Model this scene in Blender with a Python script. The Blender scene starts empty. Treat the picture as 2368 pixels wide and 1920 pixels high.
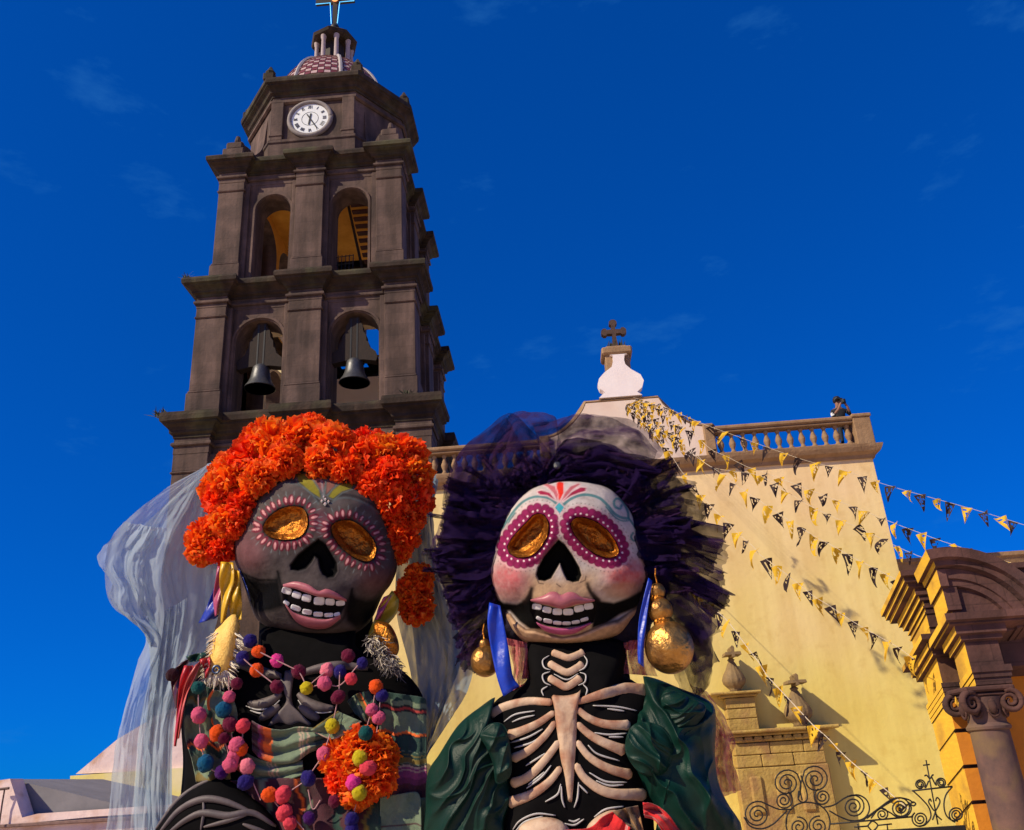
import bpy, bmesh, math, random
import numpy as np
from mathutils import Vector, Matrix
from mathutils.bvhtree import BVHTree

sc = bpy.context.scene
COL = sc.collection
R_ = math.radians
rng = random.Random(7)

# ------------------------------------------------------------------ camera, sky, sun, exposure
IMW, IMH, FPX = 2368.0, 1920.0, 2000.0
CAM = np.array([0.0, 0.0, 2.3])
YAW, PITCH, ROLL = R_(2.0), R_(23.0), R_(3.6)
rot = Matrix.Rotation(YAW, 3, 'Z') @ Matrix.Rotation(math.pi/2 + PITCH, 3, 'X') @ Matrix.Rotation(-ROLL, 3, 'Z')
cd = bpy.data.cameras.new('camera'); cam = bpy.data.objects.new('camera', cd); COL.objects.link(cam)
cam.matrix_world = Matrix.Translation(Vector(CAM)) @ rot.to_4x4()
cd.sensor_width = 36.0; cd.lens = 36.0*FPX/IMW; cd.clip_start = 0.05; cd.clip_end = 3000
sc.camera = cam

SUN_EL, SUN_AZ = R_(38), R_(35)          # azimuth measured from -X (left) towards the viewer (-Y)
sdir = Vector((-math.cos(SUN_EL)*math.cos(SUN_AZ), -math.cos(SUN_EL)*math.sin(SUN_AZ), math.sin(SUN_EL)))
wd = bpy.data.worlds.new('World'); sc.world = wd; wd.use_nodes = True
nt = wd.node_tree; nt.nodes.clear()
wo = nt.nodes.new('ShaderNodeOutputWorld'); bg = nt.nodes.new('ShaderNodeBackground')
sky = nt.nodes.new('ShaderNodeTexSky'); sky.sky_type = 'NISHITA'; sky.sun_disc = False
sky.sun_elevation = SUN_EL; sky.sun_rotation = math.atan2(sdir.x, sdir.y); sky.altitude = 1900; sky.dust_density = 0.3; sky.ozone_density = 3.0
tint = nt.nodes.new('ShaderNodeMix'); tint.data_type = 'RGBA'; tint.blend_type = 'MULTIPLY'; tint.inputs[0].default_value = 1.0
tint.inputs[7].default_value = (0.02, 0.42, 1.25, 1)
tc = nt.nodes.new('ShaderNodeTexCoord'); mp = nt.nodes.new('ShaderNodeMapping'); mp.inputs['Scale'].default_value = (2.2, 2.2, 6.0)
nz = nt.nodes.new('ShaderNodeTexNoise'); nz.inputs['Scale'].default_value = 2.4; nz.inputs['Detail'].default_value = 7; nz.inputs['Roughness'].default_value = 0.62
rp = nt.nodes.new('ShaderNodeValToRGB'); rp.color_ramp.elements[0].position = 0.60; rp.color_ramp.elements[1].position = 0.86
rp.color_ramp.elements[0].color = (0, 0, 0, 1); rp.color_ramp.elements[1].color = (0.48, 0.48, 0.48, 1)
gm = nt.nodes.new('ShaderNodeGamma'); gm.inputs['Gamma'].default_value = 0.62
gain = nt.nodes.new('ShaderNodeMix'); gain.data_type = 'RGBA'; gain.blend_type = 'MULTIPLY'; gain.inputs[0].default_value = 1.0; gain.inputs[7].default_value = (0.05, 0.92, 1.66, 1)
cl = nt.nodes.new('ShaderNodeMix'); cl.data_type = 'RGBA'; cl.inputs[7].default_value = (0.3, 1.9, 5.0, 1)
L = nt.links.new
L(tc.outputs['Generated'], mp.inputs['Vector']); L(mp.outputs['Vector'], nz.inputs['Vector']); L(nz.outputs['Fac'], rp.inputs['Fac'])
L(sky.outputs['Color'], tint.inputs[6]); L(tint.outputs[2], gm.inputs['Color']); L(gm.outputs['Color'], gain.inputs[6]); L(gain.outputs[2], cl.inputs[6]); L(rp.outputs['Color'], cl.inputs[0])
L(cl.outputs[2], bg.inputs['Color']); L(bg.outputs['Background'], wo.inputs['Surface'])
bg.inputs['Strength'].default_value = 0.10
sl = bpy.data.lights.new('sun', 'SUN'); sl.energy = 4.8; sl.angle = R_(0.55); sl.color = (1.0, 0.86, 0.62)
so = bpy.data.objects.new('sun', sl); COL.objects.link(so); so.rotation_euler = sdir.to_track_quat('Z', 'Y').to_euler(); so.location = (-20, -12, 30)
vs = sc.view_settings; vs.view_transform = 'Standard'; vs.look = 'None'; vs.exposure = 0.20; vs.gamma = 1.0; vs.use_curve_mapping = False
sc.cycles.transparent_max_bounces = 24; sc.cycles.max_bounces = 8; sc.cycles.diffuse_bounces = 4

# ------------------------------------------------------------------ pixel <-> place helpers (photograph pixels -> metres)
RM = np.array(rot)
def ray(px, py): return RM @ np.array([(px-IMW/2)/FPX, -(py-IMH/2)/FPX, -1.0])
def at(px, py, Y):
    r = ray(px, py); return CAM + r*(Y-CAM[1])/r[1]
ZT = {1: (340, 0, 740/2007), 2: (340, 560, 740/2141), 3: (220, 940, 860/2141), 4: (340, 1460, 740/2141), 5: (980, 940, 740/2072),
      6: (960, 1460, 800/2141), 7: (1300, 700, 1068/2141), 8: (1600, 1240, 768/1961), 'd': (640, 0, 300/2141), 'g': (1350, 700, 300/1532),
      'p': (1850, 900, 300/2141), 't': (1680, 1700, 688/2141), 'l': (0, 1500, 520/2141), 'e': (1580, 940, 520/2141), 'v': (220, 1040, 340/894)}
def zz(k, x, y): a = ZT[k]; return a[0]+a[2]*x, a[1]+a[2]*y
def zl(k, pts): return [zz(k, *p[:2]) + tuple(p[2:]) for p in pts]

# ------------------------------------------------------------------ scene-graph helpers
def s2l(c): return tuple((v/12.92 if v <= 0.04045 else ((v+0.055)/1.055)**2.4) for v in c)
def C8(r, g, b): return s2l((r/255, g/255, b/255))
def tag(o, label=None, cat=None, group=None, kind=None):
    if label: o['label'] = label
    if cat: o['category'] = cat
    if group: o['group'] = group
    if kind: o['kind'] = kind
    return o
def thing(name, label, cat, loc=(0, 0, 0), group=None):
    o = bpy.data.objects.new(name, None); COL.objects.link(o); o.location = Vector(tuple(float(v) for v in loc)); o.empty_display_size = 0.1
    return tag(o, label, cat, group)
def abs_loc(o):
    v = Vector((0, 0, 0))
    while o is not None: v += o.location; o = o.parent
    return v
def link(name, me, mat=None, parent=None, loc=None):
    """link mesh data; vertices are in place coordinates unless loc is given"""
    o = bpy.data.objects.new(name, me); COL.objects.link(o)
    base = abs_loc(parent) if parent is not None else Vector((0, 0, 0))
    o.parent = parent
    o.location = (Vector(tuple(float(v) for v in loc)) if loc is not None else Vector((0, 0, 0))) - base
    if mat is not None and not me.materials: me.materials.append(mat)
    return o
def mkmesh(name, verts, faces, smooth=False, cols=None, uvs=None):
    me = bpy.data.meshes.new(name)
    me.from_pydata([tuple(float(c) for c in v) for v in verts], [], [tuple(int(i) for i in f) for f in faces])
    if smooth: me.polygons.foreach_set('use_smooth', [True]*len(me.polygons))
    if cols is not None:
        a = me.color_attributes.new('Col', 'FLOAT_COLOR', 'POINT')
        c = np.ones((len(verts), 4), dtype=np.float32); c[:, :3] = np.asarray(cols, dtype=np.float32)[:, :3]
        a.data.foreach_set('color', c.ravel())
    me.update(); return me
class MB:
    """collects shapes into one mesh"""
    def __init__(s): s.v = []; s.f = []; s.m = []; s.c = []; s.hasc = False
    def add(s, vs_, fs, mi=0, col=None):
        b = len(s.v); s.v += [tuple(v) for v in vs_]; s.f += [tuple(i+b for i in f) for f in fs]; s.m += [mi]*len(fs)
        if col is not None: s.hasc = True
        s.c += [col if col is not None else (1, 1, 1)]*len(vs_)
        return s
    def box(s, x0, x1, y0, y1, z0, z1, mi=0):
        return s.add([(x0, y0, z0), (x1, y0, z0), (x1, y1, z0), (x0, y1, z0), (x0, y0, z1), (x1, y0, z1), (x1, y1, z1), (x0, y1, z1)],
                     [(0, 3, 2, 1), (4, 5, 6, 7), (0, 1, 5, 4), (1, 2, 6, 5), (2, 3, 7, 6), (3, 0, 4, 7)], mi)
    def bbox(s, x0, x1, y0, y1, z0, z1, b=0.02, mi=0):
        """box with chamfered edges"""
        P = []
        for z, i in ((z0, b), (z0+b, 0), (z1-b, 0), (z1, b)):
            X0, X1, Y0, Y1 = x0+i, x1-i, y0+i, y1-i
            c = b*0.999 if i == 0 else 0.0
            P += [(X0+c, Y0, z), (X1-c, Y0, z), (X1, Y0+c, z), (X1, Y1-c, z), (X1-c, Y1, z), (X0+c, Y1, z), (X0, Y1-c, z), (X0, Y0+c, z)]
        F = [tuple(reversed(range(8))), tuple(range(24, 32))]
        for k in range(3):
            for i in range(8):
                a = k*8+i; c = k*8+(i+1) % 8; F.append((a, c, c+8, a+8))
        return s.add(P, F, mi)
    def lathe(s, prof, c, n=24, axis='z', mi=0, flute=None):
        P = []; F = []
        for k, (r, z) in enumerate(prof):
            for i in range(n):
                a = 2*math.pi*i/n; rr = r*(1 if flute is None else 1+flute[1]*math.cos(flute[0]*a))
                P.append((c[0]+rr*math.cos(a), c[1]+rr*math.sin(a), c[2]+z))
        for k in range(len(prof)-1):
            for i in range(n):
                j = (i+1) % n; F.append((k*n+i, k*n+j, (k+1)*n+j, (k+1)*n+i))
        F.append(tuple(reversed(range(n)))); F.append(tuple(range((len(prof)-1)*n, len(prof)*n)))
        return s.add(P, F, mi)
    def tube(s, pts, rad, n=6, mi=0, col=None, flat=1.0, up=None):
        """tube along pts; rad number or list"""
        p = np.array(pts, float); m = len(p); rads = [rad]*m if np.isscalar(rad) else list(rad)
        t = np.gradient(p, axis=0); t /= np.maximum(np.linalg.norm(t, axis=1)[:, None], 1e-9)
        u = np.array(up if up is not None else ((0, 0, 1) if abs(t[0][2]) < 0.9 else (1, 0, 0)), float)
        P = []; F = []
        for k in range(m):
            a = np.cross(t[k], u); na = np.linalg.norm(a)
            if na < 1e-6: a = np.cross(t[k], (0.3, 0.5, 0.8)); na = np.linalg.norm(a)
            a /= na; b = np.cross(a, t[k]); 
            if up is None: u = b
            for i in range(n):
                w = 2*math.pi*i/n; P.append(p[k] + rads[k]*(math.cos(w)*a + flat*math.sin(w)*b))
        for k in range(m-1):
            for i in range(n):
                j = (i+1) % n; F.append((k*n+i, k*n+j, (k+1)*n+j, (k+1)*n+i))
        F.append(tuple(reversed(range(n)))); F.append(tuple(range((m-1)*n, m*n)))
        return s.add(P, F, mi, col)
    def prism(s, poly, y0, y1, mi=0, sh=0.0):
        """polygon in x,z extruded along y (sh: drop in z per metre of depth)"""
        n = len(poly)
        P = [(x, y0, z) for x, z in poly] + [(x, y1, z-sh*(y1-y0)) for x, z in poly]
        F = [tuple(range(n)), tuple(reversed(range(n, 2*n)))] + [((i+1) % n, i, i+n, (i+1) % n+n) for i in range(n)]
        return s.add(P, F, mi)
    def mesh(s, name, smooth=False, fix=True):
        me = mkmesh(name, s.v, s.f, smooth, s.c if s.hasc else None)
        if any(s.m): me.polygons.foreach_set('material_index', s.m)
        if fix:
            bm = bmesh.new(); bm.from_mesh(me); bmesh.ops.recalc_face_normals(bm, faces=bm.faces); bm.to_mesh(me); bm.free()
        return me
    def build(s, name, mat, parent=None, smooth=False, fix=True, auto=None):
        me = s.mesh(name, smooth, fix)
        for m in (mat if isinstance(mat, (list, tuple)) else [mat]): me.materials.append(m)
        o = link(name, me, None, parent)
        if auto is not None: smooth_by_angle(me, auto)
        return o
def smooth_by_angle(me, deg):
    bm = bmesh.new(); bm.from_mesh(me); lim = R_(deg)
    for f in bm.faces: f.smooth = True
    for e in bm.edges:
        e.smooth = not (len(e.link_faces) != 2 or e.calc_face_angle(0) > lim)
    bm.to_mesh(me); bm.free()
def copy_tree(o, parent=None):
    c = o.copy(); COL.objects.link(c); c.parent = parent
    for ch in list(o.children): copy_tree(ch, c)
    return c
def spline(pts, n, closed=False):
    """Catmull-Rom resample of a point list (any dimension)"""
    p = np.array(pts, float); m = len(p)
    if closed: P = np.vstack([p[-1], p, p[0], p[1]]); segs = m
    else: P = np.vstack([2*p[0]-p[1], p, 2*p[-1]-p[-2]]); segs = m-1
    d = np.linalg.norm(np.diff(np.vstack([p, p[0]]) if closed else p, axis=0)[:, :2], axis=1)
    cum = np.concatenate([[0], np.cumsum(d)]); out = []
    for q in np.linspace(0, cum[-1], n, endpoint=not closed):
        i = min(int(np.searchsorted(cum, q, 'right')-1), segs-1); t = (q-cum[i])/max(d[i], 1e-9)
        a, b, c, e = P[i], P[i+1], P[i+2], P[i+3]
        out.append(0.5*((2*b)+(-a+c)*t+(2*a-5*b+4*c-e)*t*t+(-a+3*b-3*c+e)*t**3))
    return np.array(out)
def vnoise(x, y, seed=0):
    """smooth value noise on arrays"""
    x = np.asarray(x, float); y = np.asarray(y, float)
    xi = np.floor(x).astype(np.int64); yi = np.floor(y).astype(np.int64); fx = x-xi; fy = y-yi
    fx = fx*fx*(3-2*fx); fy = fy*fy*(3-2*fy)
    def h(a, b):
        n = (a*374761393 + b*668265263 + seed*974711) & 0x7fffffff
        n = ((n ^ (n >> 13))*1274126177) & 0x7fffffff
        return ((n ^ (n >> 16)) & 0xffff)/65535.0
    return (h(xi, yi)*(1-fx)+h(xi+1, yi)*fx)*(1-fy)+(h(xi, yi+1)*(1-fx)+h(xi+1, yi+1)*fx)*fy
def fbm(x, y, seed=0, o=4):
    r = 0; a = 0.5
    for k in range(o): r = r + a*vnoise(np.asarray(x)*2**k, np.asarray(y)*2**k, seed+k); a *= 0.5
    return r

# ------------------------------------------------------------------ procedural materials
MATS = {}
def M(name, c, c2=None, rough=0.75, metal=0.0, scale=6.0, bump=0.15, bscale=None, spec=0.4, vc=False, streak=None, c3=None, s3=1.2, detail=8, sheen=0, coat=0):
    if name in MATS: return MATS[name]
    m = bpy.data.materials.new(name); m.use_nodes = True; n = m.node_tree; b = n.nodes['Principled BSDF']; lk = n.links.new
    b.inputs['Roughness'].default_value = rough; b.inputs['Metallic'].default_value = metal; b.inputs['Specular IOR Level'].default_value = spec
    if sheen: b.inputs['Sheen Weight'].default_value = sheen
    if coat: b.inputs['Coat Weight'].default_value = coat; b.inputs['Coat Roughness'].default_value = 0.25
    t = n.nodes.new('ShaderNodeTexCoord'); nz = n.nodes.new('ShaderNodeTexNoise')
    nz.inputs['Scale'].default_value = scale; nz.inputs['Detail'].default_value = detail; nz.inputs['Roughness'].default_value = 0.62
    vec = t.outputs['Object']
    if streak:
        mp = n.nodes.new('ShaderNodeMapping'); mp.inputs['Scale'].default_value = streak; lk(vec, mp.inputs['Vector']); lk(mp.outputs['Vector'], nz.inputs['Vector'])
    else: lk(vec, nz.inputs['Vector'])
    mx = n.nodes.new('ShaderNodeMix'); mx.data_type = 'RGBA'
    rp = n.nodes.new('ShaderNodeValToRGB'); rp.color_ramp.elements[0].position = 0.32; rp.color_ramp.elements[1].position = 0.68; lk(nz.outputs['Fac'], rp.inputs['Fac'])
    if c2 is None: c2 = tuple(v*0.78 for v in c)
    if vc:
        at_ = n.nodes.new('ShaderNodeAttribute'); at_.attribute_name = 'Col'
        mx.blend_type = 'MULTIPLY'; lk(at_.outputs['Color'], mx.inputs[6]); mx.inputs[7].default_value = (*c2, 1)
    else:
        mx.inputs[6].default_value = (*c, 1); mx.inputs[7].default_value = (*c2, 1)
    lk(rp.outputs['Color'], mx.inputs[0]); out = mx.outputs[2]
    if c3 is not None:
        n3 = n.nodes.new('ShaderNodeTexNoise'); n3.inputs['Scale'].default_value = s3; n3.inputs['Detail'].default_value = 5; lk(vec, n3.inputs['Vector'])
        r3 = n.nodes.new('ShaderNodeValToRGB'); r3.color_ramp.elements[0].position = 0.48; r3.color_ramp.elements[1].position = 0.66; lk(n3.outputs['Fac'], r3.inputs['Fac'])
        m3 = n.nodes.new('ShaderNodeMix'); m3.data_type = 'RGBA'; m3.inputs[7].default_value = (*c3, 1); lk(out, m3.inputs[6]); lk(r3.outputs['Color'], m3.inputs[0]); out = m3.outputs[2]
    lk(out, b.inputs['Base Color'])
    if bump:
        bn = n.nodes.new('ShaderNodeTexNoise'); bn.inputs['Scale'].default_value = bscale or scale*3; bn.inputs['Detail'].default_value = 6; lk(vec, bn.inputs['Vector'])
        bp = n.nodes.new('ShaderNodeBump'); bp.inputs['Strength'].default_value = bump; bp.inputs['Distance'].default_value = 0.05 if (bscale or scale*3) < 40 else 0.01
        lk(bn.outputs['Fac'], bp.inputs['Height']); lk(bp.outputs['Normal'], b.inputs['Normal'])
    MATS[name] = m; return m
def ashlar(m, w=1.15, h=.52, dark=.72):   # faint block joints and dark rain streaks
    n = m.node_tree; b = n.nodes['Principled BSDF']; src = b.inputs['Base Color'].links[0].from_socket; lk = n.links.new
    t = n.nodes.new('ShaderNodeTexCoord'); sp = n.nodes.new('ShaderNodeSeparateXYZ'); lk(t.outputs['Object'], sp.inputs[0]); ad = n.nodes.new('ShaderNodeMath'); lk(sp.outputs['X'], ad.inputs[0]); lk(sp.outputs['Y'], ad.inputs[1])
    cb = n.nodes.new('ShaderNodeCombineXYZ'); lk(ad.outputs[0], cb.inputs[0]); lk(sp.outputs['Z'], cb.inputs[1])
    br = n.nodes.new('ShaderNodeTexBrick'); br.inputs['Scale'].default_value = 1.0; br.inputs['Brick Width'].default_value = w; br.inputs['Row Height'].default_value = h; br.inputs['Mortar Size'].default_value = .012; br.inputs['Mortar Smooth'].default_value = .6
    br.inputs['Color1'].default_value = (1, 1, 1, 1); br.inputs['Color2'].default_value = (.86, .86, .86, 1); br.inputs['Mortar'].default_value = (dark, dark, dark, 1); lk(cb.outputs[0], br.inputs['Vector'])
    mp = n.nodes.new('ShaderNodeMapping'); mp.inputs['Scale'].default_value = (1.6, 1.6, .16); lk(t.outputs['Object'], mp.inputs['Vector']); nz = n.nodes.new('ShaderNodeTexNoise'); nz.inputs['Scale'].default_value = 1.3; nz.inputs['Detail'].default_value = 6; lk(mp.outputs['Vector'], nz.inputs['Vector'])
    rp = n.nodes.new('ShaderNodeValToRGB'); rp.color_ramp.elements[0].position = .40; rp.color_ramp.elements[1].position = .62; rp.color_ramp.elements[0].color = (.55, .52, .50, 1); rp.color_ramp.elements[1].color = (1.08, 1.05, 1.04, 1); lk(nz.outputs['Fac'], rp.inputs['Fac'])
    for s in (br.outputs['Color'], rp.outputs['Color']):
        mx = n.nodes.new('ShaderNodeMix'); mx.data_type = 'RGBA'; mx.blend_type = 'MULTIPLY'; mx.inputs[0].default_value = 1.0; lk(src, mx.inputs[6]); lk(s, mx.inputs[7]); src = mx.outputs[2]
    lk(src, b.inputs['Base Color'])
def tulle(name, c, alpha, trans=0.5, scale=40.0, lo=0.6, streak=None):
    """sheer net: part open weave, part fibre; density varies over the cloth"""
    if name in MATS: return MATS[name]
    m = bpy.data.materials.new(name); m.use_nodes = True; n = m.node_tree; n.nodes.clear(); lk = n.links.new
    o = n.nodes.new('ShaderNodeOutputMaterial'); tr = n.nodes.new('ShaderNodeBsdfTransparent'); df = n.nodes.new('ShaderNodeBsdfDiffuse'); tl = n.nodes.new('ShaderNodeBsdfTranslucent')
    df.inputs['Color'].default_value = (*c, 1); tl.inputs['Color'].default_value = (*c, 1)
    a = n.nodes.new('ShaderNodeMixShader'); a.inputs[0].default_value = trans; lk(df.outputs[0], a.inputs[1]); lk(tl.outputs[0], a.inputs[2])
    t = n.nodes.new('ShaderNodeTexCoord'); nz = n.nodes.new('ShaderNodeTexNoise'); nz.inputs['Scale'].default_value = scale; nz.inputs['Detail'].default_value = 4
    if streak:
        mp = n.nodes.new('ShaderNodeMapping'); mp.inputs['Scale'].default_value = streak; lk(t.outputs['Object'], mp.inputs['Vector']); lk(mp.outputs['Vector'], nz.inputs['Vector'])
    else: lk(t.outputs['Object'], nz.inputs['Vector'])
    mr = n.nodes.new('ShaderNodeMapRange'); mr.inputs['From Min'].default_value = 0.3; mr.inputs['From Max'].default_value = 0.7
    mr.inputs['To Min'].default_value = alpha*lo; mr.inputs['To Max'].default_value = min(alpha*1.25, 0.97); lk(nz.outputs['Fac'], mr.inputs['Value'])
    x = n.nodes.new('ShaderNodeMixShader'); lk(mr.outputs['Result'], x.inputs[0]); lk(tr.outputs[0], x.inputs[1]); lk(a.outputs[0], x.inputs[2]); lk(x.outputs[0], o.inputs['Surface'])
    MATS[name] = m; return m
def emis(name, c, s):
    m = bpy.data.materials.new(name); m.use_nodes = True; b = m.node_tree.nodes['Principled BSDF']
    b.inputs['Emission Color'].default_value = (*c, 1); b.inputs['Emission Strength'].default_value = s; b.inputs['Base Color'].default_value = (*c, 1); return m

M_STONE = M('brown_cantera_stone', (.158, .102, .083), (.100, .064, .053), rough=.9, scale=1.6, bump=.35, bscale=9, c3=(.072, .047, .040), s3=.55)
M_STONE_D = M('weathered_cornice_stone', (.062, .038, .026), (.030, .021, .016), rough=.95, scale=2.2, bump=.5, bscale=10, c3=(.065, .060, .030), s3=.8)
ashlar(M_STONE); ashlar(M_STONE_D, 1.4, .6, .8)
M_OCHRE_IN = M('ochre_limewash_interior', (.78, .40, .06), (.60, .28, .03), rough=.9, scale=1.2, bump=.2)
M_IRON = M('black_wrought_iron', (.018, .017, .016), (.03, .025, .02), rough=.55, scale=30, bump=.1, metal=.3)
M_BRONZE = M('dark_bronze', (.10, .10, .11), (.06, .062, .07), rough=.45, metal=.6, scale=9, bump=.1)
M_WOOD = M('dark_old_timber', (.030, .017, .013), (.015, .010, .008), rough=.85, scale=4, streak=(8, 8, 1))
M_WHITE = M('clock_enamel', (.80, .83, .82), (.74, .77, .77), rough=.35, scale=2, bump=0)
M_BLACK = M('black_paint', (.012, .012, .013), (.02, .02, .02), rough=.5, scale=8, bump=0)
M_CREAM = M('cream_limewash', (.82, .615, .345), (.79, .58, .31), rough=.92, scale=.55, bump=.18, bscale=7, c3=(.76, .60, .26), s3=.23)
def yellow_light_tint(m, z0, z1, c):   # yellower tone of the light low on a wall, put into its base colour
    n = m.node_tree; b = n.nodes['Principled BSDF']; src = b.inputs['Base Color'].links[0].from_socket
    t = n.nodes.new('ShaderNodeTexCoord'); sp = n.nodes.new('ShaderNodeSeparateXYZ'); n.links.new(t.outputs['Object'], sp.inputs[0]); nz = n.nodes.new('ShaderNodeTexNoise'); nz.inputs['Scale'].default_value = .45; nz.inputs['Detail'].default_value = 6; n.links.new(t.outputs['Object'], nz.inputs['Vector'])
    ad = n.nodes.new('ShaderNodeMath'); ad.operation = 'MULTIPLY_ADD'; ad.inputs[1].default_value = 7.0; n.links.new(nz.outputs['Fac'], ad.inputs[0]); n.links.new(sp.outputs['Z'], ad.inputs[2])
    mr = n.nodes.new('ShaderNodeMapRange'); mr.inputs['From Min'].default_value = z1+3.5; mr.inputs['From Max'].default_value = z0+3.5; n.links.new(ad.outputs[0], mr.inputs['Value'])
    mx = n.nodes.new('ShaderNodeMix'); mx.data_type = 'RGBA'; mx.inputs[7].default_value = (*c, 1); n.links.new(src, mx.inputs[6]); n.links.new(mr.outputs['Result'], mx.inputs[0]); n.links.new(mx.outputs[2], b.inputs['Base Color'])
yellow_light_tint(M_CREAM, 2.5, 10.5, (.76, .62, .165))
def rain(m, lo=.80):   # faint vertical run-off marks and blotches
    n = m.node_tree; b = n.nodes['Principled BSDF']; src = b.inputs['Base Color'].links[0].from_socket; lk = n.links.new; t = n.nodes.new('ShaderNodeTexCoord')
    for sc, s0, p0, p1 in (((2.2, 2.2, .10), 1.1, .36, .60), ((1, 1, 1), .55, .30, .55), ((1, 1, .8), 3.5, .28, .45)):
        mp = n.nodes.new('ShaderNodeMapping'); mp.inputs['Scale'].default_value = sc; lk(t.outputs['Object'], mp.inputs['Vector']); nz = n.nodes.new('ShaderNodeTexNoise'); nz.inputs['Scale'].default_value = s0; nz.inputs['Detail'].default_value = 7; lk(mp.outputs['Vector'], nz.inputs['Vector'])
        rp = n.nodes.new('ShaderNodeValToRGB'); rp.color_ramp.elements[0].position = p0; rp.color_ramp.elements[1].position = p1; rp.color_ramp.elements[0].color = (lo, lo*.96, lo*.9, 1); rp.color_ramp.elements[1].color = (1, 1, 1, 1); lk(nz.outputs['Fac'], rp.inputs['Fac'])
        mx = n.nodes.new('ShaderNodeMix'); mx.data_type = 'RGBA'; mx.blend_type = 'MULTIPLY'; mx.inputs[0].default_value = 1.0; lk(src, mx.inputs[6]); lk(rp.outputs['Color'], mx.inputs[7]); src = mx.outputs[2]
    lk(src, b.inputs['Base Color'])
rain(M_CREAM, .92)
M_TRIM = M('ochre_brown_trim_stone', (.33, .205, .110), (.22, .13, .066), rough=.9, scale=2.5, bump=.35, bscale=12)
M_GABLE = M('pink_white_limewash', (.74, .60, .50), (.68, .52, .42), rough=.92, scale=1.5, bump=.12)
# ------------------------------------------------------------------ ground
def ground_mesh():
    P = []; F = []; xs = np.concatenate([[-900, -300, -100, -50], np.linspace(-30, 30, 21), [50, 100, 300, 900]]); ys = np.concatenate([[-900, -300, -90, -40], np.linspace(-20, 45, 27), [100, 300, 1200]])
    for y in ys:
        for x in xs: P.append((x, y, 0.0))
    n = len(xs)
    for j in range(len(ys)-1):
        for i in range(n-1): F.append((j*n+i, j*n+i+1, (j+1)*n+i+1, (j+1)*n+i))
    return mkmesh('ground', P, F)
M_GROUND = M('sandstone_plaza', (.66, .50, .35), (.56, .42, .29), rough=.9, scale=.8, bump=.2)
tag(link('ground', ground_mesh(), M_GROUND), 'pale sandstone plaza in front of the church', kind='structure')

# ------------------------------------------------------------------ tower
def ressaut_plan(h, p, wp, wc, cx, cy):
    side = [(-h, -h), (-h+wp, -h), (-h+wp, -(h-p)), (-wc/2, -(h-p)), (-wc/2, -h), (wc/2, -h), (wc/2, -(h-p)), (h-wp, -(h-p)), (h-wp, -h)]
    out = []
    for k in range(4):
        c, s = [(1, 0), (0, 1), (-1, 0), (0, -1)][k]
        out += [(cx+c*x-s*y, cy+s*x+c*y) for x, y in side]
    return out
def sweep(mb, plan, prof, mi=0, cap=True, jitter=0.0, capb=False):
    n = len(plan); P = []; F = []; r = random.Random(n*7+int(prof[0][1]*10))
    for o, z in prof:
        for i in range(n):
            a, b, c = np.array(plan[i-1]), np.array(plan[i]), np.array(plan[(i+1) % n])
            d1 = (b-a)/np.linalg.norm(b-a); d2 = (c-b)/np.linalg.norm(c-b)
            n1 = np.array([d1[1], -d1[0]]); n2 = np.array([d2[1], -d2[0]])
            q = b + (n1+n2)/max(1+n1@n2, 0.2)*o
            P.append((q[0]+r.uniform(-jitter, jitter), q[1]+r.uniform(-jitter, jitter), z+r.uniform(-jitter, jitter)))
    for k in range(len(prof)-1):
        for i in range(n):
            j = (i+1) % n; F.append((k*n+i, k*n+j, (k+1)*n+j, (k+1)*n+i))
    if cap: F.append(tuple(range((len(prof)-1)*n, len(prof)*n)))
    if capb: F.append(tuple(reversed(range(n))))
    return mb.add(P, F, mi)
def arch_wall(mb, x0, x1, z0, z1, y0, y1, ops, k, cx, cy, n=16, mi_out=0, mi_in=1, mi_rev=0):
    c, s = [(1, 0), (0, 1), (-1, 0), (0, -1)][k]
    def T(x, y, z): return (cx+c*x-s*y, cy+s*x+c*y, z)
    def quad(a, b, d, e, mi): mb.add([T(*a), T(*b), T(*d), T(*e)], [(0, 1, 2, 3)], mi)
    def slab(xa, xb, za0, zb0, za1, zb1, under=True, over=False):
        quad((xa, y0, za0), (xb, y0, zb0), (xb, y0, zb1), (xa, y0, za1), mi_out)
        quad((xb, y1, zb0), (xa, y1, za0), (xa, y1, za1), (xb, y1, zb1), mi_in)
        if under: quad((xa, y0, za0), (xa, y1, za0), (xb, y1, zb0), (xb, y0, zb0), mi_rev)
        if over: quad((xa, y0, za1), (xb, y0, zb1), (xb, y1, zb1), (xa, y1, za1), mi_rev)
    x = x0
    for (oc, w, zs, sill) in sorted(ops):
        a, b = oc-w/2, oc+w/2
        slab(x, a, z0, z0, z1, z1, False)
        if sill > z0+1e-3: slab(a, b, z0, z0, sill, sill, False, True)
        quad((a, y0, sill), (a, y1, sill), (a, y1, zs), (a, y0, zs), mi_rev); quad((b, y1, sill), (b, y0, sill), (b, y0, zs), (b, y1, zs), mi_rev)
        for i in range(n):
            t0, t1 = math.pi*(1-i/n), math.pi*(1-(i+1)/n)
            xa, xb = oc+w/2*math.cos(t0), oc+w/2*math.cos(t1); za, zb = zs+w/2*math.sin(t0), zs+w/2*math.sin(t1)
            slab(xa, xb, za, zb, z1, z1)
        x = b
    slab(x, x1, z0, z0, z1, z1, False)
TX, TY = -9.55, 35.3
tower = thing('bell_tower', 'tall brown stone bell tower with clock, arched belfry openings and tiled dome', 'tower', (TX, TY, 0))
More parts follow.
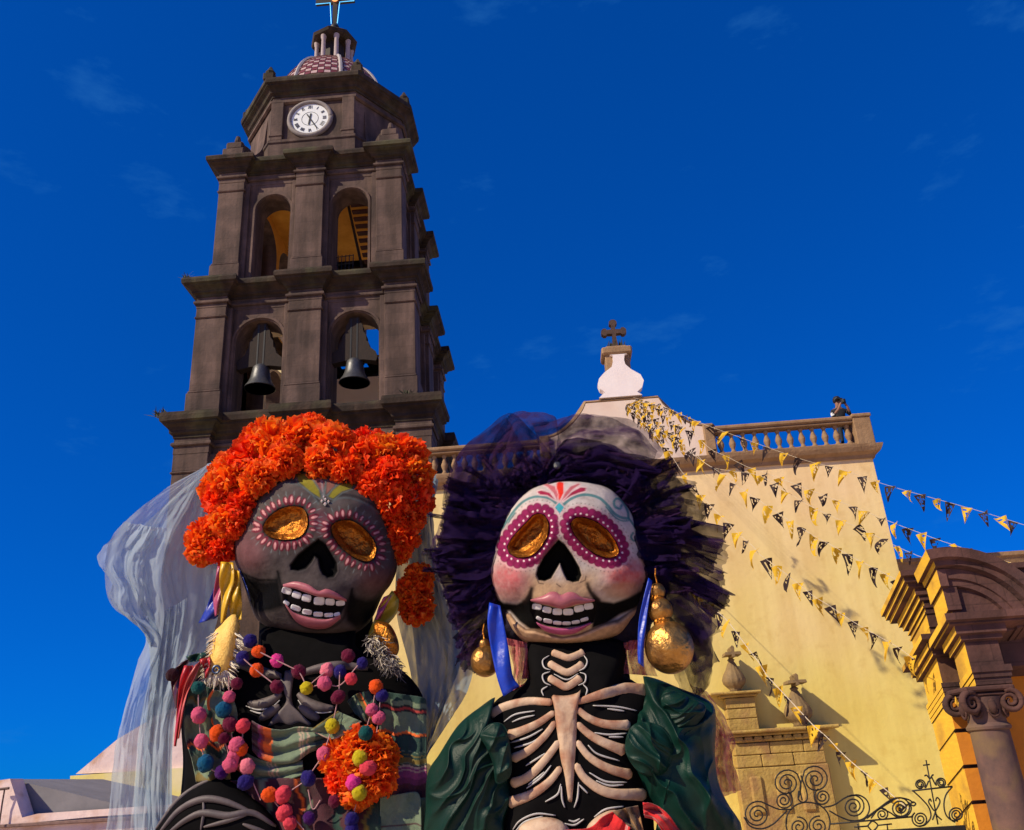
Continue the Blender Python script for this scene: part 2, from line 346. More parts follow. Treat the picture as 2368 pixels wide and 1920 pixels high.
CORN = lambda z0, o, h: [(0.0, z0), (o*.12, z0), (o*.14, z0+h*.12), (o*.34, z0+h*.2), (o*.36, z0+h*.30), (o*.5, z0+h*.42), (o*.78, z0+h*.52), (o*.8, z0+h*.60), (o*.97, z0+h*.64), (o, z0+h*.86), (o*.93, z0+h), (0, z0+h+.05)]
def stage(h, p, z0, z1, zc0, zc1, out, wp, wc, ops, ped, cap, inner, thick=1.1, solid=False, TX=-9.55, sides=None, lid=True):
    """one storey: walls z0..z1, entablature z1..zc1"""
    hw = h-p
    if solid:
        mb = MB(); mb.box(TX-hw, TX+hw, TY-hw, TY+hw, z0, z1); mb.build('wall', M_STONE, tower)
    else:
        mb = MB()
        for k in range(4):
            e = hw if k % 2 == 0 else hw-thick
            o_k = ops if sides is None else sides[k]
            if o_k is not None: arch_wall(mb, -e, e, z0, z1, -hw, -hw+thick, o_k, k, TX, TY)
        mb.build('wall', [M_STONE, inner], tower, fix=False)
        mb = MB()   # archivolts round the openings of the front and right side
        for k in (0, 1):
            c, s = [(1, 0), (0, 1)][k]
            for (oc, w, zs, sill) in ops:
                arc = [(oc+w/2*1.10*math.cos(t), zs+w/2*1.10*math.sin(t)) for t in np.linspace(0, math.pi, 17)]
                pts = [(oc+w/2*1.10, sill+.1)] + arc + [(oc-w/2*1.10, sill+.1)]
                mb.tube([(TX+c*x+s*(hw+.02), TY+s*x-c*(hw+.02), z) for x, z in pts], 0.075, 5)
        mb.build('arch_moulding', M_STONE, tower)
    if inner is not None:
        mb = MB(); e = hw-thick+.1; mb.box(TX-e, TX+e, TY-e, (TY+e) if lid else (TY-e+1.5), z1-.02, z1+.2 if lid else zc1-.02); mb.build('ceiling', inner, tower)
    for k in range(4):
        c, s = [(1, 0), (0, 1), (-1, 0), (0, -1)][k]
        def bx(mb, x0, x1, y0, y1, za, zb, b=.02):
            X = sorted((TX+c*x0-s*y0, TX+c*x1-s*y1)); Y = sorted((TY+s*x0+c*y0, TY+s*x1+c*y1)); mb.bbox(X[0], X[1], Y[0], Y[1], za, zb, b)
        for kind in ('corner', 'centre'):
            mb = MB()
            if kind == 'corner':
                x0, x1, yb = -h, -h+wp, -h+wp
                bx(mb, x0+.10, x1+.22, -h+.16, yb+.22, z0, z1)
            else:
                x0, x1, yb = -wc/2, wc/2, -hw+.3
                bx(mb, x0-.22, x1+.22, -h+.16, yb, z0, z1)
            bx(mb, x0, x1, -h, yb, z0+ped, z1-cap)
            bx(mb, x0-.08, x1+.08, -h-.08, yb+.02, z0, z0+ped-.12)
            bx(mb, x0-.05, x1+.05, -h-.05, yb+.01, z0+ped-.12, z0+ped, .04)
            bx(mb, x0-.06, x1+.06, -h-.06, yb+.012, z1-cap, z1-cap+.10, .04)
            bx(mb, x0-.01, x1+.01, -h-.01, yb+.005, z1-cap+.10, z1)
            mb.build('pilaster', M_STONE, tower)
    plan = ressaut_plan(h, p, wp, wc, TX, TY)
    mb = MB(); sweep(mb, plan, [(.0, z1), (.02, z1), (.02, zc0)], 0, cap=False); mb.build('frieze', M_STONE, tower)
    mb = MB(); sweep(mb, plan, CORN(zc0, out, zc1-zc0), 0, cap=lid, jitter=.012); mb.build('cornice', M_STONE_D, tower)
    mb = MB(); sweep(mb, plan, [(out*.13, zc0-.34), (out*.22, zc0-.30), (out*.22, zc0-.22), (out*.10, zc0-.16)], 0, cap=False); mb.build('string_moulding', M_STONE, tower)
stage(4.98, .42, 0, 14.6, 15.25, 16.2, .50, 1.35, 1.45, [], .9, .8, None, solid=True, TX=-9.14)
stage(4.58, .40, 16.2, 21.25, 21.75, 22.5, .54, 1.25, 1.38, [(-1.98, 1.98, 19.72, 16.3), (2.02, 1.98, 19.72, 16.3)], 1.25, .5, M('cream_interior', (.88, .74, .52), (.82, .66, .42), scale=1.0), TX=-9.36, lid=False, sides=[[(-1.98, 1.98, 19.72, 16.3), (2.02, 1.98, 19.72, 16.3)], [(-1.98, 1.98, 19.72, 16.3), (2.02, 1.98, 19.72, 16.3)], [], [(-1.6, 2.9, 19.6, 16.3), (1.6, 2.9, 19.6, 16.3)]])  # unseen left wall has oversized arches, shaped to let sun onto the back wall
stage(4.15, .36, 22.5, 27.95, 28.5, 29.2, .52, 1.15, 1.25, [(-1.72, 1.55, 26.55, 22.6), (1.76, 1.62, 26.52, 22.6)], 1.2, .5, M_OCHRE_IN, TX=-9.5, sides=[[(-1.72, 1.55, 26.55, 22.6), (1.76, 1.62, 26.52, 22.6)], [(-1.72, 1.55, 26.55, 22.6), (1.76, 1.62, 26.52, 22.6)], None, [(-1.5, 2.6, 26.3, 22.6), (1.5, 2.6, 26.3, 22.6)]])  # left arches widened for sun here too, rear wall left out for sky
mb = MB(); mb.box(-13.2, -10.35, TY+3.0, TY+3.78, 21.2, 27.9); mb.build('rear_wall', MATS['cream_interior'], tower)   # the rear of the upper belfry is part open
# clock storey
DX = -9.72
oc = [(DX-2.0, TY-3.3), (DX+2.0, TY-3.3), (DX+3.85, TY-1.0), (DX+3.85, TY+1.0), (DX+2.0, TY+3.3), (DX-2.0, TY+3.3), (DX-3.85, TY+1.0), (DX-3.85, TY-1.0)]   # clock storey plan
mb = MB(); sweep(mb, oc, [(0, 29.2), (0, 33.6)], capb=True); mb.build('clock_storey', M_STONE, tower)
mb = MB(); sweep(mb, oc, [(.10, 29.2), (.10, 30.6), (.16, 30.66), (.16, 30.8), (.0, 30.86)], cap=False); mb.build('plinth', M_STONE, tower)
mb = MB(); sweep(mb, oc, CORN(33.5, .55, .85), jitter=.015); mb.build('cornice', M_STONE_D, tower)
mb = MB(); sweep(mb, oc, [(.05, 33.0), (.16, 33.06), (.16, 33.2), (.05, 33.26)], cap=False); mb.build('string_moulding', M_STONE, tower)
for sx in (-1, 1):
    mb = MB(); x0 = DX+sx*1.72; mb.bbox(x0-.30, x0+.30, TY-3.46, TY-3.2, 30.8, 33.1); mb.bbox(x0-.34, x0+.34, TY-3.50, TY-3.2, 31.0, 31.12, .03); mb.build('pilaster', M_STONE, tower)
    for sy in (-1, 1):
        mb = MB(); a = math.pi/4
        # scroll buttress on the diagonal
        cur = [(3.55, 29.2), (5.15, 29.2), (5.2, 29.7)] + [(5.15-1.35*math.sin(t), 31.3-1.5*math.cos(t)) for t in np.linspace(.25, 1.45, 9)] + [(3.7, 32.6), (3.55, 32.6)]
        th = .34; P = []
        for sgn in (-1, 1):
            for r_, z in cur:
                P.append((DX+sx*(r_*math.cos(a))-sgn*th*sy*math.sin(a)*1.0, TY+sy*(r_*math.sin(a))+sgn*th*sx*math.cos(a), z))
        n = len(cur); mb.add(P, [tuple(range(n)), tuple(reversed(range(n, 2*n)))] + [((i+1) % n, i, i+n, (i+1) % n+n) for i in range(n)])
        cx_, cy_ = DX+sx*4.62*math.cos(a), TY+sy*4.62*math.sin(a)
        vol = [(cx_+sx*.50*math.cos(a)*math.cos(t)*f, cy_+sy*.50*math.sin(a)*math.cos(t)*f, 30.25+.50*math.sin(t)*f) for t, f in zip(np.linspace(0, 9.4, 40), np.linspace(1, .25, 40))]
        mb.tube(vol, .11, 5); mb.build('scroll_buttress', M_STONE, tower)
        mb = MB(); px_, py_ = TX+sx*3.62, TY+sy*3.62
        mb.bbox(px_-.5, px_+.5, py_-.5, py_+.5, 29.2, 30.0, .05); mb.bbox(px_-.4, px_+.4, py_-.4, py_+.4, 30.0, 30.45, .08); mb.lathe([(.18, 30.4), (.12, 30.6), (.16, 30.7), (.10, 31.0), (.02, 31.05)], (px_, py_, 0), 10)
        mb.build('corner_finial', M_STONE, tower)
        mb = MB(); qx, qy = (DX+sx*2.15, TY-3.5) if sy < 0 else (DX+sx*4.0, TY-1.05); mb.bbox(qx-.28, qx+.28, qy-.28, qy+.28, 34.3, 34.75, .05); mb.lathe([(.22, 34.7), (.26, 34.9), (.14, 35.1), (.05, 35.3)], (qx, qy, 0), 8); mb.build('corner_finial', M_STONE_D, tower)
# clock
ck = Vector((-9.86, TY-3.3, 32.0)); yf = ck.y
mb = MB(); ringp = [(ck.x+1.0*math.cos(t), yf-.05, ck.z+1.0*math.sin(t)) for t in np.linspace(0, 2*math.pi, 49)]; mb.tube(ringp, .12, 8, up=(0, 1, 0)); ring = mb.build('clock_ring', M('grey_ring_stone', (.26, .23, .22), (.2, .17, .165), scale=5), tower, smooth=True)
mb = MB(); n = 48; mb.add([(ck.x+.90*math.cos(2*math.pi*i/n), yf-.06, ck.z+.90*math.sin(2*math.pi*i/n)) for i in range(n)]+[(ck.x+.90*math.cos(2*math.pi*i/n), yf+.02, ck.z+.90*math.sin(2*math.pi*i/n)) for i in range(n)], [tuple(range(n))]+[(i, (i+1) % n, (i+1) % n+n, i+n) for i in range(n)])
dial = mb.build('clock_dial', M_WHITE, tower)
def strip(mb, a, b, w, y): 
    a = np.array(a); b = np.array(b); d = (b-a)/np.linalg.norm(b-a); nn = np.array([-d[1], d[0]])*w/2
    mb.prism([tuple(a-nn), tuple(b-nn), tuple(b+nn), tuple(a+nn)], y-.012, y)
ROM = ['XII', 'I', 'II', 'III', 'IIII', 'V', 'VI', 'VII', 'VIII', 'IX', 'X', 'XI']
for i, s_ in enumerate(ROM):
    th = math.pi/2-2*math.pi*i/12; er = np.array([math.cos(th), math.sin(th)]); et = np.array([math.sin(th), -math.cos(th)]); c0 = np.array([ck.x, ck.z])+er*.70
    mb = MB(); x = -(len(s_)-1)*.035
    for ch in s_:
        o = c0+et*x
        if ch == 'I': strip(mb, o-er*.085, o+er*.085, .026, yf-.065)
        elif ch == 'V': strip(mb, o-er*.085, o+er*.085-et*.045, .024, yf-.065); strip(mb, o-er*.085, o+er*.085+et*.045, .02, yf-.068)
        else: strip(mb, o-er*.085-et*.04, o+er*.085+et*.04, .026, yf-.065); strip(mb, o-er*.085+et*.04, o+er*.085-et*.04, .018, yf-.068)
        x += .07
    mb.build('numeral', M_BLACK, dial)
mb = MB(); mb.tube([(ck.x+.40*math.cos(t), yf-.062, ck.z+.40*math.sin(t)) for t in np.linspace(0, 2*math.pi, 37)], .012, 4); mb.build('chapter_ring', M_BLACK, dial)
for ang, ln, w in ((math.radians(-98), .36, .07), (math.radians(-60), .64, .05)):
    mb = MB(); e = np.array([math.cos(ang), math.sin(ang)]); o = np.array([ck.x, ck.z]); strip(mb, o-e*.30, o+e*ln, w, yf-.075-(.01 if ln > .5 else 0)); mb.build('clock_hand', M_BLACK, dial)
# dome with tiles
def domep(a, t, off=0.0):   # t 0 foot .. 1 crown
    r = 3.02; zc = 34.35
    if t < .12: z = 33.0+(zc-33.0)*t/.12; rr = r
    else:
        u = (t-.12)/.88*1.28; z = zc+3.95*math.sin(u); rr = r*math.cos(u)
    return (DX+(rr+off)*math.cos(a), TY+(rr+off)*math.sin(a), z+off*.5*t)
mb = MB(); na, ntt = 48, 18; P = [domep(2*math.pi*i/na, k/ntt) for k in range(ntt+1) for i in range(na)]
mb.add(P, [(k*na+i, k*na+(i+1) % na, (k+1)*na+(i+1) % na, (k+1)*na+i) for k in range(ntt) for i in range(na)]); domeo = mb.build('dome', M('dome_mortar', (.30, .22, .20), (.2, .15, .14), scale=5), tower)
M_T1 = M('red_glazed_tile', (.20, .045, .045), (.13, .03, .035), rough=.35, scale=4, bump=.05); M_T2 = M('pale_glazed_tile', (.55, .40, .37), (.45, .3, .28), rough=.35, scale=4, bump=.05)
rest = [MB(), MB()]; NA, NT = 56, 22
for k in range(NT):
    for i in range(NA):
        a0, a1 = 2*math.pi*(i+.06)/NA, 2*math.pi*(i+.94)/NA; t0, t1 = (k+.06)/NT, (k+.94)/NT; am = (a0+a1)/2
        q = [domep(a0, t0, .05), domep(a1, t0, .05), domep(a1, t1, .03), domep(a0, t1, .03)]; q2 = [domep(a0, t0, .0), domep(a1, t0, .0), domep(a1, t1, .0), domep(a0, t1, .0)]
        fs = [(0, 1, 2, 3), (0, 4, 5, 1), (1, 5, 6, 2), (2, 6, 7, 3), (3, 7, 4, 0)]; par = (i+k) % 2
        vis = k >= 8 and 0.22*math.pi < ((am-math.pi*.5) % (2*math.pi)) - .0 and math.cos(am+math.pi*.55) > .30
        if vis and k < 20: m_ = MB().add(q+q2, fs); m_.build('tile', (M_T1, M_T2)[par], domeo, fix=False)
        else: rest[par].add(q+q2, fs)
for par in (0, 1): tag(rest[par].build('tile_field', (M_T1, M_T2)[par], domeo, fix=False), kind='stuff')
mb = MB()
for k in range(8):
    a = math.pi/8+k*math.pi/4; mb.tube([domep(a, t, .06) for t in np.linspace(.02, 1, 14)], .10, 6)
mb.build('dome_rib', M('pale_rib_plaster', (.42, .38, .38), (.32, .28, .28), scale=6), tower)
# lantern
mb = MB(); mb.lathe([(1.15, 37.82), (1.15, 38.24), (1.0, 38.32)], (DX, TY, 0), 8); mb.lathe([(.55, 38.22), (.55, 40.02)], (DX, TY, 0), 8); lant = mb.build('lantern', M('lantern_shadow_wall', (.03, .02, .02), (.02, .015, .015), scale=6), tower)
for k in range(8):
    a = math.pi/8+k*math.pi/4; mb = MB(); mb.lathe([(.15, 38.27), (.13, 38.42), (.115, 39.72), (.15, 39.82), (.16, 39.97)], (DX+.92*math.cos(a), TY+.92*math.sin(a), 0), 10); mb.build('lantern_column', M('pale_column_stone', (.42, .34, .34), (.34, .27, .27), scale=6), lant, auto=40)
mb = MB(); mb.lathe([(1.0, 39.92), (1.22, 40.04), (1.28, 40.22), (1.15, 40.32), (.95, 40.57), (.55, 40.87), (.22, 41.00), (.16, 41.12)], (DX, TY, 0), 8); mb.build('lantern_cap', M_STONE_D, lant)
cross = thing('neon_cross', 'dark metal cross edged with lit cyan neon tubes atop the bell tower lantern', 'cross', (DX, TY, 41.07))
mb = MB(); mb.lathe([(.10, 41.02), (.24, 41.17), (.28, 41.37), (.2, 41.57), (.1, 41.62)], (DX, TY, 0), 12); mb.build('ball', M_IRON, cross, smooth=True)
mb = MB(); mb.box(DX-.13, DX+.13, TY-.08, TY+.08, 41.52, 45.6); mb.box(DX-1.1, DX-.152, TY-.08, TY+.08, 43.25, 43.70); mb.box(DX+.152, DX+1.1, TY-.08, TY+.08, 43.25, 43.70); mb.build('cross_frame', M_IRON, cross)
M_NEON = emis('cyan_neon', (.10, .55, 1.0), 1.1); M_NEON2 = emis('amber_lamp', (1.0, .35, .12), 1.3)
for sx in (-1, 1):
    mb = MB(); mb.tube([(DX+sx*.17, TY-.12, 41.62), (DX+sx*.27, TY-.12, 43.22), (DX+sx*1.1, TY-.12, 43.22)], .022, 6); mb.build('neon_tube', M_NEON, cross)
    mb = MB(); mb.tube([(DX+sx*.27, TY-.12, 45.5), (DX+sx*.27, TY-.12, 43.75), (DX+sx*1.1, TY-.12, 43.75)], .022, 6); mb.build('neon_tube', M_NEON, cross)
mb = MB(); mb.lathe([(.02, -.18), (.16, -.1), (.2, 0), (.16, .1), (.02, .18)], (DX, TY-.2, 43.45), 10); mb.build('lamp', M_NEON2, cross, smooth=True)
# bells
def bell(px, py, Y, label):
    p = at(px, py, Y); x, y, z = p
    t = thing('church_bell', label, 'bell', (x, y, z-.1), 'bells in the lower belfry')
    mb = MB(); mb.lathe([(.60, 0), (.64, .02), (.60, .10), (.50, .25), (.42, .45), (.37, .75), (.34, .95), (.26, 1.05), (.12, 1.08), (.10, .98), (.30, .85), (.34, .5), (.44, .22), (.56, .03), (.60, 0)], (x, y, z), 32); mb.build('bell_body', M_BRONZE, t, auto=35)
    mb = MB(); mb.lathe([(.03, .15), (.09, .2), (.09, .3), (.025, .36), (.02, .9)], (x, y, z), 10); mb.build('clapper', M_IRON, t, smooth=True)
    mb = MB(); pr = [(-.92, .86), (-.4, .96), (.4, .96), (.92, .86), (.98, 1.05), (.90, 1.30), (.66, 1.52), (.60, 1.75), (.52, 1.82), (.50, 2.1), (.38, 2.28), (.34, 2.6), (.24, 2.72), (.2, 2.95), (-.2, 2.95), (-.24, 2.72), (-.34, 2.6), (-.38, 2.28), (-.50, 2.1), (-.52, 1.82), (-.60, 1.75), (-.66, 1.52), (-.90, 1.30), (-.98, 1.05)]
    mb.prism([(x+a, z+b) for a, b in pr], y-.2, y+.2); mb.build('headstock', M_WOOD, t)
    mb = MB()
    for s_ in (-.13, .13): mb.box(x+s_-.03, x+s_+.03, y-.215, y+.215, z+.95, z+2.9)
    mb.build('iron_strap', M_BLACK, t)
    mb = MB(); mb.tube([(x-1.05, y, z+1.15), (x+1.05, y, z+1.15)], .06, 8); mb.build('axle', M_IRON, t)
bell(*zz(2, 755, 985), 31.55, 'left of the two bronze bells, hanging in the lower left belfry arch')
bell(*zz(2, 1388, 945), 31.55, 'right of the two bronze bells, hanging in the lower right belfry arch with sky behind')
# stair seen through the upper right opening
st = thing('belfry_stair', 'dark wooden stair inside the upper right belfry opening', 'stair', (-7.6, 33.4, 22.6))
for k in range(13):
    mb = MB(); mb.bbox(-8.3+.05*k, -6.3+.02*k, 33.0+.16*k, 33.28+.16*k, 27.6-.30*k+.9, 27.68-.30*k+.9, .01); mb.build('tread', M('red_brown_tread', (.10, .035, .03), (.06, .02, .02), scale=6), st)
mb = MB(); mb.tube([(-8.35, 33.0, 28.4), (-7.8, 35.0, 24.6)], .07, 6); mb.tube([(-6.3, 33.0, 28.4), (-6.0, 35.0, 24.6)], .07, 6); mb.build('stringer', M_WOOD, st)
gr = thing('belfry_grille', 'thin dark iron grille low in the upper right belfry opening', 'grille', (-7.9, 32.1, 22.6))
for k in range(5):
    mb = MB(); mb.tube([(-8.45+.17*k, 32.2, 22.55), (-8.45+.17*k+.05, 32.2, 24.3)], .022, 5); mb.build('bar', M_IRON, gr)
for k in range(4):
    mb = MB(); mb.tube([(-8.5, 32.18, 23.0+.4*k), (-7.7, 32.18, 23.05+.4*k)], .02, 5); mb.build('bar', M_IRON, gr)

# ------------------------------------------------------------------ church wing with gable and roof balustrade
wing = thing('church_wing', 'tall cream plastered church wall with curved gable and brown stone cornice', 'church', (3, 25, 0))
WX0, WX1, WY = -7.6, 9.84, 25.0
mb = MB(); mb.box(WX0, WX1, WY, WY+9, 0, 10.66); mb.build('wall', M_CREAM, wing)
plan = [(WX0, WY), (WX1, WY), (WX1, WY+9), (WX0, WY+9)]
mb = MB(); sweep(mb, plan, [(0.0, 10.62), (.06, 10.62), (.09, 10.72), (.22, 10.80), (.28, 10.92), (.30, 11.0), (.0, 11.04)], capb=True); mb.build('cornice', M_TRIM, wing)
GC = 2.60
def gab(off=0):
    r = [(1.14+off, 13.12+off)] + [(1.14+off+ (1.36)*t, 13.12+off*.7-1.08*(math.sin(t*math.pi/2)**.75)) for t in np.linspace(.08, 1, 10)]
    r.append((2.5+off, 11.04))
    return [(GC+x, z) for x, z in r], [(GC-x, z) for x, z in reversed(r)]
a, b = gab(); mb = MB(); mb.prism([(x, z) for x, z in b+a][::-1], WY+.003, WY+.6); mb.build('gable', M_GABLE, wing)
mb = MB()
for sx in (1, -1):
    q = [(GC+sx*(x-GC), z) for x, z in gab(.0)[0][:-1]]
    mb.tube([(x, WY+.28, z+.04) for x, z in [(GC, 13.12)]+q], .17, 4, up=(0, 1, 0), flat=1.7)
mb.build('gable_rim', M_TRIM, wing)
for sx in (1, -1):
    mb = MB(); mb.bbox(GC+sx*2.52-.16, GC+sx*2.52+.16, WY-.12, WY+.5, 10.98, 12.1, .03); mb.build('gable_pier', M_TRIM, wing)
# flask panel, pedestal and cross on the gable
orn = thing('gable_ornament', 'white flask-shaped gable ornament in front of a brown stone pedestal', 'ornament', (GC, 25.2, 13.1))
fl = zl('g', [(340, 625), (345, 690), (330, 760), (240, 830), (180, 900), (165, 960), (190, 1020), (250, 1060), (180, 1130), (690, 1090), (630, 1055), (690, 1000), (708, 920), (670, 850), (560, 790), (490, 730), (475, 680), (480, 615), (510, 605), (305, 620)])
fl = [(at(x, y, 25.0)[0], at(x, y, 25.0)[2]) for x, y in fl]
mb = MB(); mb.prism(fl, 24.98, 25.3); mb.build('flask_panel', M('white_limewash', (.84, .76, .74), (.78, .68, .66), scale=2, bump=.08), orn)
mb = MB(); mb.bbox(2.24, 3.02, 25.1, 25.75, 13.0, 14.86, .03); mb.bbox(2.14, 3.12, 25.0, 25.85, 14.8, 15.06, .05); mb.bbox(2.28, 2.98, 25.15, 25.7, 15.06, 15.16, .04); mb.build('pedestal', M_TRIM, orn)
cr = thing('gable_cross', 'small brown stone cross on the church gable', 'cross', (2.62, 25.4, 15.16))
mb = MB(); cpl = [(-.11, 0), (.11, 0), (.065, .30), (.06, .52), (.22, .53), (.26, .47), (.34, .47), (.41, .54), (.41, .66), (.34, .73), (.26, .73), (.22, .67), (.06, .68), (.07, .84), (.13, .88), (.12, .98), (.05, 1.04), (-.05, 1.04), (-.12, .98), (-.13, .88), (-.07, .84), (-.06, .68), (-.22, .67), (-.26, .73), (-.34, .73), (-.41, .66), (-.41, .54), (-.34, .47), (-.26, .47), (-.22, .53), (-.06, .52), (-.065, .30)]
mb.prism([(2.63+x, 15.15+z) for x, z in cpl], 25.3, 25.5); mb.build('cross', M('brown_cross_stone', (.085, .045, .03), (.05, .028, .02), scale=6), cr)
mb = MB(); rr = random.Random(3)
for k in range(26):
    a = rr.uniform(0, 6.28); r_ = rr.uniform(.05, .34); h = rr.uniform(.1, .4); x, y = 2.63+r_*math.cos(a), 25.4+.3*r_*math.sin(a); mb.add([(x-.04, y, 15.14), (x+.04, y, 15.14), (x+rr.uniform(-.1, .1), y-.03, 15.14+h)], [(0, 1, 2)])
wd_ = mb.build('weed_tuft', M('dark_weed', (.03, .035, .015), (.05, .05, .02), scale=20), None, fix=False); tag(wd_, 'dark weeds sprouting round the foot of the gable cross', 'weed')
# balustrades
BAL = [(.055, 0), (.075, .02), (.075, .06), (.045, .10), (.05, .14), (.085, .24), (.09, .30), (.05, .42), (.04, .50), (.065, .53), (.065, .57), (.05, .60)]
mb = MB(); mb.lathe(BAL, (0, 0, 0), 12); BALM = mb.mesh('baluster', True); smooth_by_angle(BALM, 50); BALM.materials.append(M_TRIM)
def balustrade(x0, x1, label, n, piers):
    t = thing('roof_balustrade', label, 'balustrade', ((x0+x1)/2, WY+.1, 11.04))
    mb = MB(); mb.bbox(x0, x1, WY-.05, WY+.27, 11.04, 11.14, .02); mb.build('plinth', M_TRIM, t)
    mb = MB(); mb.bbox(x0, x1, WY-.06, WY+.28, 11.78, 11.86, .02); mb.bbox(x0, x1, WY-.12, WY+.34, 11.86, 12.0, .04); mb.build('rail', M_TRIM, t)
    for k in range(n):
        o = link('baluster', BALM, None, t, (x0+(x1-x0)*(k+.5)/n, WY+.11, 11.13)); o.scale = (1.15, 1.15, 1.10)
    for px_ in piers:
        mb = MB(); mb.bbox(px_-.26, px_+.26, WY-.13, WY+.4, 11.04, 11.92, .02); mb.bbox(px_-.30, px_+.30, WY-.17, WY+.44, 11.92, 12.04, .03); mb.build('pier', M_TRIM, t)
balustrade(5.28, 9.50, 'brown stone roof balustrade right of the gable, ending in a corner pier', 12, [9.74])
balustrade(WX0+.3, -.08, 'brown stone roof balustrade left of the gable, behind the dark tulle', 23, [])
# recessed lower wall to the right with floodlight
low = thing('side_wall', 'lower recessed olive plaster wall with brown coping right of the tall church wall', 'wall', (14, 28, 0))
mb = MB(); mb.box(WX1-.5, 26, 28, 28.8, 0, 7.85); mb.build('wall', M('olive_cream_plaster', (.66, .53, .34), (.58, .47, .28), rough=.92, scale=.7, bump=.15), low)
mb = MB(); sweep(mb, [(10.75, 28), (26, 28), (26, 28.8), (10.75, 28.8)], [(.0, 7.7), (.1, 7.72), (.18, 7.95), (.24, 8.0), (.24, 8.12), (0, 8.16)], capb=True); mb.build('coping', M_TRIM, low)
fp = at(*zz(8, 1395, 1000), 27.6); fl_ = thing('floodlight', 'black floodlight mounted on the recessed side wall', 'floodlight', fp)
x, y, z = fp; mb = MB(); mb.prism([(x-.42, z+.02), (x+.36, z-.02), (x+.46, z+.12), (x+.40, z+.34), (x-.20, z+.16)], y-.25, y+.25); mb.build('housing', M_IRON, fl_)
mb = MB(); mb.tube([(x+.1, y, z+.1), (x+.15, y+.4, z+.25)], .05, 6); mb.build('bracket', M_IRON, fl_)

def tuft(x, y, z, s_, lbl, seed):
    r = random.Random(seed); mb = MB()
    for k in range(46):
        a = r.uniform(0, 6.28); d = r.uniform(0, .35)*s_; h = r.uniform(.15, .55)*s_; bx_, by_ = x+d*math.cos(a), y+d*math.sin(a)*.5; lx, ly = r.gauss(0, .16)*s_, r.gauss(0, .12)*s_
        mb.add([(bx_-.02*s_, by_, z), (bx_+.02*s_, by_, z), (bx_+lx+.03*s_, by_+ly, z+h*.7), (bx_+lx*1.7, by_+ly*1.7, z+h)], [(0, 1, 2), (0, 2, 3)])
    tag(mb.build('weed_tuft', MATS['dark_weed'], None, fix=False), lbl, 'weed', 'weeds on the tower cornices')
tuft(-14.7, 30.2, 16.15, .8, 'dark weeds on the left end of the lowest visible tower cornice', 1)
tuft(-14.3, 30.3, 22.45, .55, 'dark weeds on the left end of the middle tower cornice', 2)
tuft(-5.0, 30.1, 16.2, .6, 'dark weeds on the right end of the lowest visible tower cornice', 3)
tuft(-8.3, 30.6, 16.2, .6, 'small weeds on the lowest tower cornice below the central pilaster', 4)
# ------------------------------------------------------------------ stone gate pier with two finials, against the wall
M_PIER = M('ochre_carved_stone', (.46, .31, .085), (.32, .205, .05), rough=.9, scale=3.5, bump=.55, bscale=14, c3=(.30, .17, .06), s3=1.6)
pier = thing('stepped_stone_pier', 'stepped ochre carved stone pier standing against the cream church wall', 'pier', (5.4, 24.7, 0))
PYF = 24.5; KP = 1.024
def blk(x0, x1, z0, z1, dy=0.0, b=.03, name='block', m=None): mb = MB(); mb.bbox(x0*KP, x1*KP, PYF+dy, 24.98, z0, z1, b); return mb.build(name, m or M_PIER, pier)
blk(4.28, 6.60, 0, 2.30, .05); z = 2.31
for row, hs in enumerate((.30, .30)):
    xs = [4.30, 4.95, 5.75, 6.56] if row == 0 else [4.30, 5.20, 6.05, 6.56]
    for i in range(3): blk(xs[i]+.006, xs[i+1]-.006, z, z+hs-.012, .05+rng.uniform(-.02, .02), .02)
    z += hs
for i in range(9): blk(4.34+i*.248, 4.34+i*.248+.20, 2.93, 3.06, -.04, .03, 'dentil')
blk(4.28, 6.62, 2.915, 3.00, .0, .02, 'moulding'); blk(4.22, 6.72, 3.06, 3.13, -.06, .02, 'moulding'); blk(4.08, 6.98, 3.13, 3.22, -.22, .03, 'cap')
zz0 = 3.22
for hs in (.30, .26, .28): blk(4.26, 5.03, zz0, zz0+hs-.012, .12+rng.uniform(-.02, .02), .02); zz0 += hs
blk(4.12, 5.10, zz0, zz0+.07, .02, .02, 'moulding'); blk(3.86, 5.20, zz0+.07, zz0+.14, -.1, .025, 'cap')
for sx in (4.72, 5.35, 5.95): blk(sx-.16, sx+.16, 1.2, 2.1, -.02, .05, 'carved_panel')
FIN = [(.10, 0), (.16, .02), (.14, .06), (.20, .12), (.29, .22), (.31, .32), (.27, .44), (.17, .60), (.11, .74), (.07, .80), (.10, .84), (.05, .88)]
for (x, z, s_, lb) in ((4.58, zz0+.14, 1.0, 'fluted pear-shaped stone finial on the taller step of the ochre pier'), (6.10, 3.22, 1.16, 'fluted pear-shaped stone finial on the lower step of the ochre pier')):
    x = x*KP
    t = thing('pear_finial', lb, 'finial', (x, 24.7, z), 'pear finials on the stone pier')
    mb = MB(); mb.lathe([(r*s_, h*s_) for r, h in FIN], (x, 24.7, z), 40, flute=(13, .05)); mb.build('fluted_body', M('brown_finial_stone', (.26, .17, .07), (.17, .11, .05), scale=6, bump=.3, bscale=20), t, smooth=True)
    mb = MB(); zc = z+.95*s_; mb.prism([(x-.05, zc-.08), (x+.05, zc-.08), (x+.04, zc-.02), (x+.22*s_, zc-.03), (x+.20*s_, zc+.05), (x+.04, zc+.05), (x+.05, zc+.17), (x, zc+.22), (x-.05, zc+.17), (x-.04, zc+.05), (x-.20*s_, zc+.05), (x-.22*s_, zc-.03), (x-.04, zc-.02)], 24.22, 24.78); mb.build('cross_tip', MATS['brown_finial_stone'], t)

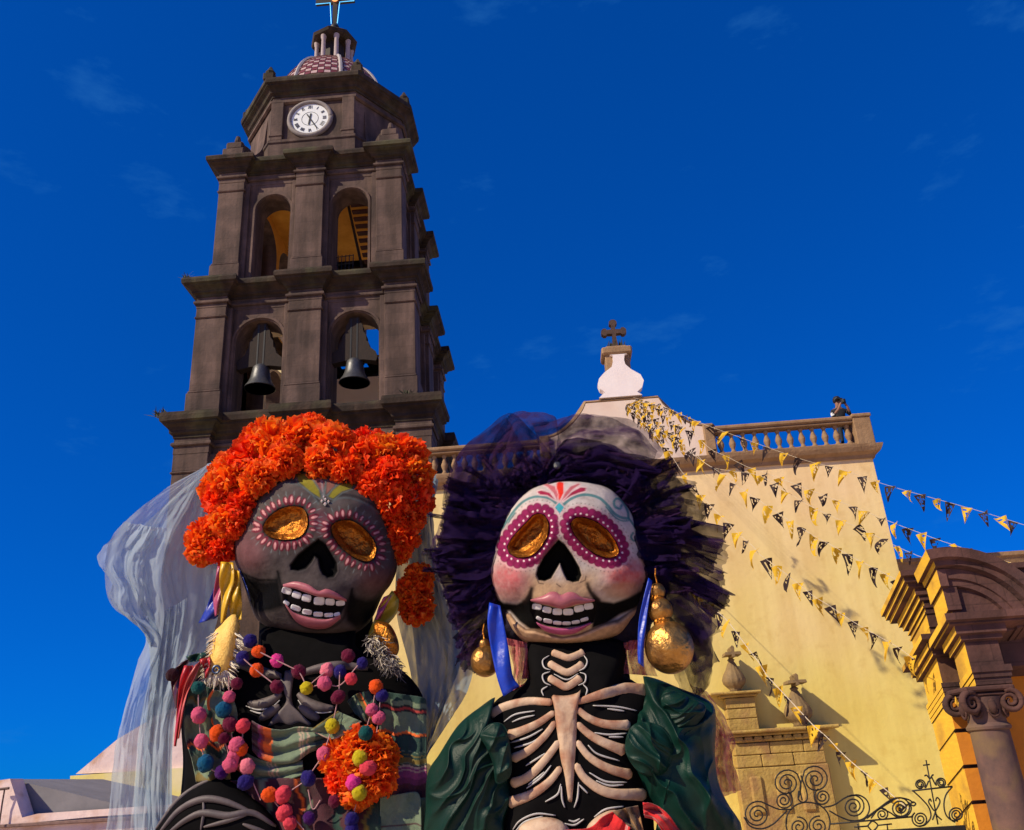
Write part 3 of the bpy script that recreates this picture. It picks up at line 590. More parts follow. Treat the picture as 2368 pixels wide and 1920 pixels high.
# ------------------------------------------------------------------ portal at the right
M_PORT = M('violet_brown_portal_stone', (.165, .076, .062), (.105, .048, .041), rough=.9, scale=3, bump=.22, bscale=16, c3=(.080, .042, .038), s3=1.1)
ashlar(M_PORT, .62, .24, .66); M_YEL = M('yellow_portal_colour', (.82, .48, .030), (.70, .39, .028), rough=.9, scale=4, bump=.2, streak=(1, 1, 6), c3=(.48, .26, .03), s3=2.0)  # yellow goes on left-facing faces, brown stone on the fronts
M_ORA = M('orange_front_tone', (.70, .25, .018), (.58, .20, .02), rough=.9, scale=3, bump=.2)  # shade on the quoin fronts is put into this darker orange
portal = thing('church_portal', 'carved stone church portal with column, segmental pediment and yellow flank', 'portal', (6.5, 12.5, 0))
SH = .36
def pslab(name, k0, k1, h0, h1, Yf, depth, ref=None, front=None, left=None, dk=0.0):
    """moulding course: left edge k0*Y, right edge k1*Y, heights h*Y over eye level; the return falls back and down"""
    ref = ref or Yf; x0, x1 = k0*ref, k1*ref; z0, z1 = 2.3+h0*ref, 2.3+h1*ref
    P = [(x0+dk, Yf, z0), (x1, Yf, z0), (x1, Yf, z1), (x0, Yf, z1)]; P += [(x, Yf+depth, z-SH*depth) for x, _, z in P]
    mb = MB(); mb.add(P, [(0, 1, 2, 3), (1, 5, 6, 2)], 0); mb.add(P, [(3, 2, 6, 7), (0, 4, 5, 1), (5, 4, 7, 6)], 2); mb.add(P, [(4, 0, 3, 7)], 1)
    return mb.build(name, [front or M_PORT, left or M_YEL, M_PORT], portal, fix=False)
PR = .70   # right end (out of frame)
Y1 = 12.0
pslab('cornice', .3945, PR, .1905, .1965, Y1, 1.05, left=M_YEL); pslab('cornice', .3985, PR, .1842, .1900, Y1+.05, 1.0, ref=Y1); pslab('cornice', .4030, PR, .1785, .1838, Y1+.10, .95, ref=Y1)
pslab('bed_moulding', .4105, PR, .1700, .1773, Y1+.14, .86, ref=Y1); pslab('bed_moulding', .4145, PR, .1640, .1697, Y1+.17, .82, ref=Y1)
pslab('frieze', .4190, PR, .1340, .1636, Y1+.2, .70, ref=Y1)
pslab('frieze_strip', .4165, PR, .1555, .1580, Y1+.18, .74, ref=Y1); pslab('frieze_strip', .4172, PR, .1488, .1508, Y1+.185, .73, ref=Y1)
pslab('lower_cornice', .4015, PR, .1195, .1252, Y1+.02, .92, ref=Y1)
pslab('lower_bed_moulding', .4090, PR, .1090, .1160, Y1+.1, .80, ref=Y1); pslab('lower_bed_moulding', .4135, PR, .1030, .1085, Y1+.14, .76, ref=Y1)
pslab('pilaster', .4192, .452, -.20, .1340, Y1+.22, .62, ref=Y1, front=M('brown_pilaster_face', (.16, .075, .035), (.11, .05, .03), scale=3, bump=.3))
for i, (a, b) in enumerate(((.0690, .0735), (.0640, .0685), (.0590, .0635), (.0540, .0583))): pslab('capital_band', .4160+.0006*i, .452, a, b, Y1+.18+.006*i, .66, ref=Y1)
qs = [(.0258, .0535), (-.0100, .0218), (-.0445, -.0138), (-.080, -.0482), (-.116, -.084)]
for i, (a, b) in enumerate(qs): pslab('quoin', .4178-.0002*i, .4535, a, b, Y1+.14, .68, ref=Y1, front=M_ORA)
# column storey in front
Y2 = 11.5
cxk, chk, Rk = .4455, .1108, .1072
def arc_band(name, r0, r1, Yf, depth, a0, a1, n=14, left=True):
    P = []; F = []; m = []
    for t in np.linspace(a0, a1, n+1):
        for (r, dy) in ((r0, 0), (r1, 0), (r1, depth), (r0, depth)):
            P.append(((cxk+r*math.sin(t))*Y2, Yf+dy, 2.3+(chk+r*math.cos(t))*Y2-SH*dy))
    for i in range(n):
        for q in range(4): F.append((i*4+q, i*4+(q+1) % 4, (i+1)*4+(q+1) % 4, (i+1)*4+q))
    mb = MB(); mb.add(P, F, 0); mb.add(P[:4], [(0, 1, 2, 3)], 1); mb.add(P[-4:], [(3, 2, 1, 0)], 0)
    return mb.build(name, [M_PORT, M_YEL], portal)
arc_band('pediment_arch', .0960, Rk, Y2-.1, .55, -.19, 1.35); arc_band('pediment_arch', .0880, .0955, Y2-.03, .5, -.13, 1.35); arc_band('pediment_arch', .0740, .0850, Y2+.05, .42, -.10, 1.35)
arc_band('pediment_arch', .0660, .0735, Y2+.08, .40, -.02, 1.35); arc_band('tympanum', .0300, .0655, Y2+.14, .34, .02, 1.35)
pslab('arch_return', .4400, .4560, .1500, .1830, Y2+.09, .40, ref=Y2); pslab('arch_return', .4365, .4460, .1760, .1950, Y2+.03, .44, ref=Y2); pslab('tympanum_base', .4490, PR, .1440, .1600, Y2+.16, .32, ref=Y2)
pslab('horizontal_cornice', .4275, PR, .1365, .1440, Y2-.12, .70, ref=Y2); pslab('horizontal_cornice', .4320, PR, .1325, .1362, Y2-.06, .62, ref=Y2)
pslab('block_moulding', .4385, .4935, .1225, .1322, Y2-.02, .50, ref=Y2); pslab('block_moulding', .4440, .4890, .1160, .1222, Y2+.03, .46, ref=Y2)
pslab('entablature_block', .4485, .4850, .0880, .1158, Y2+.08, .40, ref=Y2)
for i, (a, b, dx) in enumerate(((.0810, .0876, 0), (.0755, .0806, .0012), (.0680, .0751, .0022))): pslab('abacus_course', .4455+dx, .4890-dx, a, b, Y2-.0+.02*i, .44, ref=Y2)
pslab('recessed_entablature', .470, PR, .0880, .1320, Y2+.42, .3, ref=Y2)
pslab('back_wall', .4515, PR, -.2, .0876, Y2+.82, .3, ref=Y2, front=M_ORA)
# column
ccx, ccy = .4613*11.4, 11.4+.34; cz = lambda h: 2.3+h*11.4
col = MB(); rsh = .0198*11.4
col.lathe([(rsh*1.08, 0.25), (rsh*1.07, 1.2), (rsh, cz(.022)), (rsh*1.12, cz(.0235)), (rsh*1.15, cz(.0262)), (rsh*1.05, cz(.0285)), (rsh*.98, cz(.030)), (rsh*.98, cz(.042)), (rsh*1.1, cz(.050)), (rsh*1.22, cz(.056))], (ccx, ccy, 0), 40)
col.lathe([(rsh*1.45, 0), (rsh*1.45, .12), (rsh*1.3, .16), (rsh*1.2, .25)], (ccx, ccy, 0), 32); col.build('column', M('mottled_column_stone', (.15, .080, .062), (.085, .050, .045), rough=.88, scale=5, bump=.22, bscale=40, c3=(.17, .105, .05), s3=2), portal, auto=40)
mb = MB(); mb.bbox(ccx-.30, ccx+.31, ccy-.30, ccy+.3, cz(.0615), cz(.0672), .02); mb.bbox(ccx-.27, ccx+.27, ccy-.27, ccy+.27, cz(.0555), cz(.0614), .04); mb.build('capital_slab', M_PORT, portal)
for sx in (-1, 1):
    for sy in (-1, 1):
        mb = MB(); c0 = np.array([ccx+sx*.235, ccy+sy*.235, cz(.0505)]); d = np.array([sx, 0, 0])*.75+np.array([0, sy*.15, 0])
        sp = [c0+(.135-.011*k)*(math.cos(t)*d/np.linalg.norm(d)+math.sin(t)*np.array([0, 0, 1])) for k, t in enumerate(np.linspace(math.pi*.6, -3.6*math.pi, 12))]
        ts = np.linspace(math.pi*.62, -3.4*math.pi, 44); sp = [c0+(.135*(1-j/50))*(math.cos(t)*d/np.linalg.norm(d)+math.sin(t)*np.array([0, 0, 1])) for j, t in enumerate(ts)]
        mb.tube(sp, [.042*(1-j/70) for j in range(44)], 6, up=(0, 1, 0), flat=1.8); mb.build('volute', M_PORT, portal, smooth=True)
for k, a in enumerate(np.linspace(0, 2*math.pi, 9)[:-1]):
    mb = MB(); c0 = (ccx+rsh*1.12*math.cos(a), ccy+rsh*1.12*math.sin(a), cz(.046))
    mb.lathe([(.005, -.10), (.045, -.05), (.055, 0), (.04, .06), (.005, .10)], c0, 8); mb.tube([(c0[0]+.07*math.cos(a+1.57)*math.cos(t), c0[1]+.07*math.sin(a+1.57)*math.cos(t), c0[2]-.02+.10*math.sin(t)) for t in np.linspace(3.3, 6.1, 9)], .016, 5); mb.build('egg_ornament', M_PORT, portal, smooth=True)
lf = MB(); p0 = at(*zz(8, 1640, 1000), 11.75); rr = random.Random(9)
for k in range(16):
    a = rr.uniform(0, 6.28); r_ = rr.uniform(.02, .13); q = p0+np.array([r_*math.cos(a)*.7, rr.uniform(-.05, .1), r_*math.sin(a)*1.4]); lf.tube([q, q+np.array([-.05, 0, .05]), q+np.array([-.06, -.03, .12])], [.03, .025, .005], 5)
lf.build('carved_leaf', M_YEL, portal)

# ------------------------------------------------------------------ wrought-iron gate
gate = thing('iron_gate', 'black wrought-iron gate topped with curling scrolls beside the portal', 'gate', tuple(at(1950, 1900, 12.3)*np.array([1, 1, 0])))
GY = 12.15
def G(x, y): px, py = zz('t', x, y); return at(px, py, GY)
def iron(pts, r=.0095, name='scroll', smooth=40):
    p = spline(pts, smooth) if smooth else pts; mb = MB(); mb.tube([G(*q) for q in p], r, 6, up=(0, 1, 0)); mb.build(name, M_IRON, gate, smooth=True)
def scroll(cx, cy, r0, a0, turns, tail=None, r1=10, n=46):
    """spiral starting at angle a0 (degrees, image y down), winding inwards; tail: points leading to its outer end"""
    ts = np.linspace(0, 1, n); pts = [(cx+(r0+(r1-r0)*t)*math.cos(R_(a0)+2*math.pi*turns*t), cy+(r0+(r1-r0)*t)*math.sin(R_(a0)+2*math.pi*turns*t)) for t in ts]
    if tail: pts = [tuple(p) for p in spline(list(tail)+[pts[0]], 14)][:-1]+pts
    mb = MB(); mb.tube([G(*q) for q in pts], .0095, 6, up=(0, 1, 0)); mb.build('scroll', M_IRON, gate, smooth=True)
scroll(435, 345, 98, -40, -2.6, [(520, 450), (535, 360)]); scroll(638, 320, 100, -140, 2.6, [(545, 470), (530, 380)]); iron([(520, 400), (517, 460), (550, 485), (580, 460), (575, 400), (545, 320), (535, 290)])
scroll(412, 470, 66, -60, 2.3, [(440, 410)]); scroll(690, 445, 63, -120, -2.3, [(660, 385)])
scroll(222, 572, 98, -50, -2.7, [(470, 535), (380, 535)]); scroll(915, 515, 84, -120, 2.6, [(700, 520), (770, 505), (840, 460)]); iron([(880, 440), (950, 432), (1010, 470), (1028, 540), (990, 600), (910, 618), (820, 590), (740, 545)])
iron([(435, 545), (390, 590), (330, 645), (250, 675), (170, 655), (125, 590)])
iron([(430, 640), (440, 570), (490, 510), (570, 485), (660, 500), (720, 550), (745, 620), (735, 690)], name='ring'); iron([(430, 600), (430, 660), (450, 720)])
scroll(520, 660, 70, -100, 2.2); scroll(660, 655, 72, -80, -2.2)
iron([(980, 615), (1080, 540), (1180, 468), (1240, 452), (1310, 465), (1345, 490)]); iron([(1345, 480), (1362, 495), (1345, 510), (1325, 495), (1345, 480)], smooth=24); iron([(1010, 600), (1110, 525), (1200, 470)])
scroll(1120, 572, 48, -150, 2.0, [(1040, 600)]); iron([(1120, 530), (1180, 560), (1230, 590), (1300, 580), (1330, 530), (1310, 480)]); scroll(1250, 525, 76, -130, 2.7)
scroll(1393, 605, 60, -130, -2.5, [(1330, 590)]); iron([(1340, 400), (1400, 455), (1455, 520), (1470, 590), (1430, 645), (1390, 655)]); iron([(1625, 372), (1580, 430), (1565, 500), (1578, 570), (1615, 610), (1665, 620)])
scroll(1655, 572, 56, 100, 2.5)
iron([(1335, 402), (1625, 370)], name='bar', smooth=2, r=.010); iron([(1436, 180), (1522, 645)], name='bar', smooth=2, r=.009); iron([(1415, 218), (1462, 212)], name='bar', smooth=2, r=.009)
scroll(1393, 357, 38, 30, -2.2, [(1455, 330), (1435, 375)]); scroll(1545, 345, 38, 150, 2.2, [(1475, 300), (1500, 350)]); iron([(1425, 295), (1440, 290), (1462, 315)]); iron([(1490, 285), (1480, 292), (1466, 315)])
iron([(1475, 480), (1465, 460), (1455, 480), (1470, 510), (1500, 545), (1530, 500), (1535, 470), (1515, 450), (1505, 475)]); iron([(1500, 545), (1515, 580), (1550, 612)], smooth=12); iron([(1505, 548), (1495, 580), (1482, 612)], smooth=12)
iron([(745, 641), (1340, 588)], name='bar', smooth=2, r=.010); iron([(1015, 655), (1050, 620), (1088, 650), (1052, 690), (1015, 655)], name='ring', smooth=26)
for a, b in (((920, 663), (1012, 656)), ((1092, 650), (1190, 640))): iron([a, b], name='bar', smooth=2, r=.009)
for x in (945, 1155): iron([(x, 640), (x+6, 682)], name='bar', smooth=2, r=.009)
gb = [G(-900, 790), G(1712, 648)]
mb = MB(); z = gb[1][2]; mb.bbox(gb[0][0], gb[1][0], GY-.03, GY+.03, z-.09, z, .004); mb.bbox(gb[0][0], gb[1][0], GY-.03, GY+.03, .15, .22, .004); mb.build('rail', M_IRON, gate)
for k in range(14):
    x = gb[1][0]-.05-.20*k; mb = MB(); mb.tube([(x, GY, .03), (x, GY, z-.05)], .012 if k else .03, 6); mb.build('bar', M_IRON, gate)

# ------------------------------------------------------------------ low buildings at the left
def pl(k, pts, Y): return [(at(*zz(k, x, y), Y)[0], at(*zz(k, x, y), Y)[2]) for x, y in pts]
M_PINK = M('pinkish_white_limewash', (.80, .64, .60), (.70, .52, .48), rough=.92, scale=2.5, bump=.25, c3=(.55, .33, .22), s3=2.6)
lb_ = thing('low_white_building', 'low pinkish white building with sloping grey roof at the lower left corner', 'building', (-8.5, 14.5, 0))
mb = MB(); w = pl('l', [(-120, 1640), (-60, 1262), (95, 1240), (210, 1610), (360, 1572), (1700, 1478), (1700, 1552), (900, 1600), (0, 1688), (-120, 1700)], 14.0); mb.prism(w, 14.0, 14.35); mb.build('parapet', M_PINK, lb_)
zt = pl('l', [(0, 1690)], 14.0)[0][1]; mb = MB(); mb.box(-14, -4.6, 14.06, 17.5, 0, zt+.05); mb.build('wall', M_PINK, lb_)
mb = MB(); x0 = -14; mb.bbox(-14, -4.6, 13.97, 14.06, zt-.03, zt+.02, .01); mb.build('ledge', M('dark_ledge', (.22, .13, .11), (.12, .07, .06), scale=14), lb_)
mb = MB(); mb.prism(pl('l', [(90, 1244), (650, 1370), (1200, 1505), (1200, 1620), (150, 1660)], 14.4), 14.4, 17.4); mb.build('roof', M('grey_shaded_slope', (.22, .21, .22), (.17, .16, .165), scale=2), lb_)  # shade of the slope is put into the grey colour
mb = MB(); mb.tube([G_ for G_ in (at(*zz('l', 45, 1335), 13.9), at(*zz('l', 20, 1480), 13.92), at(*zz('l', -10, 1690), 13.92))], .012, 6); mb.tube([at(*zz('l', 0, 1340), 13.9), at(*zz('l', 85, 1330), 13.9)], .022, 6); mb.build('downpipe', M('rusty_pipe', (.14, .09, .08), (.09, .05, .04), scale=20), lb_)
yb = thing('yellow_building', 'yellow-walled building with pink sloping roof behind the pale veil', 'building', (-9, 21, 0))
mb = MB(); q = pl('l', [(668, 1212), (1240, 1170), (3100, 1040), (3100, 1900), (668, 1900)], 20.0); mb.prism(q, 20.0, 24); mb.build('wall', M('pale_yellow_limewash', (.80, .70, .22), (.74, .60, .2), rough=.92, scale=1.5, bump=.2, c3=(.78, .68, .45), s3=.9), yb)
mb = MB(); mb.prism(pl('l', [(720, 1195), (1120, 862), (1480, 645), (1700, 540), (3100, 420), (3100, 1040), (1240, 1172)], 20.1), 20.1, 23.9); mb.build('roof', M_PINK, yb)

# ------------------------------------------------------------------ person on the roof terrace
def skin_body(name, joints, edges, mat, parent, sub=1, cols=None):
    me = bpy.data.meshes.new(name); me.from_pydata([j[0] for j in joints], edges, []); o = bpy.data.objects.new(name, me); COL.objects.link(o)
    md = o.modifiers.new('skin', 'SKIN'); md.use_smooth_shade = True
    for i, j in enumerate(joints): me.skin_vertices[0].data[i].radius = (j[1], j[2] if len(j) > 2 else j[1])
    me.skin_vertices[0].data[0].use_root = True
    if sub: s_ = o.modifiers.new('sub', 'SUBSURF'); s_.levels = sub; s_.render_levels = sub
    dg = bpy.context.evaluated_depsgraph_get(); ev = o.evaluated_get(dg); m2 = bpy.data.meshes.new_from_object(ev); m2.name = name
    bpy.data.objects.remove(o); m2.polygons.foreach_set('use_smooth', [True]*len(m2.polygons))
    if cols is not None:
        a = m2.color_attributes.new('Col', 'FLOAT_COLOR', 'POINT')
        for i, v in enumerate(m2.vertices): a.data[i].color = (*cols(v.co), 1)
    m2.materials.clear(); m2.materials.append(mat); return link(name, m2, None, parent)
px_, py_, pz = 9.44, 25.75, 11.05
per = thing('person', 'person in dark clothes and cap photographing from the roof balustrade', 'person', (px_, py_, pz))
def pv(x, y, z): return (px_+x, py_+y, pz+z)
J = [(pv(0, 0, 1.02), .15, .12), (pv(0, 0, 1.25), .15, .11), (pv(0, 0, 1.47), .19, .11), (pv(0, -.01, 1.58), .065), (pv(0, -.03, 1.70), .095, .105), (pv(0, -.03, 1.83), .08, .095),
     (pv(-.21, 0, 1.47), .07), (pv(-.27, -.10, 1.24), .05), (pv(-.10, -.28, 1.42), .04), (pv(.02, -.27, 1.64), .035), (pv(.21, 0, 1.47), .07), (pv(.30, -.10, 1.26), .05), (pv(.20, -.25, 1.48), .04), (pv(.12, -.26, 1.66), .035),
     (pv(-.09, 0, .93), .10), (pv(-.10, -.02, .50), .065), (pv(-.11, .02, .08), .045), (pv(-.11, -.12, .04), .04), (pv(.09, 0, .93), .10), (pv(.12, -.02, .50), .065), (pv(.14, .02, .08), .045), (pv(.14, -.12, .04), .04)]
ED = [(0, 1), (1, 2), (2, 3), (3, 4), (4, 5), (2, 6), (6, 7), (7, 8), (8, 9), (2, 10), (10, 11), (11, 12), (12, 13), (0, 14), (14, 15), (15, 16), (16, 17), (0, 18), (18, 19), (19, 20), (20, 21)]
def pcol(co):
    x, y, z = co.x-px_, co.y-py_, co.z-pz
    if z > 1.54 or (y < -.2 and z > 1.3): return (.30, .15, .10)
    if z < .09: return (.03, .03, .03)
    if x < -.24 and 1.26 < z < 1.40: return (.7, .7, .7)
    return (.012, .013, .018) if z > .95 else (.02, .025, .04)
skin_body('body', J, ED, M('figure_cloth', (1, 1, 1), (.85, .85, .85), vc=True, rough=.8, scale=20, bump=0), per, 1, pcol)
mb = MB(); mb.lathe([(.12, 1.76), (.13, 1.80), (.125, 1.88), (.08, 1.94), (.01, 1.96)], pv(0, -.03, 0), 14); mb.prism([(px_-.1, pz+1.78), (px_+.1, pz+1.78), (px_+.1, pz+1.80), (px_-.1, pz+1.80)], py_-.27, py_-.1); mb.build('cap', M_BLACK, per)
mb = MB(); mb.bbox(px_+.02, px_+.16, py_-.34, py_-.27, pz+1.58, pz+1.74, .01); mb.lathe([(.05, 0), (.05, .09)], (px_+.09, py_-.34, pz+1.62), 12); mb.build('photo_camera', M_BLACK, per)

# ------------------------------------------------------------------ bunting
def pennant_mesh(seed, black):
    r = random.Random(seed); n = 9; W_, H_ = .40, .66; curl = r.uniform(-.24, .24); tw = r.uniform(-1.5, 1.5); skew = r.uniform(-.24, .06)
    P = []; idx = {}
    for j in range(n+1):
        v = j/n; m_ = n-j
        for i in range(m_+1):
            u = (i/m_ if m_ else .5); x = (u-.5)*W_*(1-v)+skew*v; z = -v*H_
            a = tw*v*1.3; y = x*math.sin(a)+curl*math.sin(v*2.6)+.05*math.sin(u*5+seed+v*4); x = x*math.cos(a)*(1-.15*v)
            idx[(j, i)] = len(P); P.append((x, y, z+.07*abs(curl)*v))
    F = []
    for j in range(n):
        for i in range(n-j):
            hole = 0 < j < n-2 and 0 < i < n-j-1 and r.random() < (.34 if black else .22)
            if not hole: F.append((idx[(j, i)], idx[(j+1, i)], idx[(j, i+1)]))
            if i < n-j-1 and not (hole and r.random() < .7): F.append((idx[(j, i+1)], idx[(j+1, i)], idx[(j+1, i+1)]))
    return mkmesh('pennant', P, F)
M_PB = M('black_tissue_paper', (.035, .022, .022), (.06, .035, .03), rough=.8, scale=8, bump=0); M_PY = M('yellow_tissue_paper', (.85, .55, .03), (.75, .45, .03), rough=.8, scale=8, bump=0)
for m_ in (M_PB, M_PY):   # thin paper lets light through
    n_ = m_.node_tree; b_ = n_.nodes['Principled BSDF']; o_ = n_.nodes['Material Output']; tl = n_.nodes.new('ShaderNodeBsdfTranslucent'); ms = n_.nodes.new('ShaderNodeMixShader'); ms.inputs[0].default_value = .35
    tl.inputs['Color'].default_value = (.85, .5, .03, 1) if m_ is M_PY else (.05, .03, .03, 1); n_.links.new(b_.outputs[0], ms.inputs[1]); n_.links.new(tl.outputs[0], ms.inputs[2]); n_.links.new(ms.outputs[0], o_.inputs['Surface'])
PB = [pennant_mesh(10+k, True) for k in range(14)]; PYL = [pennant_mesh(40+k, False) for k in range(14)]
for me in PB: me.materials.append(M_PB)
for me in PYL: me.materials.append(M_PY)
BUNT = [   # (zoom key, points, start depth, end depth, spacing px, label)
    (7, [(330, 440), (460, 478), (560, 522), (660, 565), (770, 605), (880, 645), (1020, 695), (1140, 735), (1290, 772), (1440, 825), (1580, 868), (1750, 915), (1940, 968), (2140, 1030), (2300, 1080)], 24.6, 15.0, 43, 'topmost bunting string crossing the balustrade and the sky to the right edge'),
    (7, [(320, 450), (430, 480), (520, 560), (600, 600), (690, 680), (760, 712), (860, 762), (970, 800), (1090, 845), (1215, 895), (1345, 945), (1490, 1003), (1570, 1035), (1660, 1068), (1750, 1102), (1850, 1135), (1940, 1165), (2060, 1200), (2300, 1270)], 24.55, 13.5, 40, 'second bunting string from the top, passing over the curved portal pediment'),
    (7, [(310, 455), (400, 500), (470, 580), (560, 640), (620, 700), (700, 765), (905, 800), (1030, 870), (1145, 940), (1260, 995), (1400, 1055), (1470, 1090), (1550, 1130), (1640, 1170), (1720, 1200)], 24.5, 14.0, 40, 'third bunting string from the top, ending beside the pediment cornice'),
    (7, [(300, 455), (370, 510), (450, 590), (550, 660), (650, 735), (735, 790), (780, 825), (825, 860), (875, 893), (925, 925), (975, 960), (1020, 990), (1070, 1020), (1125, 1055), (1180, 1090), (1250, 1125), (1310, 1160), (1385, 1200), (1460, 1238), (1530, 1275), (1600, 1310)], 24.45, 12.6, 36, 'fourth bunting string from the top, slanting across the cream wall'),
    (7, [(290, 455), (340, 520), (420, 600), (500, 700), (555, 785), (585, 815), (620, 860), (650, 900), (685, 938), (720, 975), (760, 1012), (805, 1058), (840, 1092), (890, 1135), (912, 1165), (960, 1200), (1015, 1240), (1065, 1280), (1115, 1320), (1165, 1360), (1230, 1400), (1290, 1440), (1350, 1480), (1420, 1520), (1490, 1560), (1560, 1600), (1640, 1660)], 24.4, 12.2, 36, 'fifth bunting string from the top, running down to the portal flank'),
    (8, [(-160, 80), (-60, 240), (60, 370), (190, 480), (245, 545), (285, 600), (345, 680), (395, 745), (445, 825), (510, 895), (575, 965), (640, 1035), (720, 1120), (800, 1190), (870, 1265), (950, 1340), (1055, 1425), (1160, 1510), (1290, 1620)], 24.0, 12.25, 36, 'lowest bunting string, descending past the stone finials to the iron gate')]
np_ = 0
for si, (k, pts, ya, yb_, sp, lbl) in enumerate(BUNT):
    px = spline(zl(k, pts), 160); d = np.concatenate([[0], np.cumsum(np.linalg.norm(np.diff(px, axis=0), axis=1))]); tot = d[-1]
    W3 = np.array([at(p[0], p[1], ya+(yb_-ya)*(t/tot)**.30) for p, t in zip(px, d)])
    t_ = thing('bunting', lbl, 'bunting', W3[0], 'paper bunting strung from the gable')
    mb = MB(); mb.tube(W3[::2], (.007 if si == 5 else .004), 5); mb.build('cord', M('pale_cord', (.62, .52, .36), (.5, .4, .3), scale=30, bump=0), t_)
    q = 8; i = si
    r = random.Random(si+20)
    while q < tot-5:
        j = int(np.searchsorted(d, q)); j = min(max(j, 1), len(W3)-2); p = W3[j]; dr = W3[j+1]-W3[j-1]
        black = i % 2 == 0; me = (PB if black else PYL)[r.randrange(14)]
        o = link('pennant', me, None, t_, p); yaw = math.atan2(dr[1], dr[0])*.35+r.uniform(-.8, .8); o.rotation_euler = (r.uniform(-.5, .5), r.uniform(-.25, .4), yaw)
        f = (.75 if q < 150 else 1.0)*r.uniform(.82, 1.15)*.72*(p[1]/24.0)**.95; o.scale = (f*r.uniform(.9, 1.1), f, f*r.uniform(.9, 1.15)); i += 1
        q += (11 if q < 150 else sp*.86)*r.uniform(.92, 1.08)
# ------------------------------------------------------------------ puppets: shared tools (photograph pixels + depth towards the viewer)
class Frame:
    """maps pixel + offset (metres towards the viewer) to a place; the figure stands in the vertical plane y = Y0, optionally leaning"""
    def __init__(s, Y0, tilt=0.0, pyc=0.0, mpp=.0017): s.Y0, s.tilt, s.pyc, s.mpp = Y0, tilt, pyc, mpp
    def __call__(s, px, py, off=0.0):
        px = np.asarray(px, float); py = np.asarray(py, float); off = np.asarray(off, float)
        d = RM @ np.stack([(px.ravel()-IMW/2)/FPX, -(py.ravel()-IMH/2)/FPX, -np.ones(px.size)])
        Y = (s.Y0-off+s.tilt*(py-s.pyc)*s.mpp).ravel() if np.ndim(off) or np.ndim(py) else float(s.Y0-off+s.tilt*(py-s.pyc)*s.mpp)
        r = CAM[:, None]+d*(Y-CAM[1])/d[1]
        return r.T if px.size > 1 else r[:, 0]
def sdf(poly, X, Y):
    p = np.array(poly, float); d2 = np.full(X.shape, 1e18); ins = np.zeros(X.shape, bool)
    for i in range(len(p)):
        a, b = p[i-1], p[i]; e = b-a; w0, w1 = X-a[0], Y-a[1]; t = np.clip((w0*e[0]+w1*e[1])/max(e@e, 1e-9), 0, 1)
        d2 = np.minimum(d2, (w0-t*e[0])**2+(w1-t*e[1])**2)
        c = ((a[1] > Y) != (b[1] > Y)); 
        with np.errstate(divide='ignore', invalid='ignore'): xi = (b[0]-a[0])*(Y-a[1])/(b[1]-a[1] if b[1] != a[1] else 1e-9)+a[0]
        ins ^= c & (X < xi)
    d = np.sqrt(d2); return np.where(ins, -d, d)
def ldist(pts, X, Y):
    p = np.array(pts, float); d2 = np.full(X.shape, 1e18)
    for i in range(1, len(p)):
        a, b = p[i-1], p[i]; e = b-a; w0, w1 = X-a[0], Y-a[1]; t = np.clip((w0*e[0]+w1*e[1])/max(e@e, 1e-9), 0, 1); d2 = np.minimum(d2, (w0-t*e[0])**2+(w1-t*e[1])**2)
    return np.sqrt(d2)
def sstep(a, b, x): t = np.clip((x-a)/(b-a), 0, 1); return t*t*(3-2*t)
def ell(X, Y, cx, cy, rx, ry, ang=0.0):
    c, s = math.cos(ang), math.sin(ang); u = (X-cx)*c+(Y-cy)*s; v = -(X-cx)*s+(Y-cy)*c; return np.sqrt((u/rx)**2+(v/ry)**2)
def blob_grid(outline, cen, nth, nr):
    th = np.linspace(0, 2*math.pi, nth, endpoint=False); o = spline(outline, 1600, True); a = np.arctan2(o[:, 1]-cen[1], o[:, 0]-cen[0]); rr = np.hypot(o[:, 0]-cen[0], o[:, 1]-cen[1])
    i = np.argsort(a); a = a[i]; rr = rr[i]; ro = np.interp((th+math.pi) % (2*math.pi)-math.pi, a, rr, period=2*math.pi)
    r = np.linspace(0, 1, nr+1)[1:]; R, T = np.meshgrid(r, np.arange(nth), indexing='ij')
    X = cen[0]+R*ro[T]*np.cos(th[T]); Y = cen[1]+R*ro[T]*np.sin(th[T]); return X, Y, R
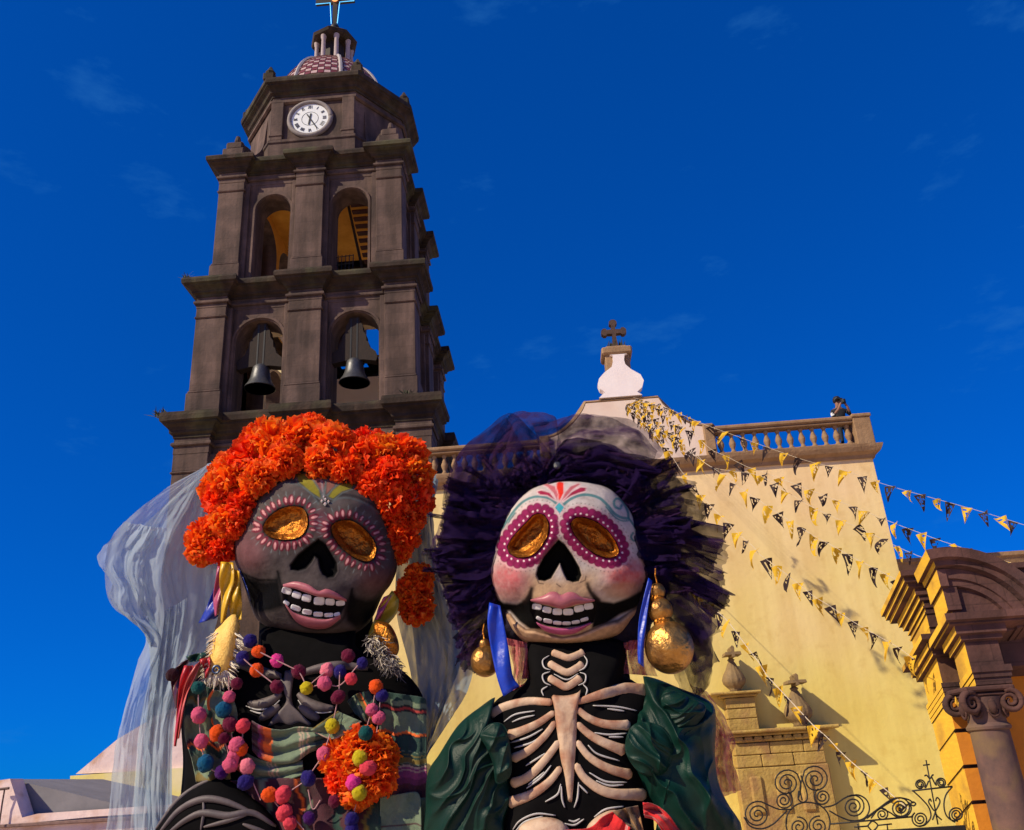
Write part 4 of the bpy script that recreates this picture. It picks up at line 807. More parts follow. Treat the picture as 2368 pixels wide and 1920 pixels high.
def blob(fr, outline, cen, Hf, Hb, nth=120, nr=30, p=2.2, q=2.0, disp=None, paint=None, backn=10, hoff=0.0):
    """closed solid: traced outline, domed front (with relief and paint) and domed back"""
    X, Y, R = blob_grid(outline, cen, nth, nr); off = Hf*(1-np.minimum(R, 1)**p)**(1/q)
    if disp is not None: off = off+disp(X, Y, R)*sstep(1.0, .93, R)
    Xb, Yb, Rb = blob_grid(outline, cen, nth, backn); offb = -Hb*(1-np.minimum(Rb, 1)**2)**.5
    c0 = np.array([[cen[0]]]), np.array([[cen[1]]]); o0 = np.array([[Hf]]) + (disp(c0[0], c0[1], np.array([[0.]])) if disp is not None else 0)
    px = np.concatenate([[cen[0]], X.ravel(), [cen[0]], Xb[:-1].ravel()]); py = np.concatenate([[cen[1]], Y.ravel(), [cen[1]], Yb[:-1].ravel()])
    of = np.concatenate([o0.ravel(), off.ravel(), [-Hb], offb[:-1].ravel()])+hoff; V = fr(px, py, of)
    F = [(0, 1+(i+1) % nth, 1+i) for i in range(nth)]
    for k in range(nr-1):
        a = 1+k*nth; F += [(a+i, a+(i+1) % nth, a+nth+(i+1) % nth, a+nth+i) for i in range(nth)]
    b0 = 1+nr*nth; F += [(b0, b0+1+i, b0+1+(i+1) % nth) for i in range(nth)]
    for k in range(backn-2):
        a = b0+1+k*nth; F += [(a+(i+1) % nth, a+i, a+nth+i, a+nth+(i+1) % nth) for i in range(nth)]
    a = b0+1+(backn-2)*nth; c = 1+(nr-1)*nth; F += [(a+(i+1) % nth, a+i, c+i, c+(i+1) % nth) for i in range(nth)]
    cols = None
    if paint is not None: cols = paint(px, py, np.concatenate([[0], R.ravel(), [1], np.ones(Xb[:-1].size)]))
    return mkmesh('blob', V, F, True, cols)
class Surf:
    """ray hits on a finished mesh, to lay paint relief, lips, bones and beads on it"""
    def __init__(s, me): s.t = BVHTree.FromPolygons([v.co.copy() for v in me.vertices], [tuple(p.vertices) for p in me.polygons])
    def __call__(s, px, py, lift=0.0, fall=None):
        d = Vector(ray(px, py)).normalized(); h = s.t.ray_cast(Vector(CAM), d)
        if h[0] is None: return np.array(fall(px, py, lift)) if fall is not None else None
        return np.array(h[0]-d*lift)
def pillow(fr, surf, up, lo, H, nt=24, ns=9, lift=0.002, endfade=.5):
    """raised band between an upper and a lower traced curve, lying on a surface"""
    A, B = spline(up, nt), spline(lo, nt); V = []; F = []
    for i in range(nt):
        e = math.sin(math.pi*i/(nt-1))**endfade if endfade else 1.0
        for j in range(ns):
            s = j/(ns-1); p = A[i]*(1-s)+B[i]*s; V.append(surf(p[0], p[1], lift+H*e*math.sqrt(max(0, 1-(2*s-1)**2)), fr))
    for i in range(nt-1):
        for j in range(ns-1): F.append((i*ns+j, (i+1)*ns+j, (i+1)*ns+j+1, i*ns+j+1))
    return mkmesh('pillow', V, F, True)
def tooth(fr, surf, cx, cy, w, h, ang=0.0, H=.004, n=14):
    V = [surf(cx, cy, H, fr)]; F = []; c, s = math.cos(ang), math.sin(ang); rr = ((.55, 1.0), (.85, .9), (1.0, .55), (1.03, 0.0))
    for f, hh in rr:
        for i in range(n):
            t = 2*math.pi*i/n; a, b = math.cos(t), math.sin(t); u = f*w/2*math.copysign(abs(a)**.5, a); v = f*h/2*math.copysign(abs(b)**.5, b)
            V.append(surf(cx+u*c-v*s, cy+u*s+v*c, H*hh+.0005, fr))
    F = [(0, 1+i, 1+(i+1) % n) for i in range(n)]
    for k in range(len(rr)-1): F += [(1+k*n+i, 1+(k+1)*n+i, 1+(k+1)*n+(i+1) % n, 1+k*n+(i+1) % n) for i in range(n)]
    me = mkmesh('tooth', V, F, True); return me
def fixn(me):
    bm = bmesh.new(); bm.from_mesh(me); bmesh.ops.recalc_face_normals(bm, faces=bm.faces); bm.to_mesh(me); bm.free(); return me
def sheet(name, fr, A, B, nu, nv, fold, mat, parent, cols=None, thick=0.0, smooth=True):
    """cloth between two traced edges (px, py, off); fold(u, v) adds depth (m); optional colour fn"""
    a, b = spline(A, nu), spline(B, nu); U, Vv = np.meshgrid(np.linspace(0, 1, nu), np.linspace(0, 1, nv), indexing='ij')
    P = a[:, None, :]*(1-Vv[..., None])+b[:, None, :]*Vv[..., None]; f = fold(U, Vv)
    dx = dy = 0
    if isinstance(f, tuple): f, dx, dy = f
    W = fr((P[..., 0]+dx).ravel(), (P[..., 1]+dy).ravel(), (P[..., 2]+f).ravel())
    F = [(i*nv+j, (i+1)*nv+j, (i+1)*nv+j+1, i*nv+j+1) for i in range(nu-1) for j in range(nv-1)]
    c = None if cols is None else cols(U.ravel(), Vv.ravel())
    me = mkmesh(name, W, F, smooth, c); o = link(name, me, mat, parent)
    if thick: md = o.modifiers.new('thickness', 'SOLIDIFY'); md.thickness = thick; md.offset = 0
    return o
def resurf(o): return Surf(o.data)

M_PAINT = M('painted_papier_mache', (1, 1, 1), (.74, .70, .70), vc=True, rough=.7, scale=26, bump=.10, bscale=38, spec=.04)
M_LIP = M('rose_lip_paint', (.40, .12, .15), (.30, .08, .10), rough=.4, scale=18, bump=.15, bscale=50)
M_TOOTH = M('tooth_enamel', (.66, .64, .66), (.52, .50, .54), rough=.35, scale=30, bump=.05)
M_GOLD = M('crinkled_gold_leaf', (.52, .20, .026), (.30, .10, .014), rough=.40, metal=.9, scale=14, bump=.55, bscale=30)
M_BODY = M('black_body_paint', (.0045, .0043, .0046), (.007, .0065, .007), rough=.85, scale=14, bump=.1, spec=.02)
M_BONE = M('painted_bone', (.60, .43, .30), (.46, .30, .19), rough=.6, scale=16, bump=.3, bscale=40, c3=(.36, .17, .10), s3=14)
M_BONE_G = M('grey_painted_bone', (.125, .098, .098), (.080, .064, .066), rough=.6, scale=16, bump=.2, bscale=40)
M_LINE = M('white_brush_line', (.50, .48, .46), (.38, .36, .35), rough=.6, scale=40, bump=0)
M_VCLOTH = M('woven_striped_cloth', (1, 1, 1), (.80, .80, .80), vc=True, rough=.9, scale=60, bump=.35, bscale=260, sheen=.2)
M_PETAL = M('marigold_paper', (1, 1, 1), (.88, .82, .8), vc=True, rough=.7, scale=30, bump=0)
n_ = M_PETAL.node_tree; b_ = n_.nodes['Principled BSDF']; tl = n_.nodes.new('ShaderNodeBsdfTranslucent'); ms = n_.nodes.new('ShaderNodeMixShader'); ms.inputs[0].default_value = .45
at_ = [x for x in n_.nodes if x.type == 'ATTRIBUTE'][0]; oi = n_.nodes.new('ShaderNodeObjectInfo'); pr_ = n_.nodes.new('ShaderNodeValToRGB'); pr_.color_ramp.elements[0].color = (1, .42, .8, 1); pr_.color_ramp.elements[1].color = (1, 1.45, 1.1, 1); n_.links.new(oi.outputs['Random'], pr_.inputs['Fac'])
pm_ = n_.nodes.new('ShaderNodeMix'); pm_.data_type = 'RGBA'; pm_.blend_type = 'MULTIPLY'; pm_.inputs[0].default_value = 1.0; n_.links.new(at_.outputs['Color'], pm_.inputs[6]); n_.links.new(pr_.outputs['Color'], pm_.inputs[7]); n_.links.new(pm_.outputs[2], tl.inputs['Color'])
for l_ in list(at_.outputs['Color'].links):
    if l_.to_node.name != pm_.name: s_ = l_.to_socket; n_.links.new(pm_.outputs[2], s_); n_.links.new(b_.outputs[0], ms.inputs[1]); n_.links.new(tl.outputs[0], ms.inputs[2]); n_.links.new(ms.outputs[0], n_.nodes['Material Output'].inputs['Surface'])
def ribbon_mat(name, c): return M(name, c, tuple(v*.7 for v in c), rough=.38, scale=10, bump=.1, spec=.5)
def ribbon(name, fr, A, B, mat, parent, amp=.012, n=24, ph=0.0):
    return sheet(name, fr, A, B, n, 9, lambda u, v: amp*np.sin(v*5.5+u*6+ph)+amp*.6*np.sin(u*11+ph), mat, parent, thick=.002)
def ringpoly(poly, n, off):
    """n points round a closed polygon, pushed out by off, with outward normals"""
    p = spline(poly, n*6, True); c = p.mean(0); t = np.roll(p, -1, 0)-np.roll(p, 1, 0); t /= np.linalg.norm(t, axis=1)[:, None]; nn = np.stack([t[:, 1], -t[:, 0]], 1)
    if np.mean(np.sum(nn*(p-c), 1)) < 0: nn = -nn
    q = p+nn*off; d = np.concatenate([[0], np.cumsum(np.linalg.norm(np.diff(np.vstack([q, q[:1]]), axis=0), axis=1))]); idx = [min(int(np.searchsorted(d, d[-1]*k/n)), len(q)-1) for k in range(n)]
    return [(q[i], nn[i]) for i in idx]
def mix(col, m, c): return col*(1-m[:, None])+np.array(c)[None, :]*m[:, None]
def eye_dome(fr, surf, poly, deep, rec, n=48, nr=10):
    """gold-leafed bowl set into the socket: deepest in the middle, rising to the rim"""
    c = np.mean(spline(poly, 60, True), 0); o = spline(poly, n, True); V = [surf(c[0], c[1], rec, fr)]; F = []
    for k in range(1, nr+1):
        f = k/nr
        for i in range(n):
            p = c+(o[i]-c)*f; V.append(surf(p[0], p[1], rec+deep*f**2.2*(1-.45*f**8), fr))
    F = [(0, 1+i, 1+(i+1) % n) for i in range(n)]
    for k in range(nr-1): F += [(1+k*n+i, 1+(k+1)*n+i, 1+(k+1)*n+(i+1) % n, 1+k*n+(i+1) % n) for i in range(n)]
    return mkmesh('eye', V, F, True)
# marigold blooms
def bloom_mesh(seed, n=250, ruffle=1.9, flat=1.0):
    r = random.Random(seed); P = []; F = []; Cc = []
    for k in range(n):
        z = 1-1.55*(k+.5)/n; a = k*2.39996+r.uniform(-.25, .25); s = math.sqrt(max(0, 1-z*z)); d = np.array([s*math.cos(a), s*math.sin(a), z*flat]); d /= np.linalg.norm(d)
        d = d+np.array([r.gauss(0, .16), r.gauss(0, .16), r.gauss(0, .16)]); d /= np.linalg.norm(d)
        t = np.cross(d, (r.gauss(0, 1), r.gauss(0, 1), r.gauss(0, 1))); t /= np.linalg.norm(t); u = np.cross(d, t)
        L1 = r.uniform(.80, 1.08); w = r.uniform(.12, .23); cu = r.uniform(-.2, .2); b = len(P)
        for f, ww, lift in ((.42, .25, 0), (.70, .8, .25), (.92, 1.1, .7), (1.0, .75, 1.0)):
            for sgn in (-1, 0, 1):
                rough_ = r.gauss(0, .025)*f*ruffle
                P.append(d*(L1*f+rough_)+t*(sgn*w*ww)+u*(cu*lift+(.05 if sgn == 0 else -.02)*f+rough_))
                tip = f; hue = .5+.5*math.sin(k*1.7)
                base = np.array([.90, .014, .003])*(1-tip)+np.array([1.0, .085+.06*hue, .005])*tip; 
                if f >= .92 and r.random() < .5: base = base+np.array([.0, .12, .012])
                Cc.append(base)
        for q in range(3):
            for s_ in range(2): i = b+q*3+s_; F.append((i, i+1, i+4, i+3))
    return mkmesh('marigold', P, F, True, Cc)
BLOOMS = [bloom_mesh(1), bloom_mesh(2, 180), bloom_mesh(3, 300)]
for me in BLOOMS: me.materials.append(M_PETAL)
def bloom(fr, px, py, off, rad, parent, name='marigold', k=None, squash=1.0):
    p = fr(px, py, off); o = link(name, BLOOMS[(k if k is not None else rng.randrange(3)) % 3], None, parent, p); m = rad*.0017
    o.scale = (m, m, m*squash); 
    d = Vector(CAM)-Vector(p); d.normalize(); d = (d+Vector((rng.uniform(-.5, .5), rng.uniform(-.3, .3), rng.uniform(-.1, .6)))).normalized()
    o.rotation_euler = d.to_track_quat('Z', 'Y').to_euler(); return o
# ------------------------------------------------------------------ puppet with grey face and marigold crown
F1 = Frame(3.62); F1H = Frame(3.60, .22, 1290)
pup1 = thing('giant_puppet', 'giant skeleton puppet with dark grey painted face, wearing marigold crown and serape', 'puppet', (float(F1(690, 1700)[0]), 3.62, 0))
def c3(X, Y): return (X-220)/(860/2141), (Y-940)/(860/2141)
EYE1L = [(968, 692), (1000, 640), (1060, 595), (1130, 576), (1195, 588), (1222, 640), (1216, 700), (1180, 748), (1100, 768), (1020, 757), (975, 725)]
EYE1R = [(1363, 690), (1400, 663), (1470, 658), (1540, 698), (1600, 768), (1617, 820), (1602, 872), (1560, 892), (1480, 862), (1410, 802), (1370, 740)]
NOSE1 = [(1285, 765), (1225, 810), (1170, 855), (1125, 915), (1130, 940), (1170, 948), (1215, 935), (1245, 900), (1265, 865), (1285, 880), (1295, 930), (1310, 965), (1340, 988), (1375, 982), (1395, 950), (1392, 900), (1360, 845), (1325, 790)]
MOUTH1 = [(1075, 1040), (1160, 1050), (1260, 1085), (1350, 1100), (1440, 1115), (1440, 1150), (1410, 1200), (1330, 1225), (1240, 1215), (1150, 1185), (1085, 1120)]
HOL1L = [(822, 955), (880, 985), (960, 1012), (1030, 1005), (1058, 960), (1062, 1010), (1072, 1080), (1085, 1150), (1020, 1175), (940, 1190), (890, 1130)]
HOL1R = [(1478, 1060), (1500, 1100), (1560, 1118), (1620, 1108), (1670, 1080), (1650, 1190), (1590, 1255), (1510, 1280), (1450, 1235), (1435, 1150)]
OUT1 = [(1200, 360), (1080, 390), (960, 470), (880, 570), (828, 690), (795, 800), (805, 890), (835, 965), (870, 1070), (910, 1190), (960, 1250), (1060, 1295), (1200, 1325), (1340, 1335), (1450, 1325), (1540, 1280), (1600, 1210), (1655, 1090), (1705, 1020), (1738, 930), (1735, 820), (1705, 690), (1660, 560), (1570, 440), (1450, 385), (1320, 360)]
def disp1(X, Y, R):
    x, y = c3(X, Y); d = 0
    for (cx, cy, rx, ry, a) in ((905, 880, 140, 125, .045), (1610, 985, 140, 120, .045), (1260, 1130, 260, 170, .05), (1250, 1285, 280, 55, .035), (1290, 720, 70, 120, .02), (1110, 500, 170, 60, .018), (1500, 570, 150, 60, .018), (945, 1085, 80, 95, -.055), (1560, 1185, 80, 90, -.055)):
        d = d + a*np.exp(-ell(x, y, cx, cy, rx, ry)**2)
    for e in (EYE1L, EYE1R): s = sdf(e, x, y); d = d - .048*sstep(10, -40, s) + .010*np.exp(-((s-32)/26)**2)
    d = d - .045*sstep(8, -22, sdf(NOSE1, x, y)) - .018*sstep(6, -16, sdf(MOUTH1, x, y))
    return d + .004*(fbm(x/60, y/60, 3)-.5)
def paint1(X, Y, R):
    x, y = c3(X, Y); n = fbm(x/70, y/70, 5); col = np.tile(np.array([.082, .068, .068]), (len(x), 1))*(.55+.9*n[:, None])
    col = mix(col, .55*sstep(1.6, .2, ell(x, y, 885, 830, 105, 120)), (.19, .062, .075)); col = mix(col, .5*sstep(1.6, .2, ell(x, y, 1630, 1000, 110, 90)), (.17, .060, .070))
    col = mix(col, .45*sstep(1.4, .3, ell(x, y, 1300, 670, 45, 80)), (.22, .045, .085)); col = mix(col, .5*sstep(1.5, .3, ell(x, y, 1240, 1290, 290, 45)), (.16, .125, .115))
    for brow in ([(950, 490), (1010, 450), (1100, 425), (1180, 440), (1240, 480), (1285, 545)], [(1355, 545), (1400, 515), (1470, 512), (1560, 545), (1640, 600)]):
        col = mix(col, .75*np.exp(-(ldist(spline(brow, 20), x, y)/9)**2), (.02, .02, .025)); col = mix(col, .3*np.exp(-(ldist(spline([(a, b+16) for a, b in brow], 20), x, y)/6)**2), (.10, .17, .19))
    for leaf, c in (([(1295, 525), (1240, 490), (1170, 430), (1155, 385), (1200, 390), (1255, 430), (1290, 480)], (.24, .22, .025)), ([(1345, 520), (1370, 480), (1420, 445), (1490, 440), (1480, 470), (1420, 490), (1370, 530)], (.24, .22, .025)), ([(1310, 500), (1262, 420), (1265, 385), (1300, 385), (1322, 440)], (.22, .07, .075)), ([(1330, 505), (1335, 430), (1365, 400), (1395, 410), (1375, 460)], (.24, .11, .09))):
        s = sdf(leaf, x, y); col = mix(col, sstep(5, -5, s)*.9, c); col = mix(col, .5*np.exp(-((s-8)/4)**2), (.14, .19, .19))
    col = mix(col, .6*np.exp(-(ldist([(1300, 400), (1316, 530)], x, y)/6)**2), (.30, .33, .34))
    jr = random.Random(2)
    for e, n_ in ((EYE1L, 26), (EYE1R, 26)):
        s = sdf(e, x, y); col = mix(col, .8*np.exp(-((s-7)/9)**2), (.02, .016, .02))
        for (p, nn) in ringpoly(e, n_, 36):
            a = math.atan2(nn[1], nn[0])+jr.uniform(-.3, .3); q = jr.uniform(.75, 1.2); col = mix(col, sstep(1.15, .85, ell(x, y, p[0], p[1], 28*q, 15*q, a)), (.15, .022, .040)); col = mix(col, sstep(1.2, .7, ell(x, y, p[0]+nn[0]*4-nn[1]*3, p[1]+nn[1]*4+nn[0]*3, 18*q, 6.5*q, a)), (.60, .29, .30))
        for (p, nn) in ringpoly(e, n_, 74):
            a = math.atan2(nn[1], nn[0]); col = mix(col, .45*sstep(1.3, .6, ell(x, y, p[0], p[1], 16, 3.5, a)), (.20, .25, .26))
    col = mix(col, .6*np.exp(-((ell(x, y, 885, 630, 20, 30, .3)-1)/.25)**2), (.20, .03, .04))
    for h in (HOL1L, HOL1R): col = mix(col, sstep(28, -18, sdf(h, x, y)), (.005, .005, .006))
    for ln in ([(1050, 950), (1062, 1000), (1075, 1060)], [(1480, 1050), (1470, 1100)], [(840, 960), (940, 1000), (1040, 1000)]): col = mix(col, .9*np.exp(-(ldist(ln, x, y)/7)**2), (.006, .006, .007))
    s = sdf(NOSE1, x, y); col = mix(col, .6*sstep(30, 4, s), (.03, .026, .03)); col = mix(col, sstep(5, -5, s), (.003, .003, .004))
    s = sdf(MOUTH1, x, y); col = mix(col, sstep(9, -6, s), (.006, .005, .006))
    col = mix(col, .8*np.exp(-(ldist(spline([(1075, 1030), (1095, 1150), (1160, 1245), (1260, 1285), (1360, 1272), (1430, 1220), (1450, 1130)], 30), x, y)/9)**2), (.02, .015, .016))
    return col
me = blob(F1H, [zz(3, *p) for p in OUT1], zz(3, 1270, 850), .24, .30, 420, 180, 2.6, 2.0, disp1, paint1)
head1 = link('head', me, M_PAINT, pup1); S1 = Surf(me)
for e in (EYE1L, EYE1R):
    link('eye', eye_dome(F1H, S1, [zz(3, *p) for p in e], .014, .006), M_GOLD, head1)
link('lip', pillow(F1H, S1, zl(3, [(1080, 1025), (1150, 1008), (1225, 1025), (1285, 1062), (1330, 1050), (1385, 1070), (1448, 1112)]), zl(3, [(1082, 1040), (1150, 1050), (1220, 1075), (1290, 1098), (1340, 1100), (1390, 1112), (1446, 1124)]), .014), M_LIP, head1)
link('lip', pillow(F1H, S1, zl(3, [(1090, 1130), (1150, 1188), (1240, 1216), (1330, 1226), (1412, 1200)]), zl(3, [(1096, 1150), (1160, 1242), (1250, 1280), (1340, 1275), (1414, 1222)]), .017), M_LIP, head1)
for (x, y, w, h, a) in ((1103, 1062, 56, 38, .28), (1160, 1086, 52, 38, .32), (1217, 1104, 54, 42, .2), (1290, 1121, 62, 46, .05), (1352, 1126, 54, 38, .08), (1412, 1133, 52, 30, -.08), (1101, 1131, 36, 24, .6), (1155, 1161, 60, 30, .35), (1220, 1184, 56, 30, .15), (1284, 1197, 56, 28, .05), (1345, 1201, 52, 24, -.05), (1392, 1196, 36, 20, -.25)):
    px, py = zz(3, x, y); k = ZT[3][2]; link('tooth', fixn(tooth(F1H, S1, px, py, w*k, h*k, a)), M_TOOTH, head1)
for (x, y, s_) in ((1305, 545, 12), (1325, 535, 12), (1343, 548, 12), (1324, 562, 15), (1316, 520, 8)):
    px, py = zz(3, x, y); mb = MB(); p = S1(px, py, .006, F1H); m_ = s_*.0006; mb.lathe([(.001, -m_), (m_, 0), (.001, m_)], p, 6); mb.build('rhinestone', M('rhinestone', (.85, .88, .9), (.7, .75, .8), rough=.08, metal=.6, scale=20, bump=0), head1)
# torso, neck and arm
me = blob(F1, zl(4, [(770, -20), (1080, -40), (1390, -20), (1400, 110), (1560, 160), (1780, 330), (1862, 520), (1868, 900), (1860, 1330), (1850, 1700), (1000, 1720), (260, 1700), (210, 1330), (240, 900), (230, 560), (300, 360), (500, 190), (740, 110)]), zz(4, 1050, 800), .20, .22, 140, 26, 3.0, 2.0)
torso1 = link('torso', me, M_BODY, pup1); T1 = Surf(me)
def neck(fr, x0, x1, y0, y1, parent, off=0.0, depth=.12):
    mb = MB(); P = []; n = 24; F = []
    for k, t in enumerate(np.linspace(0, 1, 6)):
        for i in range(n):
            a = 2*math.pi*i/n; P.append(fr((x0+x1)/2+(x1-x0)/2*(1+.10*t*t)*math.cos(a), y0+(y1-y0)*t, off+depth*math.sin(a)))
    for k in range(5): F += [(k*n+i, k*n+(i+1) % n, (k+1)*n+(i+1) % n, (k+1)*n+i) for i in range(n)]
    mb.add(P, F); o = mb.build('neck', M_BODY, parent, smooth=True); return o
nk = neck(F1, 600, 862, 1420, 1560, pup1, -.11, .10); N1 = Surf(nk.data)
mb = MB(); mb.lathe([(.62, 0), (.50, .8), (.26, 1.6), (.15, 1.95)], (float(F1(690, 1800)[0]), 3.75, 0), 28); mb.build('robe', M_BODY, pup1, smooth=True)
def line_on(surf, fr, pts, r, mat, parent, name, n=24, lift=.004, taper=True, flat=.6):
    p = spline(pts, n); w = [surf(a[0], a[1], lift, fr) for a in p]; rr = [r*(.25+.75*math.sin(math.pi*(i+.6)/(n+.2))**.6) if taper else r for i in range(n)]
    mb = MB(); mb.tube(w, rr, 7, flat=1.0); return mb.build(name, mat, parent, smooth=True)
def on4(pts): return zl(4, pts)
line_on(N1, F1, on4([(890, 100), (950, 140), (1030, 160), (1130, 140)]), .013, M_BONE_G, pup1, 'vertebra')
for pts in ([(860, 95), (900, 150), (1000, 185), (1110, 175), (1180, 130)], [(850, 140), (900, 200), (1000, 220), (1080, 215)], [(1050, 230), (1110, 250), (1120, 290)], [(1150, 110), (1185, 125), (1180, 160)]): line_on(N1, F1, on4(pts), .0035, M_LINE, pup1, 'brush_line')
link('sternum', fixn(blob(Frame(3.62-.19), on4([(860, 250), (930, 265), (1000, 250), (975, 330), (970, 450), (1000, 520), (1100, 600), (1110, 650), (1030, 620), (960, 640), (880, 620), (800, 650), (820, 590), (900, 520), (930, 450), (915, 330)]), zz(4, 945, 480), .022, .01, 60, 10)), M_BONE_G, pup1)
for pts in ([(900, 300), (800, 280), (700, 250), (620, 230)], [(1000, 290), (1150, 250), (1300, 230), (1480, 250)], [(900, 420), (820, 470), (740, 490), (680, 480)], [(1010, 420), (1080, 480), (1160, 510), (1250, 515)], [(890, 500), (800, 560), (760, 590)], [(1020, 500), (1090, 550), (1150, 590)]): line_on(T1, F1, on4(pts), .020, M_BONE_G, pup1, 'rib', lift=.006)
for pts in ([(660, 500), (740, 525), (830, 510), (890, 460)], [(1010, 460), (1060, 520), (1150, 545), (1240, 540)], [(690, 530), (760, 550), (850, 540)]): line_on(T1, F1, on4(pts), .0035, M_LINE, pup1, 'brush_line', lift=.01)
me = blob(Frame(3.62-.24), on4([(40, 1420), (60, 1320), (170, 1180), (300, 1060), (440, 985), (560, 1005), (700, 1110), (800, 1195), (890, 1330), (900, 1500), (400, 1560)]), zz(4, 440, 1300), .08, .12, 90, 16, 2.4)
arm1 = link('arm', me, M_BODY, pup1); A1 = Surf(me)
for pts, w in (([(62, 1320), (200, 1140), (330, 1040), (450, 985)], .010), ([(90, 1340), (220, 1195), (370, 1125), (520, 1140), (700, 1212)], .013), ([(150, 1345), (260, 1262), (375, 1215), (540, 1235), (700, 1214), (860, 1305)], .013), ([(380, 1310), (540, 1268), (690, 1218)], .008), ([(360, 1330), (380, 1210), (375, 1120)], .006), ([(640, 1290), (720, 1320), (800, 1345)], .008)): line_on(A1, Frame(3.4), on4(pts), w, M_BONE_G, arm1, 'finger_bone', lift=.003)
# marigold crown
crown = thing('marigold_headdress', 'thick orange paper marigold crown on the grey-faced puppet', 'headdress', F1(730, 1080, .05))
CR = [(700, 1022, .14, 70), (640, 1034, .13, 66), (770, 1040, .15, 66), (585, 1066, .12, 68), (838, 1062, .15, 58), (890, 1056, .12, 56), (938, 1056, .10, 60), (545, 1112, .12, 64), (520, 1152, .10, 52), (952, 1100, .10, 58), (952, 1150, .09, 56), (900, 1104, .16, 52), (942, 1196, .08, 50), (930, 1240, .08, 44), (660, 1066, .20, 48), (740, 1072, .21, 46), (800, 1086, .20, 44), (600, 1108, .19, 46), (560, 1170, .16, 44), (530, 1205, .12, 46), (500, 1130, .08, 42), (860, 1122, .19, 42), (905, 1162, .15, 44), (922, 1270, .05, 36), (550, 1215, .14, 38), (620, 1012, .06, 54), (720, 1000, .06, 48), (600, 1030, .0, 60), (850, 1034, .04, 50), (530, 1095, .04, 54), (676, 1010, .10, 44), (900, 1215, .10, 36)]
for k, (x, y, o_, r_) in enumerate(CR): bloom(F1, x, y, o_, r_*(1.06 if k % 3 else .96), crown, k=k)
for (x, y, o_, rs, lb) in ((482, 1245, .05, ((0, 0, 56), (24, -26, 44), (-10, 24, 46), (28, 28, 40)), 'orange marigold puff low on the left of the grey-faced puppet, above the ribbons'), (958, 1372, .02, ((0, 0, 48), (10, -34, 40), (6, 36, 42), (-14, 14, 36)), 'orange marigold puff low on the right of the grey-faced puppet, beside its cheek')):
    t = thing('marigold_puff', lb, 'flower', F1(x, y, o_), 'marigold puffs beside the grey face')
    for k, (dx, dy, r_) in enumerate(rs): bloom(F1, x+dx, y+dy, o_+.01*k, r_, t, k=k+1)
br = thing('marigold_brooch', 'large orange marigold pinned on the chest of the grey-faced puppet', 'flower', F1(832, 1770, .25))
for k, (dx, dy, r_) in enumerate(((0, 0, 62), (-42, -18, 48), (38, -22, 50), (0, 42, 52), (-34, 30, 42), (42, 24, 44), (4, -46, 46))): bloom(F1, 832+dx, 1772+dy, .24+.004*k, r_, br, k=k)
# earrings and ribbons
M_CORN = M('corn_yellow_paint', (.88, .56, .13), (.78, .44, .08), rough=.6, scale=40, bump=.5, bscale=120); M_STRAW = M('pale_straw', (.80, .72, .58), (.6, .5, .36), rough=.7, scale=30, bump=0)
def bristles(fr, spots, mat, parent, name, seed, L0, L1, r=.0016):
    mb = MB(); rr = random.Random(seed)
    for (x, y, o_, dx, dy) in spots:
        a = np.array(fr(x, y, o_)); l = rr.uniform(L0, L1); b = np.array(fr(x+dx*l, y+dy*l+rr.uniform(-4, 4), o_+rr.uniform(-.01, .03))); mb.tube([a, (a+b)/2+np.array([rr.gauss(0, .003) for _ in range(3)]), b], [r*1.6, r*1.2, r*.4], 4)
    o = mb.build(name, mat, parent, fix=False); tag(o, kind='stuff'); return o
e1 = thing('corn_cob_earring', 'pale yellow corn-cob earring with white straw fringe on the left side', 'earring', F1(515, 1420, .2))
link('cob', fixn(blob(Frame(3.62-.20), zl(3, [(802, 1195), (832, 1240), (828, 1330), (812, 1420), (785, 1505), (745, 1565), (690, 1572), (640, 1535), (645, 1460), (672, 1380), (686, 1300), (725, 1260), (758, 1222)]), zz(3, 740, 1400), .06, .05, 70, 16)), M_CORN, e1)
rr = random.Random(4); sp = []
for k in range(280):
    t = rr.random(); y = 1290+290*t; xl = 705-60*t; xr = 812-60*t; sgn = rr.choice((-1, 1, 1)); x = (xl if sgn < 0 else xr)+rr.uniform(-14, 8)*sgn; px, py = zz(3, x, y); sp.append((px, py, .2+rr.uniform(-.02, .04), sgn*.8, .55))
for k in range(140): px, py = zz(3, rr.uniform(640, 760), rr.uniform(1520, 1560)); sp.append((px, py, .2+rr.uniform(-.02, .05), rr.uniform(-.5, .4), 1.0))
bristles(F1, sp, M_STRAW, e1, 'straw_fringe', 5, 12, 34)
mb = MB(); p = F1(*zz(3, 697, 1515), .262); mb.tube([p+.0135*np.array([math.cos(t), 0, math.sin(t)]) for t in np.linspace(0, 2*math.pi, 25)], .005, 6, up=(0, 1, 0)); mb.lathe([(.001, -.006), (.006, 0), (.001, .006)], p, 10); mb.build('eyelet', M('blue_grey_metal', (.10, .13, .2), (.07, .09, .14), rough=.3, metal=.8, scale=20), e1, smooth=True)
e2 = thing('golden_bristle_earring', 'golden earring with dark spiky bristles on the right of the grey face', 'earring', F1(890, 1500, .2))
link('golden_core', fixn(blob(Frame(3.62-.17), zl(3, [(1620, 1240), (1690, 1250), (1735, 1320), (1750, 1400), (1720, 1450), (1680, 1440), (1640, 1360), (1605, 1290)]), zz(3, 1680, 1345), .045, .04, 60, 12)), M_GOLD, e2)
sp = []
